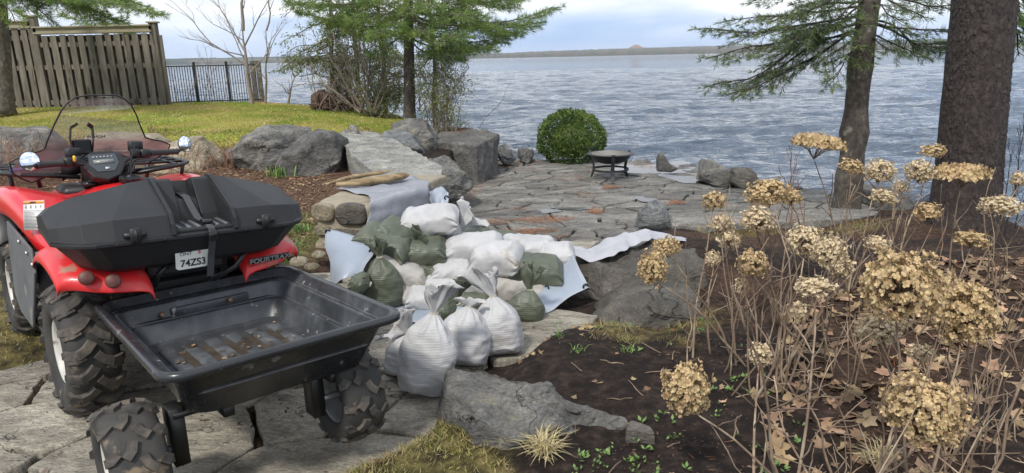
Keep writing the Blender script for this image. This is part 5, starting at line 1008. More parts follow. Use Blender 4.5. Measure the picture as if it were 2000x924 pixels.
def cloth(name, label, cat, rows, m_, wr=.006, fr=9, seed=1, dense=5, th=.003, parent=None):
    G = [[P3(q) for q in r] for r in rows]
    def interp(a, n):   # Catmull-Rom through a list of points
        o = []
        for i in range(len(a) - 1):
            p0, p1, p2, p3 = a[max(i - 1, 0)], a[i], a[i + 1], a[min(i + 2, len(a) - 1)]
            for k in range(n):
                t = k / n; o.append(.5 * ((2 * p1) + (p2 - p0) * t + (2 * p0 - 5 * p1 + 4 * p2 - p3) * t * t + (3 * p1 - p0 - 3 * p2 + p3) * t ** 3))
        o.append(a[-1]); return o
    G = [interp(r, dense) for r in G]; cols_ = [interp([G[i][j] for i in range(len(G))], dense) for j in range(len(G[0]))]; G = [[cols_[j][i] for j in range(len(cols_))] for i in range(len(cols_[0]))]
    base = G[0][0].copy(); G = [[p - base + noise.noise_vector((p * fr) + Vector((seed, 0, 0))) * wr for p in r] for r in G]
    mb = MB(); mb.grid(G); o = mb.build(name, m_, loc=base, solid=th, parent=parent)
    if label: tag(o, label, cat)
    return o, G
def hem(o, path, inward, w_, m_=None, lift=.003):
    mb = MB(); rows = [[p, p + d.normalized() * w_] for p, d in zip(path, inward)]
    for s_ in (1, -1):
        q = [[a + Vector((0, -lift * s_, lift * .5)) for a in r] for r in rows]; mb.grid(q)
    mb.build('hem', m_ or M['hem'], o)
def grommet(o, p, n_, r_=.017):
    n_ = Vector(n_).normalized(); a = n_.cross(Vector((0, 0, 1))).normalized(); b = a.cross(n_); mb = MB()
    ring = [p + (a * math.cos(t) + b * math.sin(t)) * r_ + n_ * .004 for t in [2 * math.pi * k / 20 for k in range(20)]]
    rs = []
    for k in range(20):
        d = (ring[k] - p - n_ * .004).normalized(); rs.append([ring[k] + (d * math.cos(t) + n_ * math.sin(t)) * r_ * .36 for t in [2 * math.pi * j / 8 for j in range(8)]])
    mb.rings(rs, loop=True); mb.build('grommet', M['grom'], o)
    # pale fabric is seen through the eyelet
o, G = cloth('grey_tarp', 'grey tarp with hemmed corner and two eyelets at the left of the sandbags', 'tarp',
    [[(637, 449, 4.58), (660, 452, 4.54), (690, 461, 4.52), (718, 463, 4.55)], [(636, 478, 4.46), (662, 478, 4.40), (700, 480, 4.36), (733, 488, 4.36)], [(644, 512, 4.36), (664, 506, 4.30), (690, 505, 4.24), (718, 512, 4.24)], [(646, 545, 4.28), (662, 532, 4.18), (682, 528, 4.12), (704, 533, 4.14)], [(648, 575, 4.2), (655, 560, 4.12), (664, 548, 4.08), (676, 545, 4.08)]], M['tarp'], wr=.008, seed=3)
hem(o, G[0], [Vector((0, 0, -1))] * len(G[0]), .028); hem(o, [r[0] for r in G], [Vector((1, 0, 0))] * len(G), .026); hem(o, [r[-1] for r in G[3:17]], [(r[-3] - r[-1]) for r in G[3:17]], .024)
grommet(o, G[1][1] + Vector((.004, -.004, -.004)), (0, -1, .1)); grommet(o, G[6][-2] + Vector((0, -.006, 0)), (.1, -1, .1))
o, G = cloth('grey_tarp', 'pale blue-grey tarp with two eyelets hanging over the boulder at the right of the sandbags', 'tarp',
    [[(1108, 483, 4.80), (1122, 505, 4.55), (1136, 532, 4.40), (1149, 560, 4.27)], [(1100, 500, 4.70), (1108, 528, 4.50), (1116, 552, 4.36), (1116, 578, 4.22)], [(1088, 520, 4.60), (1088, 548, 4.42), (1092, 572, 4.28), (1088, 600, 4.14)], [(1074, 530, 4.52), (1064, 562, 4.32), (1064, 590, 4.16), (1062, 614, 4.06)], [(1072, 545, 4.46), (1050, 582, 4.22), (1040, 608, 4.05), (1028, 628, 3.95)], [(1058, 575, 4.30), (1042, 596, 4.14), (1028, 618, 4.0), (1018, 636, 3.9)]], M['tarp'], wr=.010, seed=5)
hem(o, G[0], [(a - b) for a, b in zip(G[3], G[0])], .026); hem(o, [r[-1] for r in G], [(r[-4] - r[-1]) for r in G], .026); grommet(o, G[1][-2] + Vector((0, -.006, 0)), (.15, -1, .2))
grommet(o, G[14][5] + Vector((0, -.012, 0)), (-.7, -1, .1), .014)
o, G = cloth('woven_cloth', 'silvery bubbled cloth draped over the top and side of the stone wall', 'cloth',
    [[(648, 368, .385, 1), (692, 358, .385, 1), (745, 349, .385, 1), (800, 341, .385, 1)], [(690, 375, .388, 1), (722, 368, .388, 1), (768, 357, .388, 1), (816, 348, .388, 1)], [(716, 382, .39, 1), (750, 374, .39, 1), (790, 363, .39, 1), (832, 351, .39, 1)], [(723, 391, 5.28), (757, 384, 5.46), (797, 373, 5.74), (838, 362, 6.05)], [(720, 418, 5.22), (757, 412, 5.40), (797, 400, 5.68), (838, 386, 5.98)], [(715, 450, 5.16), (752, 444, 5.34), (795, 432, 5.62), (834, 414, 5.95)]], M['bubble'], wr=.024, fr=9, seed=7, th=.0015)
o, G = cloth('white_sheet', 'long white woven sheet lying along the boulder tops to the right', 'cloth',
    [[(1112, 480, 4.98), (1150, 484, 5.02), (1180, 470, 5.08), (1215, 456, 5.16), (1255, 450, 5.24), (1295, 454, 5.32), (1340, 467, 5.40)], [(1112, 482, 4.90), (1150, 488, 4.92), (1182, 475, 4.95), (1218, 461, 5.02), (1258, 455, 5.10), (1298, 459, 5.20), (1340, 468, 5.32)], [(1114, 486, 4.80), (1150, 498, 4.78), (1184, 488, 4.82), (1220, 472, 4.9), (1258, 464, 5.02), (1298, 464, 5.14), (1340, 469, 5.30)], [(1120, 496, 4.72), (1152, 509, 4.70), (1188, 503, 4.72), (1222, 486, 4.82), (1258, 471, 4.96), (1298, 468, 5.1), (1338, 470, 5.26)]], M['whitecloth'], wr=.024, fr=12, seed=9, dense=7, th=.0015)
o, G = cloth('grey_tarp', 'small grey tarp corner with one eyelet at the patio end of the wall', 'tarp',
    [[(838, 374, 6.0), (848, 368, 5.9), (862, 366, 5.8), (878, 376, 5.75)], [(840, 390, 5.9), (850, 384, 5.75), (862, 384, 5.72), (878, 388, 5.7)], [(842, 408, 5.8), (852, 404, 5.65), (862, 402, 5.68), (874, 402, 5.66)]], M['tarp'], wr=.02, fr=14, seed=11)
hem(o, [r[-1] for r in G], [(r[-3] - r[-1]) for r in G], .02); grommet(o, G[5][-3] + Vector((0, -.008, 0)), (.1, -1, .2), .016)
o, G = cloth('ground_sheet', 'blue-grey tarp sheet lying flat on the ground at the foot of the sandbags', 'tarp',
    [[(765, 572, -.075, 1), (810, 584, -.075, 1), (860, 594, -.07, 1), (915, 600, -.07, 1)], [(755, 592, -.08, 1), (800, 600, -.075, 1), (855, 612, -.075, 1), (910, 618, -.08, 1)], [(745, 620, -.08, 1), (795, 628, -.075, 1), (845, 636, -.08, 1), (900, 636, -.08, 1)]], M['tarp'], wr=.012, fr=6, seed=13)
# driftwood
def log(label, pts, rad, m_, seed, squash=.6):
    base = Vector(pts[0]); mb = MB(); P = []
    for a, b in zip(pts[:-1], pts[1:]):
        for k in range(6): P.append(Vector(a).lerp(Vector(b), k / 6))
    P.append(Vector(pts[-1])); rd = [rad * (.45 + .55 * min(1, min(i, (len(P) - 1 - i) * 2) / 4)) * (1 + .25 * noise.noise(Vector((i * .4, seed, 0)))) for i in range(len(P))]
    mb.tube([p - base for p in P], rd, 14); o = []
    for i, v in enumerate(mb.v):
        c = P[min(i // 14, len(P) - 1)] - base; v = Vector(v); v.z = c.z + (v.z - c.z) * squash; v += noise.noise_vector(v * 16 + Vector((seed, 0, 0))) * .012; o.append(tuple(v))
    mb.v = o; return tag(mb.build('driftwood_log', m_, loc=base, sub=1), label, 'driftwood')
log('grey weathered driftwood log lying on top of the cloth covered wall', [PZ(655, 360, .425), PZ(700, 357, .43), PZ(750, 350, .435), PZ(798, 341, .44)], .058, M['driftwood'], 3)
log('thin split driftwood strip lying on the back edge of the stone wall', [PZ(636, 360, .43), PZ(690, 345, .43), PZ(762, 334, .44)], .03, M['driftwood'], 9, .7)
# ================================================================ fire pit
def firepit():
    c = PZ(1193, 350, PATIO_Z); c.y += .05; t = thing('fire_pit', 'black iron fire pit bowl on three curved legs standing on the patio', 'fire pit', c); n = 48
    def ring(r_, z): return [Vector((r_ * math.cos(2 * math.pi * k / n), r_ * math.sin(2 * math.pi * k / n), z)) for k in range(n)]
    mb = MB(); mb.rings([ring(.02, .24), ring(.16, .25), ring(.245, .285), ring(.29, .33), ring(.305, .375), ring(.36, .385), ring(.362, .395), ring(.30, .388), ring(.285, .35), ring(.24, .30), ring(.16, .27), ring(.02, .262)]); mb.build('bowl', M['iron'], t)
    mb = MB()
    for k in range(-12, 13):
        x = k * .024; L_ = math.sqrt(max(0, .30 ** 2 - x * x)); mb.tube([(x, -L_, .392), (x, 0, .402), (x, L_, .392)], .0028, 4); mb.tube([(-L_, x, .392), (0, x, .402), (L_, x, .392)], .0028, 4)
    mb.build('grate', M['steelgrey'], t)
    for a in (-92, 28, 148):
        d = Vector((math.cos(R(a)), math.sin(R(a)), 0)); s_ = Vector((-d.y, d.x, 0)); mb = MB(); rs = []
        for r_, z in ((.372, .415), (.345, .385), (.335, .33), (.30, .24), (.285, .16), (.30, .08), (.335, .0)):
            rs.append([d * r_ + s_ * w_ + Vector((0, 0, z)) for w_ in (-.028, .028)] + [d * (r_ - .01) + s_ * w_ + Vector((0, 0, z)) for w_ in (.028, -.028)])
        mb.rings(rs); mb.build('leg', M['iron'], t, smooth=False)
    mb = MB(); mb.rings([ring(.28, .135), ring(.28, .165), ring(.268, .165), ring(.268, .135)], loop=True); mb.build('ring_brace', M['iron'], t, smooth=False)
M['steelgrey'] = mat('worn_steel_grate', (.22, .21, .19), rough=.5, bump=0)
firepit()
# ================================================================ fences
def wood_fence():
    Y = 14.0; xr = PY(322, 205, Y).x; t = thing('wooden_fence', 'tall weathered board fence with pale capping along the lawn', 'fence', (xr, Y, .66)); g = random.Random(5)
    secs = [(-.02, -2.32, 1.44, 1.61), (-2.36, -4.6, 1.58, 1.73)]; zb = 0.0
    for si, (xa, xb, hb_, ht) in enumerate(secs):
        mb = MB(); x = xa - .10; k = 0
        while x > xb + .08:
            w_ = g.uniform(.112, .128); top = hb_ + g.uniform(-.0, .01); mb.box((x - w_ / 2, -.045 + g.uniform(-.003, .003), (zb + top) / 2), (w_, .02, top - zb), bev=.002); x -= w_ + .055 + g.uniform(-.006, .008)
        mb.build('front_boards', M['wood_old'], t, smooth=False); mb = MB(); x = xa - .03
        while x > xb:
            w_ = .125; mb.box((x - w_ / 2, .045, (zb + hb_) / 2), (w_, .02, hb_ - zb - .002), bev=.002); x -= .178
        mb.build('back_boards', M['wood_old'], t, smooth=False); mb = MB()
        for z in (.16, .84, hb_ - .17): mb.box(((xa + xb) / 2, 0, z), (xa - xb, .066, .09))
        mb.build('rail', M['wood_old'], t, smooth=False); L_ = xa - xb
        mb = MB(); mb.box(((xa + xb) / 2, -.055, ht - .075), (L_, .03, .15), bev=.004); mb.box(((xa + xb) / 2, -.078, ht - .012), (L_, .07, .03), bev=.004); mb.box(((xa + xb) / 2, -.076, ht - .12), (L_, .02, .035), bev=.003); mb.box(((xa + xb) / 2, .02, ht - .06), (L_, .10, .09)); mb.build('capping', M['wood_cap'], t, smooth=False)
    for x, h_, w_ in ((0.0, 1.64, .13), (-2.34, 1.80, .16), (-4.66, 1.8, .14)):
        mb = MB(); mb.box((x, -.0, h_ / 2), (w_, .14, h_), bev=.006); po = mb.build('post', M['wood_old'], t, smooth=False); mb = MB(); mb.box((x, 0, h_ + .012), (w_ + .06, .20, .03), bev=.006); mb.build('post_cap', M['wood_cap'], po, smooth=False)
    mb = MB(); mb.box((.085, .0, .72), (.11, .03, 1.38), bev=.002); mb.build('end_board', M['wood_old'], t, smooth=False)
wood_fence()
def iron_fence():
    Y = 14.9; a = PY(325, 200, Y); b = PY(512, 200, Y + .4); zt = PY(420, 126, Y).z; z0 = a.z - .06; t = thing('metal_fence', 'low black picket railing beyond the lawn with the lake showing through', 'fence', (a.x, a.y, z0)); L_ = (b - a).length; d = (b - a); d.z = 0; d.normalize(); an = math.atan2(d.y, d.x); t.rotation_euler = (0, 0, an); H_ = zt - z0
    mb = MB(); k = 0; x = .04
    while x < L_: mb.box((x, 0, H_ / 2), (.013, .013, H_ - .04)); x += .052
    mb.build('pickets', M['blackfence'], t, smooth=False); mb = MB()
    for z in (H_ - .02, .06): mb.box((L_ / 2, 0, z), (L_, .03, .026))
    mb.build('rail', M['blackfence'], t, smooth=False)
    for x in (0, L_ / 3, 2 * L_ / 3): mb = MB(); mb.box((x, 0, H_ / 2 + .03), (.05, .05, H_ + .06)); mb.build('post', M['blackfence'], t, smooth=False)
    for x in (L_ - .12, L_ + .0): mb = MB(); mb.box((x, .03, H_ / 2 + .02), (.10, .09, H_ + .08), bev=.006); mb.build('timber_post', M['bark'], t, smooth=False)
iron_fence()
# ================================================================ trees and shrubs
def wig(a, b, n, amp, g, sag=0.0):
    a, b = Vector(a), Vector(b); L_ = (b - a).length; o = []; off = Vector((g.uniform(-9, 9), g.uniform(-9, 9), 0))
    for i in range(n + 1):
        t = i / n; p = a.lerp(b, t); w_ = math.sin(math.pi * min(1, t * 1.0)) if t < 1 else 0
        o.append(p + noise.noise_vector(off + Vector((t * 2.5, 0, 0))) * amp * L_ * (w_ * .8 + .2 * t) + Vector((0, 0, -sag * L_ * math.sin(math.pi * t))))
    return o
def trunk_mesh(mb, pts, r0_, r1_, g, n=18, flare=1.5, knots=(), rough_=.05):
    P = [Vector(p) for p in pts]; Q = []
    for a, b in zip(P[:-1], P[1:]):
        k_ = max(2, int((b - a).length / .12))
        for k in range(k_): Q.append(a.lerp(b, k / k_))
    Q.append(P[-1]); N_ = len(Q); rs = []
    for i, p in enumerate(Q):
        t = i / (N_ - 1); r_ = r0_ + (r1_ - r0_) * t + r0_ * (flare - 1) * math.exp(-((p.z - Q[0].z) / .22)); row = []
        for kt, ka in knots: r_ += ka * math.exp(-((t - kt) * N_ / 1.1) ** 2)
        for j in range(n):
            a = 2 * math.pi * j / n; d = Vector((math.cos(a), math.sin(a), 0)); q = p + d * r_; w_ = noise.noise(q * 5) * rough_ + noise.noise(q * 14) * rough_ * .5 + (.22 * max(0, flare - 1) * math.cos(5 * a) * math.exp(-((p.z - Q[0].z) / .15))); row.append(p + d * r_ * (1 + w_))
        rs.append(row)
    mb.rings(rs); return Q
class Crown:
    def __init__(s, g): s.tw = MB(); s.P = []; s.D = []; s.L = []; s.W = []; s.N = []; s.g = g
def pine_bough(cr_, a, b, r_, g, dens=1.0, nl=.085, spread=.55, sub=1, sag=.08, blen=.38, droop=.25):
    """a bough from a to b carrying side twigs with needle tufts"""
    n = 10; pts = wig(a, b, n, .10, g, sag); L_ = (Vector(b) - Vector(a)).length; cr_.tw.tube(pts, [r_ * (1 - .85 * i / n) + .002 for i in range(n + 1)], 6, caps=False)
    steps = int(L_ / .075 * dens)
    for k in range(steps):
        t = .22 + .78 * (k + g.random()) / steps; i = min(n - 1, int(t * n)); p = pts[i].lerp(pts[i + 1], t * n - i); d = (pts[i + 1] - pts[i]).normalized()
        sd_ = d.cross(Vector((0, 0, 1))).normalized() * (1 if k % 2 else -1); ln = blen * L_ * (1.12 - t) * g.uniform(.5, 1.1) + .07
        e = p + (d * g.uniform(.5, 1.0) + sd_ * g.uniform(.5, 1.0) + Vector((0, 0, g.uniform(-droop, .12)))).normalized() * ln; tw = wig(p, e, 4, .12, g, .04); cr_.tw.tube(tw, [.004, .0035, .003, .0025, .002], 4, caps=False)
        m_ = max(2, int(ln / .045)); 
        for q in range(m_):
            tt = (q + 1) / m_
            if tt < .25 and ln > .2: continue
            j = min(3, int(tt * 4 * .999)); c = tw[j].lerp(tw[j + 1], tt * 4 - j); dd = (tw[j + 1] - tw[j]).normalized(); nn_ = 7 if q < m_ - 1 else 14
            if g.random() < .25 and ln > .18:   # a short side tuft
                c = c + Vector((g.gauss(0, .03), g.gauss(0, .03), g.gauss(0, .02)))
            for _ in range(nn_):
                cr_.P.append(c); cr_.D.append(dd + Vector((g.gauss(0, spread), g.gauss(0, spread), g.gauss(0, spread) + .05))); cr_.L.append(nl * g.uniform(.7, 1.15)); cr_.W.append(g.uniform(.004, .0065))
def crown_build(cr_, t, bark, leaf, wscale=1.0, nname='needles'):
    cr_.tw.build('branches', bark, t, smooth=True); P = np.array([tuple(p) for p in cr_.P]); D = np.array([tuple(d) for d in cr_.D]); V, F = blades(P, D, cr_.L, np.array(cr_.W) * wscale, wide=.35); npmesh(nname, V, F, leaf, t)
def leafspray(cr_, c, d, g, n, size, rad):
    for _ in range(n):
        o = Vector((g.gauss(0, rad), g.gauss(0, rad), g.gauss(0, rad * .7))); cr_.P.append(c + o); cr_.D.append(d + Vector((g.gauss(0, .6), g.gauss(0, .6), g.gauss(-.25, .5)))); cr_.L.append(size * g.uniform(.6, 1.4)); cr_.W.append(size * g.uniform(.3, .5))
def cedar_bough(cr_, a, b, r_, g, dens=1.0, size=.05, sag=.1):
    n = 8; pts = wig(a, b, n, .14, g, sag); L_ = (Vector(b) - Vector(a)).length; cr_.tw.tube(pts, [r_ * (1 - .85 * i / n) + .002 for i in range(n + 1)], 5, caps=False); steps = int(L_ / .10 * dens)
    for k in range(steps):
        t = .25 + .75 * (k + g.random()) / steps; i = min(n - 1, int(t * n)); p = pts[i].lerp(pts[i + 1], t * n - i); d = (pts[i + 1] - pts[i]).normalized(); ln = .24 * L_ * (1.15 - t) * g.uniform(.4, 1.1) + .06
        e = p + (d * .6 + Vector((g.gauss(0, .7), g.gauss(0, .7), g.gauss(-.25, .4)))).normalized() * ln; cr_.tw.tube([p, e], [.004, .002], 3, caps=False)
        for q in range(max(1, int(ln / .07))):
            if g.random() < .75: leafspray(cr_, p.lerp(e, (q + 1) / max(1, int(ln / .07))), (e - p).normalized() + Vector((0, 0, -.2)), g, 12, size, .045)
def bare(cr_, a, b, r_, g, depth=3, k=5, spread=.5, curve=.12):
    n = 7; pts = wig(a, b, n, curve, g); L_ = (Vector(b) - Vector(a)).length; cr_.tube(pts, [max(.0018, r_ * (1 - .8 * i / n)) for i in range(n + 1)], 5, caps=False)
    if depth <= 0: return
    for q in range(k):
        t = .25 + .7 * (q + g.random()) / k; i = min(n - 1, int(t * n)); p = pts[i].lerp(pts[i + 1], t * n - i); d = (pts[i + 1] - pts[i]).normalized(); ln = L_ * g.uniform(.28, .5) * (1.15 - t * .6)
        e = p + (d + Vector((g.gauss(0, spread), g.gauss(0, spread), g.gauss(.1, spread * .6)))).normalized() * ln; bare(cr_, p, e, max(.002, r_ * .45 * (1.1 - t * .6)), g, depth - 1, max(3, k - 1), spread, curve)
# --- pine in the middle, behind the upright boulder
M['bark_mid'] = mat('pine_bark_dark', [(.03, .025, .022), (.075, .063, .052), (.15, .13, .11)], scale=16, detail=6, rough=.95, bump=1, bscale=22, bdist=.02, stretch=(1, 1, .8), spots=((.20, .19, .16), 9, .64))
def centre_pine():
    g = random.Random(3); Y = 12.3; b = PY(799, 232, Y); b.z -= .15; t = thing('pine_tree', 'slim pine with soft green needles and a grey trunk behind the boulders', 'pine', b); mb = MB()
    top = PY(797, 0, Y); P = [b, PY(799, 120, Y), top, top + Vector((.03, 0, 1.6)), top + Vector((.0, 0, 3.0))]; Q = trunk_mesh(mb, [p - b for p in P], .105, .05, g, flare=1.25); mb.build('trunk', M['bark_mid'], t); c = Crown(g)
    def off(p): return p - b
    def at(py): return PY(797 + (.5 if py < 100 else 1), py, Y)
    for (y0, ex, ey, eY) in ((62, 1010, 62, 12.1), (60, 960, 95, 11.6), (20, 1078, 14, 11.8), (28, 1055, 42, 12.8), (-20, 1040, -12, 12.0), (-50, 980, -45, 11.6), (25, 900, 70, 11.0), (70, 900, 112, 12.8), (40, 880, 20, 13.5), (-30, 1075, -30, 12.6), (-10, 930, 30, 11.2),
        (60, 700, 66, 12.6), (30, 640, 40, 12.0), (20, 590, 22, 12.4), (-20, 560, -5, 12.0), (-50, 620, -20, 11.6), (60, 730, 100, 11.8), (0, 690, 35, 11.2), (40, 740, 60, 11.0), (-60, 720, 0, 11.3), (-60, 850, 10, 11.2), (10, 830, 62, 11.2), (75, 840, 105, 12.0), (-90, 900, -20, 11.6), (-90, 660, -40, 11.6), (10, 770, 45, 11.3), (-40, 800, 20, 11.4)):
        pine_bough(c, off(at(y0)), off(PY(ex, ey, eY)), .018, g, dens=1.5, nl=.13, spread=.6, blen=.42, droop=.4)
    crown_build(c, t, M['bark'], M['needle'], 1.5)
centre_pine()
# --- slim pine at the right shore
def right_pine():
    g = random.Random(8); Y = 8.1; b = PY(1652, 408, Y); b.z -= .1; t = thing('pine_tree', 'slim pine with two knots on its trunk and drooping boughs over the lake', 'pine', b); mb = MB()
    P = [b, PY(1663, 320, Y), PY(1678, 150, Y), PY(1699, 0, Y), PY(1725, -190, Y)]; trunk_mesh(mb, [p - b for p in P], .145, .10, g, flare=1.35, knots=((.285, .03), (.50, .022), (.13, .02)), rough_=.07); mb.build('trunk', M['bark_mid'], t); c = Crown(g)
    def at(py): return PY(1699 - py * .12, py, Y) - b
    for (y0, ex, ey, eY, r_) in ((40, 1438, 178, 7.3, .02), (45, 1480, 150, 7.9, .016), (35, 1390, 165, 7.7, .02), (30, 1372, 55, 7.9, .02), (10, 1420, 40, 8.4, .018), (20, 1400, 110, 7.4, .018), (0, 1500, 30, 7.6, .018), (-30, 1470, 0, 8.0, .02), (-40, 1570, 20, 7.4, .016), (60, 1540, 70, 8.4, .014), (50, 1620, 165, 7.6, .012), (55, 1600, 120, 8.3, .012), (-20, 1620, 45, 7.5, .014), (40, 1530, 60, 7.3, .014), (5, 1560, 75, 7.2, .014),
        (40, 1858, 60, 8.0, .018), (35, 1840, 95, 8.4, .016), (60, 1810, 112, 7.8, .013), (-10, 1860, 10, 8.1, .018), (-30, 1900, -10, 8.4, .02), (45, 1905, 90, 8.7, .016), (-20, 1800, 30, 7.5, .014), (60, 1740, 100, 7.7, .01), (0, 1760, 40, 7.4, .012), (70, 1690, 125, 7.7, .008)):
        pine_bough(c, at(y0), PY(ex, ey, eY) - b, r_ * .8, g, dens=1.5, nl=.085, blen=.34, sag=.02, droop=.6, spread=.5)
    crown_build(c, t, M['bark_dark'], M['needle_blue'], 1.1)
right_pine()
def big_trunk():
    g = random.Random(9); Y = 6.9; b = PY(1882, 446, Y); b.z -= .12; t = thing('spruce_tree', 'massive dark trunk with scaly bark rising at the right edge of the bed', 'tree', b); mb = MB()
    P = [b, PY(1890, 340, Y), PY(1905, 180, Y), PY(1922, 0, Y), PY(1945, -260, Y)]; trunk_mesh(mb, [p - b for p in P], .305, .255, g, n=56, flare=1.38, rough_=.03); o = mb.build('trunk', M['bark_dark'], t, sub=1)
    nt_ = M['bark_dark'].node_tree
    # loose bark plates
    pl = MB()
    for k in range(1500):
        a = g.uniform(-3.3, .3); zz = g.uniform(.02, 3.2); tt = zz / 2.6; pos = None
        c0 = Vector(P[0] - b).lerp(Vector(P[-1] - b), min(1, zz / (P[-1] - b).z)); r_ = .305 - .05 * min(1, zz / (P[-1] - b).z) + .305 * .38 * math.exp(-zz / .22); d = Vector((math.cos(a), math.sin(a), 0)); s_ = Vector((-d.y, d.x, 0)); c = c0 + d * (r_ - .001); w_ = g.uniform(.012, .03); h_ = g.uniform(.015, .045); o_ = g.uniform(.004, .011)
        pl.add([c - s_ * w_ - Vector((0, 0, h_ * .3)), c + s_ * w_ * .3 + d * o_ - Vector((0, 0, h_ * g.uniform(.8, 1.1))), c + s_ * w_ + d * o_ * .4, c + s_ * w_ * .4 + Vector((0, 0, h_)) , c - s_ * w_ * .7 + Vector((0, 0, h_ * .6)), c + d * o_], [(0, 1, 5), (1, 2, 5), (2, 3, 5), (3, 4, 5), (4, 0, 5)])
    pl.build('bark_plates', M['bark_dark'], t, smooth=False)
    c = Crown(g); c0 = PY(1950, -60, 7.4) - b
    for e in ((2010, 60, 7.2), (1990, 110, 7.6), (2040, 20, 7.0), (2000, 85, 8.0), (1985, 40, 7.8), (2050, 100, 7.8)): pine_bough(c, c0, PY(*e) - b, .018, g, dens=1.3, nl=.08)
    crown_build(c, t, M['bark_dark'], M['needle'], 1.1)
big_trunk()
# --- trees by the fence and behind the lawn
def edge_tree():
    g = random.Random(12); Y = 12.6; b = PY(6, 212, Y); b.z -= .1; t = thing('pine_tree', 'brown pine trunk at the left edge with a bough hanging over the fence', 'pine', b); mb = MB(); P = [b, PY(2, 100, Y), PY(-6, 0, Y), PY(-20, -150, Y)]; trunk_mesh(mb, [p - b for p in P], .16, .13, g, flare=1.3); mb.build('trunk', M['bark'], t); c = Crown(g); st = PY(-12, -40, Y) - b
    for e in ((305, 24, 11.6), (270, 10, 12.2), (235, 38, 12.0), (190, 42, 11.7), (140, 25, 11.4), (100, 40, 12.4), (210, 5, 11.2), (80, 12, 11.8), (150, -10, 12.0), (250, -15, 11.8), (60, 30, 11.5), (30, 45, 12.2), (170, 18, 12.9)): pine_bough(c, st + Vector((0, 0, g.uniform(-.15, .5))), PY(*e) - b, .022, g, dens=1.8, nl=.12, blen=.30, sag=-.03)
    crown_build(c, t, M['bark'], M['needle'], 1.5)
edge_tree()
def far_green():
    g = random.Random(13); b = PY(215, 120, 17.5); b.z = .2; t = thing('pine_tree', 'green tree top showing just above the fence capping', 'pine', b); mb = MB(); mb.tube([(0, 0, 0), (0, 0, 2.6)], [.12, .06], 8); mb.build('trunk', M['bark'], t); c = Crown(g)
    for k in range(16): a = g.uniform(0, 6.28); z = g.uniform(1.5, 2.45); pine_bough(c, Vector((0, 0, z)), Vector((math.cos(a) * 1.1, math.sin(a) * .8, z + g.uniform(-.1, .25))), .02, g, dens=.8, nl=.12)
    crown_build(c, t, M['bark'], M['needle'], 1.8)
far_green()
def cedar(label, px, Y, seed, boughs, r=.055, lean=0, dens=1.0, leaf='cedar', zt=3.4):
    g = random.Random(seed); b = PY(px, 205, Y); b.z = hz(b.x, b.y) - .1; t = thing('cedar_tree', label, 'cedar', b); mb = MB(); top = Vector((lean, .0, zt)); P = wig((0, 0, 0), top, 8, .05, g); mb.tube(P, [r * (1 - .6 * i / 8) for i in range(9)], 10); mb.build('trunk', M['bark'], t); c = Crown(g)
    for (ex, ey, eY) in boughs:
        e = PY(ex, ey, eY) - b; z0 = max(.5, min(zt - .1, e.z + g.uniform(-.1, .5))); k = z0 / zt * 8; i = min(7, int(k)); cedar_bough(c, P[i].lerp(P[i + 1], k - i), e, .014, g, dens, sag=-.04)
    crown_build(c, t, M['bark'], M[leaf], 1.0, 'foliage')
R1 = random.Random(77)
cedar('cedar with loose yellowish green sprays reaching left of the bare stems', 655, 14.0, 21, [(R1.uniform(535, 720), R1.uniform(-70, 150), R1.uniform(13.2, 14.6)) for _ in range(52)] + [(585, 150, 13.6), (560, 130, 13.8), (600, 165, 13.9), (545, 90, 13.7), (620, 140, 13.2)], dens=1.1)
cedar('dark cedar behind the grey arching stems, its trunk nearest the root stump', 705, 14.4, 22, [(R1.uniform(620, 790), R1.uniform(-70, 150), R1.uniform(13.6, 15.2)) for _ in range(52)], dens=1.3, leaf='needle_blue')
cedar('cedar close behind the slim pine trunk on its left side', 752, 14.0, 23, [(R1.uniform(700, 850), R1.uniform(-70, 190), R1.uniform(13.2, 15)) for _ in range(46)] + [(R1.uniform(720, 800), R1.uniform(120, 215), R1.uniform(13.6, 14.6)) for _ in range(14)], dens=1.3)
cedar('cedar with drooping olive sprays right of the slim pine, above the lake', 850, 13.6, 24, [(R1.uniform(800, 935), R1.uniform(-60, 175), R1.uniform(12.8, 14.2)) for _ in range(50)], dens=1.25)
def sapling(label, spec, mt_, seed, name='bare_tree', cat='bare tree', depth=3, k=5, spread=.45, extra=None):
    g = random.Random(seed); (bx, by, Y) = spec[0]; b = PY(bx, by, Y); b.z = min(b.z, hz(b.x, b.y)) - .03; t = thing(name, label, cat, b); mb = MB()
    for (x0, y0, Y0, x1, y1, Y1, r_, dp) in spec[1]: bare(mb, (PY(x0, y0, Y0) - b), (PY(x1, y1, Y1) - b), r_, g, dp, k, spread, .10)
    mb.build('stems', mt_, t); return t, b
sapling('thin bare tree with a pale trunk standing in front of the metal railing', ((492, 204, 14.0), [(492, 206, 14.0, 474, 60, 14.0, .055, 0), (474, 60, 14.0, 470, -60, 14.0, .04, 2), (482, 130, 14, 340, 5, 13.8, .018, 2), (478, 100, 14, 400, -20, 14.2, .02, 2), (480, 110, 14, 350, 70, 13.6, .014, 1), (478, 90, 14, 545, -30, 14, .018, 2), (484, 150, 14, 560, 40, 14.2, .014, 1), (480, 120, 14, 430, 20, 14, .014, 2), (476, 80, 14, 380, 15, 14, .012, 1)]), M['twig'], 31)
sapling('thin bare sapling right of the timber fence post', ((520, 203, 14.3), [(518, 205, 14.3, 520, 60, 14.3, .03, 1), (520, 60, 14.3, 540, -60, 14.3, .02, 2), (518, 120, 14.3, 560, 30, 14.3, .012, 1)]), M['twig'], 32)
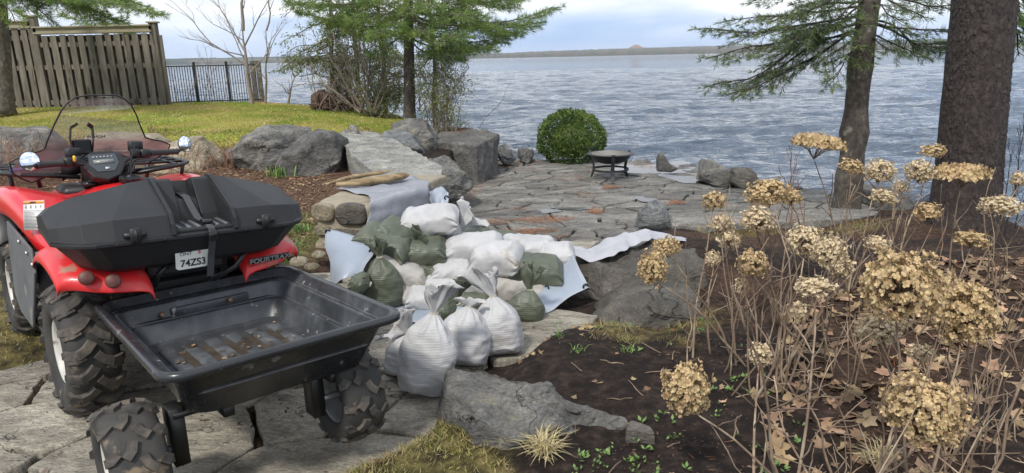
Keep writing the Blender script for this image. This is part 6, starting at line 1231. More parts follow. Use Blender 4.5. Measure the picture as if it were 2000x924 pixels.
sapling('small crooked bare bush between the timber post and the root stump', ((562, 203, 14.4), [(562, 205, 14.4, 575, 150, 14.4, .03, 1), (575, 150, 14.4, 560, 110, 14.2, .016, 2), (575, 150, 14.4, 610, 120, 14.4, .016, 2), (566, 185, 14.4, 540, 160, 14.2, .012, 2), (570, 170, 14.4, 605, 165, 14.3, .01, 2)]), M['twig'], 33)
sapling('thin bare brush growing along the metal railing', ((400, 203, 14.3), [(x, 204, 14.3, x + d_, y, 14.2, .008, 2) for x, d_, y in ((345, -10, 130), (372, 20, 100), (400, 15, 110), (420, -20, 90), (440, 10, 120), (360, 30, 150), (410, 5, 130))]), M['twig'], 34, k=4)
g5 = random.Random(55)
sapling('clump of grey arching bare stems between the root stump and the slim pine', ((715, 222, 12.9), [(g5.uniform(700, 740), 222, 12.9, x, y, g5.uniform(12.3, 13.3), g5.uniform(.012, .022), 1) for x, y in ((600, 40), (630, 20), (660, -10), (672, 30), (650, 90), (690, 20), (700, -10), (760, 60), (740, 90), (770, 100), (620, 80), (590, 120), (640, 130), (775, 140), (730, 40), (655, 60), (705, 60), (600, 160), (800, 110))]), M['twigpale'] if 'twigpale' in M else M['twig'], 35, name='bare_shrub', cat='shrub', k=4, spread=.3)
def leafy_shrub(lab, x0, x1, y0, y1, by, Y, seed):
    g = random.Random(seed); b = PY((x0 + x1) / 2, by, Y); b.z -= .2; t = thing('leafing_shrub', lab, 'shrub', b); mb = MB(); c = Crown(g)
    for k in range(30):
        e = PY(g.uniform(x0, x1), g.uniform(y0, y1), g.uniform(Y - .4, Y + .6)) - b; s_ = Vector((g.uniform(-.25, .25), g.uniform(-.15, .15), 0)); bare(mb, s_, e, .010, g, 2, 4, .5)
        for q in range(16): tt = g.uniform(.4, 1.08); leafspray(c, s_.lerp(e, tt) + Vector((g.gauss(0, .09), g.gauss(0, .09), g.gauss(0, .09))), Vector((0, 0, .4)), g, 8, .04, .06)
    mb.build('stems', M['twig'], t); c.tw.tube([(0, 0, 0), (0, 0, .1)], .01, 4); crown_build(c, t, M['twig'], M['cedar'], 1.1, 'foliage')
leafy_shrub('pale shrub just breaking into yellowish leaf right of the slim pine', 805, 925, 95, 238, 240, 12.0, 41)
leafy_shrub('thin shrub with small olive leaves left of the slim pine', 690, 790, 80, 205, 225, 13.0, 42)
leafy_shrub('sparse leafing shrub behind the root stump', 640, 700, 60, 165, 215, 14.2, 43)
for i_, (x0_, x1_, lab_, sd_) in enumerate(((600, 690, 'tangle of fine bare twigs left of the grey arching stems', 81), (690, 790, 'tangle of fine bare twigs at the foot of the cedars', 82), (800, 880, 'fine bare twigs right of the slim pine trunk', 83))):
    g6 = random.Random(sd_); sapling(lab_, (((x0_ + x1_) / 2, 215, 13.4), [(g6.uniform(x0_, x1_), 218, 13.4, g6.uniform(x0_ - 30, x1_ + 30), g6.uniform(60, 170), g6.uniform(12.9, 13.9), .009, 2) for _ in range(13)]), M['twig'], sd_, name='bare_shrub', cat='shrub', k=4, spread=.5)
def twig_bush(label, pts, n, mt_, seed, Yr, hpx, r_=.004, name='twiggy_shrub', spread=.5, depth=2):
    g = random.Random(seed); (x0, y0), (x1, y1) = pts; b = PY((x0 + x1) / 2, (y0 + y1) / 2, sum(Yr) / 2); b.z = hz(b.x, b.y); t = thing(name, label, 'shrub', b); mb = MB()
    for k in range(n):
        tt = g.random(); s_ = PY(x0 + (x1 - x0) * tt, y0 + (y1 - y0) * tt, g.uniform(*Yr)); s_.z = hz(s_.x, s_.y) - .02; h_ = px2m(hpx * g.uniform(.5, 1.1), s_.y); e = s_ + Vector((g.gauss(0, .3) * h_, g.gauss(0, .3) * h_, h_)); bare(mb, s_ - b, e - b, r_ * g.uniform(.7, 1.2), g, depth, 4, spread)
    mb.build('stems', mt_, t); return t
twig_bush('rusty brown twiggy shrub at the left edge behind the quad', ((-40, 335), (105, 335)), 42, M['redleafbush'], 61, (7.9, 8.8), 85)
twig_bush('low brown twiggy growth in front of the pale boulder behind the mirror', ((330, 345), (450, 345)), 26, M['redleafbush'], 62, (8.2, 9.0), 60, r_=.003)
twig_bush('tuft of dead brown perennials on the lawn edge behind the windshield', ((292, 262), (325, 262)), 26, M['leaf'], 63, (9.9, 10.2), 24, r_=.004, name='dead_perennial')
twig_bush('dead brown stalks between the two grey boulders of the row', ((425, 300), (455, 320)), 16, M['redleafbush'], 64, (9.0, 9.4), 55, r_=.003)
def stump():
    g = random.Random(71); b = PY(645, 208, 13.6); b.z -= .05; t = thing('root_stump', 'reddish brown upturned root stump on the lawn edge', 'tree stump', b); mb = MB(); rs = []
    for k in range(9): a = math.pi * (k + .5) / 9; rs.append([Vector((.24 * math.sin(a) * math.cos(q) - .12, .2 * math.sin(a) * math.sin(q), .12 - .17 * math.cos(a))) for q in [2 * math.pi * j / 22 for j in range(22)]])
    mb.rings(rs); rough(mb, .13, 6, 3); disp(mb.build('root_plate', M['stumpwood'], t, sub=1), 2, .05, .05, .06); mb = MB()
    for k in range(130): s_ = Vector((g.uniform(-.40, .6), g.uniform(-.15, .15), g.uniform(.0, .22))); e = s_ + Vector((g.gauss(.15, .25), g.gauss(0, .15), g.gauss(.02, .14))); mb.tube(wig(s_, e, 4, .2, g), [.014, .012, .009, .006, .003], 5)
    mb.build('roots', M['stumpwood'], t)
M['stumpwood'] = mat('rotten_root_wood', [(.03, .02, .015), (.085, .05, .038), (.17, .11, .085)], scale=8, rough=.95, bump=.8, bscale=25)
stump()
def round_bush():
    g = np.random.default_rng(5); c0 = PY(1116, 270, 12.5); zb = PY(1116, 312, 12.3).z; r_ = .60; t = thing('round_bush', 'clipped ball shaped evergreen bush at the water end of the patio', 'bush', (c0.x, c0.y, zb)); c = np.array([0, 0, c0.z - zb - .02]); n = 16000
    d = unit(g.normal(size=(n, 3))); d[:, 2] = np.where(d[:, 2] < -.75, -d[:, 2], d[:, 2]); lump = np.array([noise.noise(Vector(q * 2.6)) * .09 + noise.noise(Vector(q * 7)) * .10 + noise.noise(Vector(q * 15)) * .06 for q in d]); rad = r_ * (1 + lump) * (1 - np.abs(g.normal(0, .05, n))) 
    P = c + d * rad[:, None] * np.array([1, 1, .84]); P[:, 2] = np.maximum(P[:, 2], -.02); D = d * .8 + g.normal(size=(n, 3)) * .55 + np.array([0, 0, .25]); V, F = blades(P, D, g.uniform(.03, .06, n), g.uniform(.016, .028, n)); npmesh('foliage', V, F, M['bushleaf'], t)
    mb = MB(); rs = []
    for k in range(1, 12): a = math.pi * k / 12; rs.append([Vector((r_ * .66 * math.sin(a) * math.cos(q), r_ * .66 * math.sin(a) * math.sin(q), c[2] - r_ * .58 * math.cos(a))) for q in [2 * math.pi * j / 24 for j in range(24)]])
    mb.rings(rs); mb.build('inner_foliage', M['bushleaf'], t)
round_bush()
# ================================================================ hydrangeas
FL = {}
def flower_mesh(kind, seed):
    g = np.random.default_rng(seed); n = {'big': 820, 'mid': 420, 'small': 220, 'flat': 330}[kind]; d = unit(g.normal(size=(n, 3)))
    if kind == 'flat': d[:, 2] = np.abs(d[:, 2]) * .6
    d[:, 2] = np.where(d[:, 2] < -.8, -d[:, 2] * .5, d[:, 2]); lump = np.array([noise.noise(Vector(q * 2.2) + Vector((seed, 0, 0))) * .34 + noise.noise(Vector(q * 5.5)) * .18 for q in d]); sc = np.array([1, 1, .86 if kind != 'flat' else .55]); rad = (1 + lump) * g.uniform(.72, 1.0, n); C = d * rad[:, None] * sc; P, D, N_ = [], [], []
    for i in range(n):
        nr = Vector(d[i] + g.normal(size=3) * .35).normalized(); a = nr.cross(Vector((.3, .2, 1))).normalized(); b = nr.cross(a); ph = g.uniform(0, 6.28)
        for k in range(4):
            t_ = ph + k * math.pi / 2 + g.normal() * .15; dd = a * math.cos(t_) + b * math.sin(t_) + nr * g.uniform(.0, .55); P.append(C[i]); D.append(tuple(dd)); N_.append(tuple(nr))
    ps = {'big': .098, 'mid': .125, 'small': .165, 'flat': .13}[kind]; P = np.array(P); D = unit(np.array(D)); N_ = np.array(N_); side = unit(np.cross(D, N_)); up = np.cross(side, D); L_ = g.uniform(.8, 1.2, len(P))[:, None] * ps; W_ = L_ * .9
    V = np.stack([P, P + D * L_ * .45 + side * W_ * .5 + up * L_ * .05, P + D * L_ * .95 + side * W_ * .28 + up * L_ * .16, P + D * L_ * 1.0 - side * W_ * .2 + up * L_ * .14, P + D * L_ * .5 - side * W_ * .5 + up * L_ * .04], 1).reshape(-1, 3); F = np.arange(len(V)).reshape(-1, 5)
    o = npmesh('flower_head', V, F, M['petal']); me = o.data; bpy.data.objects.remove(o)
    mb = MB(); gg = random.Random(seed)
    for i in range(0, n, 4 if kind != 'flat' else 14): q = Vector(C[i]); mb.tube([Vector((0, 0, -.9 if kind != 'flat' else -.5)), q * .35 + Vector((0, 0, -.2)), q], [.014, .010, .007], 3, caps=False)
    o2 = mb.build('flower_stalks', M['stem']); m2 = o2.data; bpy.data.objects.remove(o2); return me, m2
for k_ in ('big', 'mid', 'small', 'flat'): FL[k_] = [flower_mesh(k_, s_) for s_ in (1, 2)]
FLP = {}
def pale(me):
    if me.name not in FLP: c = me.copy(); c.materials.clear(); c.materials.append(M['petal_pale']); FLP[me.name] = c
    return FLP[me.name]
def head(t, b, px, py, w_px, h_px, Y, kind, g, palec=False, k=0):
    c = PY(px, py, Y); r_ = px2m(w_px / 2, Y) * 1.02; me, m2 = FL[kind][k % 2]; o = bpy.data.objects.new('flower_head', pale(me) if palec else me); COL.objects.link(o); o.parent = t; o.location = c - b; kz = {'flat': .55 * 1.5}.get(kind, .86)
    o.scale = (r_ * .92, r_ * .92, min(r_ * 1.25, px2m(h_px / 2, Y) / (.80 if kind != 'flat' else .42))); o.rotation_euler = (g.uniform(-.2, .2), g.uniform(-.2, .2), g.uniform(0, 6))
    s_ = bpy.data.objects.new('flower_stalks', m2); COL.objects.link(s_); s_.parent = o; return c, r_
def hydrangea(label, base, heads, nbare, seed, extra=(), r0_=.0065):
    g = random.Random(seed); b = Vector(base); b.z = hz(b.x, b.y) - .02; t = thing('hydrangea', label, 'hydrangea', b, group='dried hydrangeas in the bed'); mb = MB()
    for i, hd in enumerate(heads):
        px, py, w_, h_, Y, kind = hd[:6]; c, r_ = head(t, b, px, py, w_, h_, Y, kind, g, len(hd) > 6 and hd[6] == 'p', i); tgt = c - b - Vector((0, 0, r_ * .6))
        s_ = Vector((g.gauss(0, .07), g.gauss(0, .06), 0)); mid = s_.lerp(tgt, .5) + Vector((g.gauss(0, .03), g.gauss(0, .03), .10 * g.random() + .06 * tgt.z)); pts = []
        for k in range(11):
            q = k / 10; p = s_ * (1 - q) ** 2 + mid * 2 * q * (1 - q) + tgt * q * q; pts.append(p + noise.noise_vector(Vector((q * 3 + i, seed, 0))) * .018)
        mb.tube(pts, [r0_ * (1 - .62 * k / 10) for k in range(11)], 7)
        for k in range(g.randint(2, 4)):   # opposite side shoots at the joints
            j = g.randint(3, 9); p = pts[j]; e = p + Vector((g.gauss(0, .07), g.gauss(0, .07), g.uniform(.03, .16))); mb.tube(wig(p, e, 3, .1, g), [.003, .0026, .002, .0015], 5)
    for k in range(int(nbare * .34)):
        s_ = Vector((g.gauss(0, .16), g.gauss(0, .13), -.02)); a = g.uniform(0, 6.28); ln = g.uniform(.4, 1.0); e = s_ + Vector((math.cos(a) * ln * g.uniform(.03, .40), math.sin(a) * ln * g.uniform(.03, .35), ln * g.uniform(.75, 1))); pts = wig(s_, e, 8, .12, g); rr_ = r0_ * g.uniform(.35, .9); mb.tube(pts, [rr_ * (1 - .6 * i / 8) for i in range(9)], 6)
        for q in range(g.randint(1, 4)):
            j = g.randint(2, 7); e2 = pts[j] + Vector((g.gauss(0, .10), g.gauss(0, .10), g.uniform(.02, .18))); mb.tube(wig(pts[j], e2, 4, .12, g), [rr_ * .55, rr_ * .5, rr_ * .4, rr_ * .3, .001], 5)
    mb.build('stems', M['stem'], t); return t
hydrangea('nearest dried hydrangea with a huge tan flower ball low at the right', (.95, 1.62, 0), [(1808, 800, 152, 118, 1.72, 'big')], 22, 1, r0_=.007)
hydrangea('dried hydrangea with a bent stem carrying a tan ball low over the bare soil', (.92, 1.78, 0), [(1340, 760, 96, 104, 2.05, 'mid'), (1485, 693, 46, 40, 2.35, 'small', 'p'), (1590, 560, 70, 30, 2.2, 'small', 'p')], 26, 2)
hydrangea('dried hydrangea carrying the two largest tan balls side by side', (1.35, 2.05, 0), [(1762, 560, 148, 128, 2.05, 'big'), (1880, 612, 122, 112, 2.2, 'big'), (1722, 640, 96, 50, 2.3, 'mid', 'p'), (1800, 690, 50, 30, 2.5, 'small', 'p')], 30, 3)
hydrangea('dried hydrangea with pale loose heads in the middle of the bed', (1.15, 2.75, 0), [(1575, 470, 74, 52, 2.9, 'mid', 'p'), (1620, 492, 66, 58, 2.7, 'mid', 'p'), (1470, 515, 62, 50, 2.9, 'mid'), (1555, 612, 40, 46, 2.8, 'small', 'p'), (1712, 475, 46, 26, 3.1, 'small', 'p'), (1448, 560, 30, 34, 3.0, 'small', 'p'), (1640, 520, 50, 40, 2.9, 'small', 'p')], 30, 4)
hydrangea('leftmost dried hydrangea leaning over the brown boulder with two stacked heads', (1.02, 3.05, 0), [(1274, 524, 62, 62, 3.0, 'mid'), (1302, 483, 54, 36, 3.1, 'mid'), (1395, 392, 44, 34, 3.6, 'small'), (1410, 437, 50, 32, 3.3, 'small', 'p'), (1392, 505, 30, 34, 3.3, 'small', 'p')], 16, 5)
hydrangea('dried hydrangea with a cluster of tan heads before the patio edge', (1.45, 3.55, 0), [(1500, 377, 84, 50, 3.5, 'mid'), (1480, 430, 68, 42, 3.4, 'mid', 'p'), (1425, 470, 46, 32, 3.5, 'small', 'p'), (1545, 385, 40, 28, 3.7, 'small')], 22, 6)
hydrangea('tall dried hydrangea holding a flat brown head in front of the lake', (2.0, 3.9, 0), [(1595, 284, 96, 44, 3.8, 'flat'), (1663, 325, 44, 24, 4.0, 'small'), (1720, 335, 58, 42, 4.0, 'mid', 'p'), (1725, 385, 50, 26, 3.8, 'small', 'p')], 26, 7)
hydrangea('dried hydrangea between the slim pine and the massive trunk', (2.35, 4.1, 0), [(1795, 335, 54, 42, 4.2, 'mid', 'p'), (1822, 295, 46, 22, 4.2, 'small'), (1812, 414, 50, 34, 4.0, 'small'), (1760, 365, 30, 22, 4.3, 'small', 'p')], 24, 8)
hydrangea('dried hydrangea with a wide flat tan head against the massive dark trunk', (2.3, 3.35, 0), [(1880, 342, 96, 42, 3.3, 'flat'), (1896, 468, 66, 30, 3.4, 'small')], 22, 9)
hydrangea('dried hydrangea at the right edge in front of the lake', (2.7, 3.7, 0), [(1955, 402, 76, 36, 3.7, 'mid', 'p'), (1992, 350, 36, 26, 3.9, 'small', 'p')], 22, 10)
hydrangea('headless dried hydrangea canes in the right foreground corner', (1.65, 2.2, 0), [], 34, 11)
hydrangea('headless dried hydrangea canes in the middle of the right hand bed', (1.75, 2.95, 0), [], 34, 12)
sapling('thin dark bare twigs rising at the right edge beside the massive trunk', ((1960, 470, 6.2), [(1960, 470, 6.2, 2000, 220, 6.2, .010, 2), (1955, 470, 6.2, 1975, 300, 6.2, .008, 2), (1975, 480, 6.2, 2040, 300, 6.0, .008, 2), (1950, 460, 6.2, 1990, 360, 6.2, .006, 1)]), M['bark_dark'], 91, name='bare_shrub', cat='shrub', spread=.35)
sapling('tall thin bare cane rising between the slim pine and the patio', ((1560, 440, 4.6), [(1565, 470, 4.6, 1535, 290, 4.6, .006, 1), (1575, 470, 4.6, 1560, 350, 4.7, .005, 1), (1540, 450, 4.6, 1555, 320, 4.6, .004, 1)]), M['twig_red'], 92, name='bare_shrub', cat='shrub', spread=.25)
sapling('wispy thin twig hanging over the water beyond the square block', ((935, 250, 12.4), [(935, 252, 12.4, 985, 185, 12.4, .006, 1), (985, 185, 12.4, 1010, 130, 12.4, .003, 0)]), M['twig'], 93, name='bare_shrub', cat='shrub', spread=.2)
# ================================================================ ground cover
def in_poly_pts(n, poly, g):
    P = np.array(poly); a = P.min(0); b = P.max(0); o = []
    while sum(len(x) for x in o) < n: q = g.uniform(a, b, (n, 2)); o.append(q[sdpoly(q[:, 0], q[:, 1], poly) < 0])
    return np.concatenate(o)[:n]
def grass(name, label, pts, hlo, hhi, wd, mt_, seed, lean=.35, zoff=-.004, cat='grass', patch=None, kind='stuff', curl=.12):
    g = np.random.default_rng(seed); x, y = pts[:, 0], pts[:, 1]
    if patch: k = np.array([noise.noise(Vector((a * patch, b * patch, seed))) for a, b in pts]) + g.uniform(-.25, .25, len(pts)) > patch_t; pts = pts[k]; x, y = pts[:, 0], pts[:, 1]
    z = hgt(x, y) + zoff; n = len(pts); P = np.stack([x, y, z], 1); D = np.stack([g.normal(0, lean, n), g.normal(0, lean, n), np.ones(n)], 1); V, F = blades(P, D, g.uniform(hlo, hhi, n), g.uniform(wd * .6, wd * 1.3, n), curl=curl, wide=.3)
    return tag(npmesh(name, V, F, mt_), label, cat, kind=kind)
patch_t = .0
gA = np.random.default_rng(21)
lw = in_poly_pts(90000, [(-12, 9.2), (-6.6, 9.5), (-5.0, 9.9), (-3.2, 10.15), (-2.4, 10.8), (-1.9, 11.8), (-1.6, 12.9), (-2.6, 14.4), (-12, 15)], gA)
grass('lawn_grass', 'short spring grass of the raised lawn', lw, .018, .045, .010, M['grass'], 1, .5)
fg = [(-1.75, 1.3), (-1.5, 1.8), (-1.27, 2.12), (-.93, 2.33), (-.55, 2.62), (-.3, 2.75), (-.15, 2.5), (.02, 2.2), (.25, 1.6), (.1, 1.2)]
grass('turf', 'sparse yellow green turf in front of the flagstones', in_poly_pts(15000, fg, gA), .012, .045, .0045, M['drygrass'], 2, .8, patch=2.6)
grass('turf', 'mossy green turf in front of the flagstones', in_poly_pts(7000, fg, gA), .010, .035, .004, M['grass'], 3, .7, patch=3.4)
grass('turf', 'yellow green turf left of the quad', in_poly_pts(9000, [(-5, 2.3), (-4, 2.65), (-2.6, 3.2), (-2.35, 3.5), (-2.6, 4.3), (-3.5, 5.0), (-5, 5.5)], gA), .02, .05, .007, M['drygrass'], 4, .7, patch=1.2)
grass('dry_grass', 'dry grass tufts beside the right hand boulders', in_poly_pts(2600, [(.35, 3.35), (.9, 3.3), (1.25, 3.95), (1.0, 4.05), (.4, 3.8)], gA), .02, .07, .004, M['drygrass'], 5, .8, patch=3)
grass('dry_grass', 'dry grass tufts along the patio slab edge', in_poly_pts(2500, [(1.7, 6.0), (3.2, 6.4), (4.2, 7.4), (2.5, 7.2), (1.7, 6.7)], gA), .03, .10, .006, M['drygrass'], 6, .5, patch=1.5)
grass('moss', 'green moss and weeds beside the mortared wall', in_poly_pts(2600, [(-2.1, 5.0), (-1.65, 5.0), (-1.7, 6.6), (-2.3, 6.9)], gA), .01, .05, .006, M['shoot'], 7, .8, patch=2.4)
def tuft(name, label, cat, c, n, h, w_, mt_, seed, lean=.6, rad=.02, curl=.5, group=None, parent=None):
    g = np.random.default_rng(seed); P = np.stack([g.normal(0, rad, n), g.normal(0, rad, n), np.zeros(n)], 1); D = np.stack([g.normal(0, lean, n), g.normal(0, lean, n), np.ones(n)], 1); D = unit(D); L_ = h * g.uniform(.5, 1.1, n)[:, None]
    # two segment arching blade
    out_ = D.copy(); out_[:, 2] = 0; out_ = unit(out_); sd_ = np.stack([-out_[:, 1], out_[:, 0], np.zeros(n)], 1); A = P + D * L_ * .55; B = A + (D * .5 + out_ * curl - np.array([0, 0, curl * .6])) * L_ * .5; w_ = w_ * g.uniform(.7, 1.2, n)[:, None]
    V = np.stack([P - sd_ * w_ * .4, P + sd_ * w_ * .4, A + sd_ * w_ * .5, A - sd_ * w_ * .5, B, B], 1); V[:, 5] += sd_ * w_ * .1; F = []; 
    V = V.reshape(-1, 3); i = np.arange(n)[:, None] * 6; F = np.concatenate([i + np.array([[0, 1, 2, 3]]), i + np.array([[3, 2, 5, 4]])]); o = npmesh(name, V, F, mt_, smooth=False); o.location = c; return tag(o, label, cat, group)
def onG(px, py, z=.0):
    p = PZ(px, py, z)
    for _ in range(3): p = PZ(px, py, hz(p.x, p.y))
    return p
tuft('ornamental_grass', 'tuft of pale straw coloured grass at the foot of the foreground rock', 'grass tuft', onG(1062, 885), 190, .15, .0035, M['drystraw'], 1, lean=.75)
tuft('ornamental_grass', 'small straw coloured grass tuft under the hydrangea canes', 'grass tuft', onG(1715, 900), 90, .12, .003, M['drystraw'], 2, lean=.8)
tuft('daffodil', 'clump of bright green daffodil leaves in front of the dark boulder', 'daffodils', onG(545, 345), 60, .20, .018, M['shoot'], 3, lean=.22, rad=.06, curl=.1)
tuft('daffodil', 'thin green daffodil leaves right of the larger clump', 'daffodils', onG(580, 342), 12, .18, .016, M['shoot'], 4, lean=.15, rad=.04, curl=.1)
tuft('daffodil', 'clump of bright green leaves beside the right end of the cargo box', 'daffodils', onG(585, 452), 55, .13, .012, M['shoot'], 5, lean=.35, rad=.06, curl=.2)
tuft('moss_clump', 'mossy green clump beside the rightmost standing white bag', 'moss', onG(952, 702), 260, .045, .006, M['drygrass'], 6, lean=.9, rad=.022, curl=.1)
for i, (px, py) in enumerate(((1090, 640), (1225, 690), (1130, 690), (1095, 660), (1380, 630))):
    tuft('grass_tuft', ('small green grass tuft at the end of the big brown boulder', 'small green grass tuft in the middle of the bare soil', 'small grass tuft between the standing bags and the bare soil', 'small grass tuft beside the fallen leaves near the right tarp', 'small grass tuft below the leftmost hydrangea')[i], 'grass tuft', onG(px, py), 22, .07, .004, M['shoot'], 20 + i, lean=.5, rad=.02)
# fallen leaves: lobed outlines, slightly cupped
def leaves(name, label, pts, smin, smax, mt_, seed, zf=None, tilt=.35, lift=.008):
    g = np.random.default_rng(seed); ang = np.linspace(0, 2 * math.pi, 15)[:-1]; rad = np.array([1.0, .58, .82, .55, .90, .62, .6, .34, .6, .62, .90, .55, .82, .58]); V, F = [], []
    for i, (x, y) in enumerate(pts):
        s_ = g.uniform(smin, smax); z = (zf(x, y) if zf else hz(x, y)) + lift * g.uniform(.3, 1.8); rot = g.uniform(0, 6.28); n_ = Vector((g.normal(0, tilt), g.normal(0, tilt), 1)).normalized(); a = n_.cross(Vector((math.cos(rot), math.sin(rot), .01))).normalized(); b = n_.cross(a); cup = g.uniform(-.25, .45); k0 = len(V); V.append((x, y, z))
        for t_, r_ in zip(ang, rad): rr_ = s_ * r_ * g.uniform(.8, 1.15); q = a * math.cos(t_) * rr_ + b * math.sin(t_) * rr_ * .85 + n_ * (cup * rr_ * rr_ / s_); V.append((x + q.x, y + q.y, max(z + q.z, z - .012)))
        for k in range(14): F.append((k0, k0 + 1 + k, k0 + 1 + (k + 1) % 14))
    return tag(npmesh(name, V, F, mt_, smooth=True), label, 'fallen leaves', kind='stuff')
gL = np.random.default_rng(33)
bed = [(.95, 1.35), (2.4, 1.5), (3.4, 2.6), (4.2, 4.6), (3.2, 4.8), (2.2, 4.2), (1.5, 3.6), (1.05, 2.7), (.9, 2.0)]
leaves('leaf_litter', 'brown fallen leaves under the dried hydrangeas', in_poly_pts(1050, bed, gL), .03, .068, M['leaf'], 1)
leaves('leaf_litter', 'scattered brown leaves around the standing sandbags and soil', np.concatenate([in_poly_pts(40, [(.0, 3.2), (.6, 3.5), (.4, 4.0), (.1, 3.9)], gL), in_poly_pts(30, [(-.1, 1.5), (1.2, 1.5), (1.2, 3.3), (.4, 3.3)], gL), in_poly_pts(18, [(-1.2, 1.9), (-.3, 2.2), (-.3, 1.6), (-1, 1.5)], gL)]), .015, .035, M['leaf'], 2)
leaves('leaf_litter', 'red brown leaf litter between the quad and the boulders', in_poly_pts(900, [(-6, 5.6), (-2.2, 5.2), (-1.7, 6.0), (-1.6, 7.0), (-2.7, 9.3), (-6, 9.3)], gL), .02, .045, M['leaf'], 3)
lf = onG(1118, 823); o = leaves('oak_leaf', None, [(lf.x, lf.y)], .055, .056, M['leafpale'] if 'leafpale' in M else M['leaf'], 9, lift=.05); o['kind'] = ''; del o['kind']; tag(o, 'large pale lobed leaf lying on the lower edge of the foreground rock', 'fallen leaf')
# fine bits of mulch
def bits(name, label, poly, n, lo, hi, mt_, seed, zf=None, flat=.35, patch=None, thr=0.0, asp=.4):
    g = np.random.default_rng(seed); p = in_poly_pts(n, poly, g)
    if patch: p = p[np.array([noise.noise(Vector((a * patch, b * patch, seed))) for a, b in p]) + g.uniform(-.15, .15, len(p)) > thr]
    z = (zf(p[:, 0], p[:, 1]) if zf else hgt(p[:, 0], p[:, 1])) + g.uniform(.0, .008, len(p)); L_ = g.uniform(lo, hi, len(p)); V, F = blades(np.stack([p[:, 0], p[:, 1], z], 1), np.stack([g.normal(size=len(p)), g.normal(size=len(p)), g.normal(0, flat, len(p))], 1), L_, L_ * asp, Nn=np.stack([g.normal(0, .5, len(p)), g.normal(0, .5, len(p)), np.ones(len(p))], 1)); return tag(npmesh(name, V, F, mt_), label, 'litter', kind='stuff')
soil = [(.05, 1.2), (3.2, 1.2), (4.5, 3), (5.2, 6.4), (4.4, 7.4), (2.2, 7.0), (1.5, 6.2), (1.3, 5.0), (.3, 3.9), (.0, 3.3), (.6, 2.6), (.3, 2.3)]
bits('mulch', 'dark bark mulch crumbs on the right hand bed', soil, 26000, .006, .022, M['mulchbit'], 1)
bits('pine_needles', 'rusty fallen needles scattered on the soil', soil, 5200, .03, .06, M['redneedle'], 2, patch=1.3, thr=.02, asp=.035)
bits('mulch', 'red brown litter crumbs between the quad and the boulders', [(-8, 5.4), (-2.2, 5.0), (-1.6, 5.8), (-1.5, 7.0), (-2.7, 9.4), (-8, 9.3)], 22000, .012, .04, M['leaf'], 3)
fp = lambda x, y: np.full_like(x, PATIO_Z + .012)
bits('pine_needles', 'rusty pine needles caught in patches on the patio', PATIO, 42000, .03, .07, M['redneedle'], 4, zf=fp, patch=1.5, thr=.50, asp=.07)
nb = [(-.85, 8.3), (-.5, 8.6), (-.35, 10.5), (-.3, 11.6), (.9, 12.3), (.7, 12.6), (-.8, 12.4), (-.9, 10)]
bits('pine_needles', 'rusty needles drifted along the left edge of the patio', nb, 3800, .03, .07, M['redneedle'], 5, zf=fp, patch=2, thr=-.1, asp=.08)
for i, (px, py, rx, ry) in enumerate(((1060, 432, .34, .10), (1025, 455, .30, .10), (1192, 367, .13, .06), (1320, 397, .12, .05), (965, 435, .2, .06), (1110, 350, .5, .2), (1165, 415, .1, .08))):
    c = PZ(px, py, PATIO_Z); pl = [(c.x + rx * math.cos(a) * (1 + .3 * math.sin(3 * a + i)), c.y + ry * 1.6 * math.sin(a)) for a in [2 * math.pi * k / 12 for k in range(12)]]; bits('pine_needles', ('rusty needle drift in the middle of the patio', 'rusty needle drift just behind the sandbags', 'small needle heap at the fire pit leg', 'small needle patch right of the puddle', 'thin needle patch behind the sandbags at left', 'thin needle cover left of the fire pit', 'needle speck between the puddle and the sandbags')[i], pl, 700 if i < 2 else 260, .03, .065, M['redneedle'], 50 + i, zf=fp, asp=.09)
# seedlings on the bare soil
def seedlings():
    g = np.random.default_rng(44); C = np.concatenate([in_poly_pts(70, [(.2, 1.5), (1.1, 1.5), (1.2, 3.0), (.5, 2.6), (.25, 2.2)], g), in_poly_pts(70, [(.15, 1.9), (.5, 1.9), (.55, 2.35), (.2, 2.35)], g), in_poly_pts(16, [(.3, 3.2), (1.2, 3.2), (1.2, 4), (.4, 3.8)], g)]); P, D, L_, W_, N_ = [], [], [], [], []
    for (x, y) in C:
        z = hz(x, y); k = g.integers(3, 7); s_ = g.uniform(.014, .028)
        for q in range(k): a = g.uniform(0, 6.28); d = np.array([math.cos(a), math.sin(a), g.uniform(.3, 1.1)]); P.append((x + g.normal(0, .008), y + g.normal(0, .008), z + .012 + g.uniform(0, .012))); D.append(d); L_.append(s_ * g.uniform(.7, 1.2)); W_.append(s_ * .55); N_.append((g.normal(0, .3), g.normal(0, .3), 1))
    V, F = blades(np.array(P), np.array(D), L_, W_, Nn=np.array(N_)); tag(npmesh('seedlings', V, F, M['shoot']), 'small green seedlings sprouting on the bare soil', 'seedlings', kind='stuff')
seedlings()
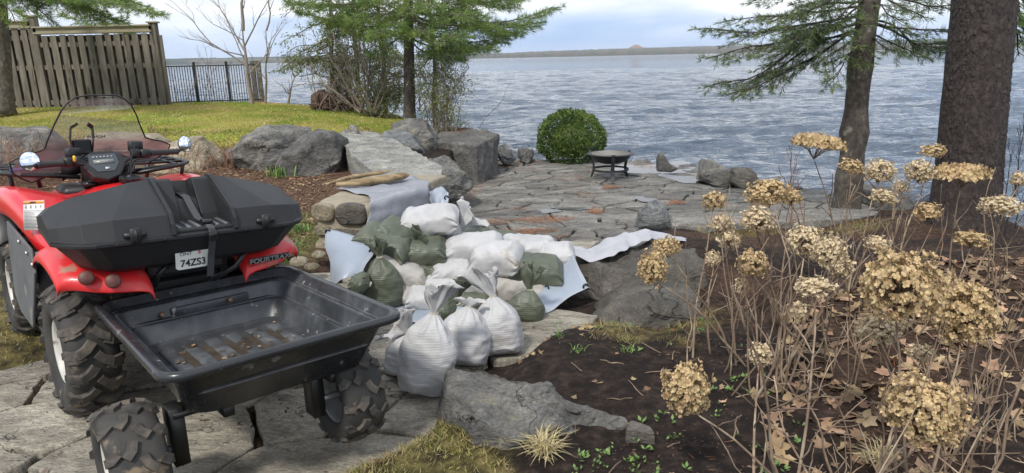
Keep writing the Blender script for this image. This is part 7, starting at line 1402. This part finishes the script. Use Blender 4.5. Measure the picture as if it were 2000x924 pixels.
def twigs(label, poly, n, seed, lo=.08, hi=.3, mt_=None):
    g = random.Random(seed); gg = np.random.default_rng(seed); mb = MB()
    for (x, y) in in_poly_pts(n, poly, gg): z = hz(x, y) + .008; a = g.uniform(0, 6.28); L_ = g.uniform(lo, hi); mb.tube(wig((x, y, z), (x + math.cos(a) * L_, y + math.sin(a) * L_, z + g.uniform(0, .05)), 4, .12, g), [.003, .0028, .0024, .002, .0012], 5)
    tag(mb.build('fallen_twigs', mt_ or M['stem']), label, 'twigs', kind='stuff')
twigs('fallen twigs among the leaves under the hydrangeas', [(.95, 1.3), (2.6, 1.5), (3.4, 2.8), (4, 5), (2.2, 4.2), (1.2, 3.2)], 190, 3)
twigs('thin twigs strewn on the bare soil', [(.1, 1.5), (1.2, 1.5), (1.4, 4), (.3, 3.6)], 45, 4, .05, .16)
twigs('dead stalks strewn between the quad and the boulders', [(-6, 6), (-2.2, 5.6), (-1.8, 7), (-2.6, 9.2), (-6, 9.2)], 260, 5, .1, .35, M['redleafbush'])

pth = lambda x, y: ph(x, y) - .004
bits('path_debris', 'crumbs of soil and leaf in the joints of the path', PATH, 9000, .006, .03, M['mulchbit'], 61, zf=pth, patch=3, thr=.05)
bits('path_debris', 'dry leaf scraps on the path', PATH, 900, .01, .035, M['leaf'], 62, zf=pth, patch=2, thr=.1)

bits('lawn_litter', 'dry leaf scraps and thatch on the lawn', [(-12, 9.4), (-5, 10), (-3.2, 10.3), (-2.0, 11.8), (-1.8, 12.8), (-4, 14), (-12, 14)], 3200, .02, .05, M['drystraw'], 71, patch=.9, thr=.0, zf=lambda x, y: hgt(x, y) + .02)
bits('lawn_litter', 'brown leaf litter along the lawn edge by the boulders', [(-9, 9.2), (-5, 9.6), (-3.2, 9.9), (-2.3, 10.5), (-1.5, 12.2), (-1.9, 12.6), (-2.6, 11), (-3.4, 10.5), (-9, 10)], 5200, .02, .05, M['leaf'], 72, patch=1.2, thr=-.1, zf=lambda x, y: hgt(x, y) + .015)

bits('pine_needles', 'rusty needles lying on top of the square stone block', [(-1.35, 12.6), (-.75, 11.3), (-.45, 11.6), (-.9, 12.9)], 2600, .03, .06, M['redneedle'], 81, zf=lambda x, y: np.full_like(x, .275), asp=.09)
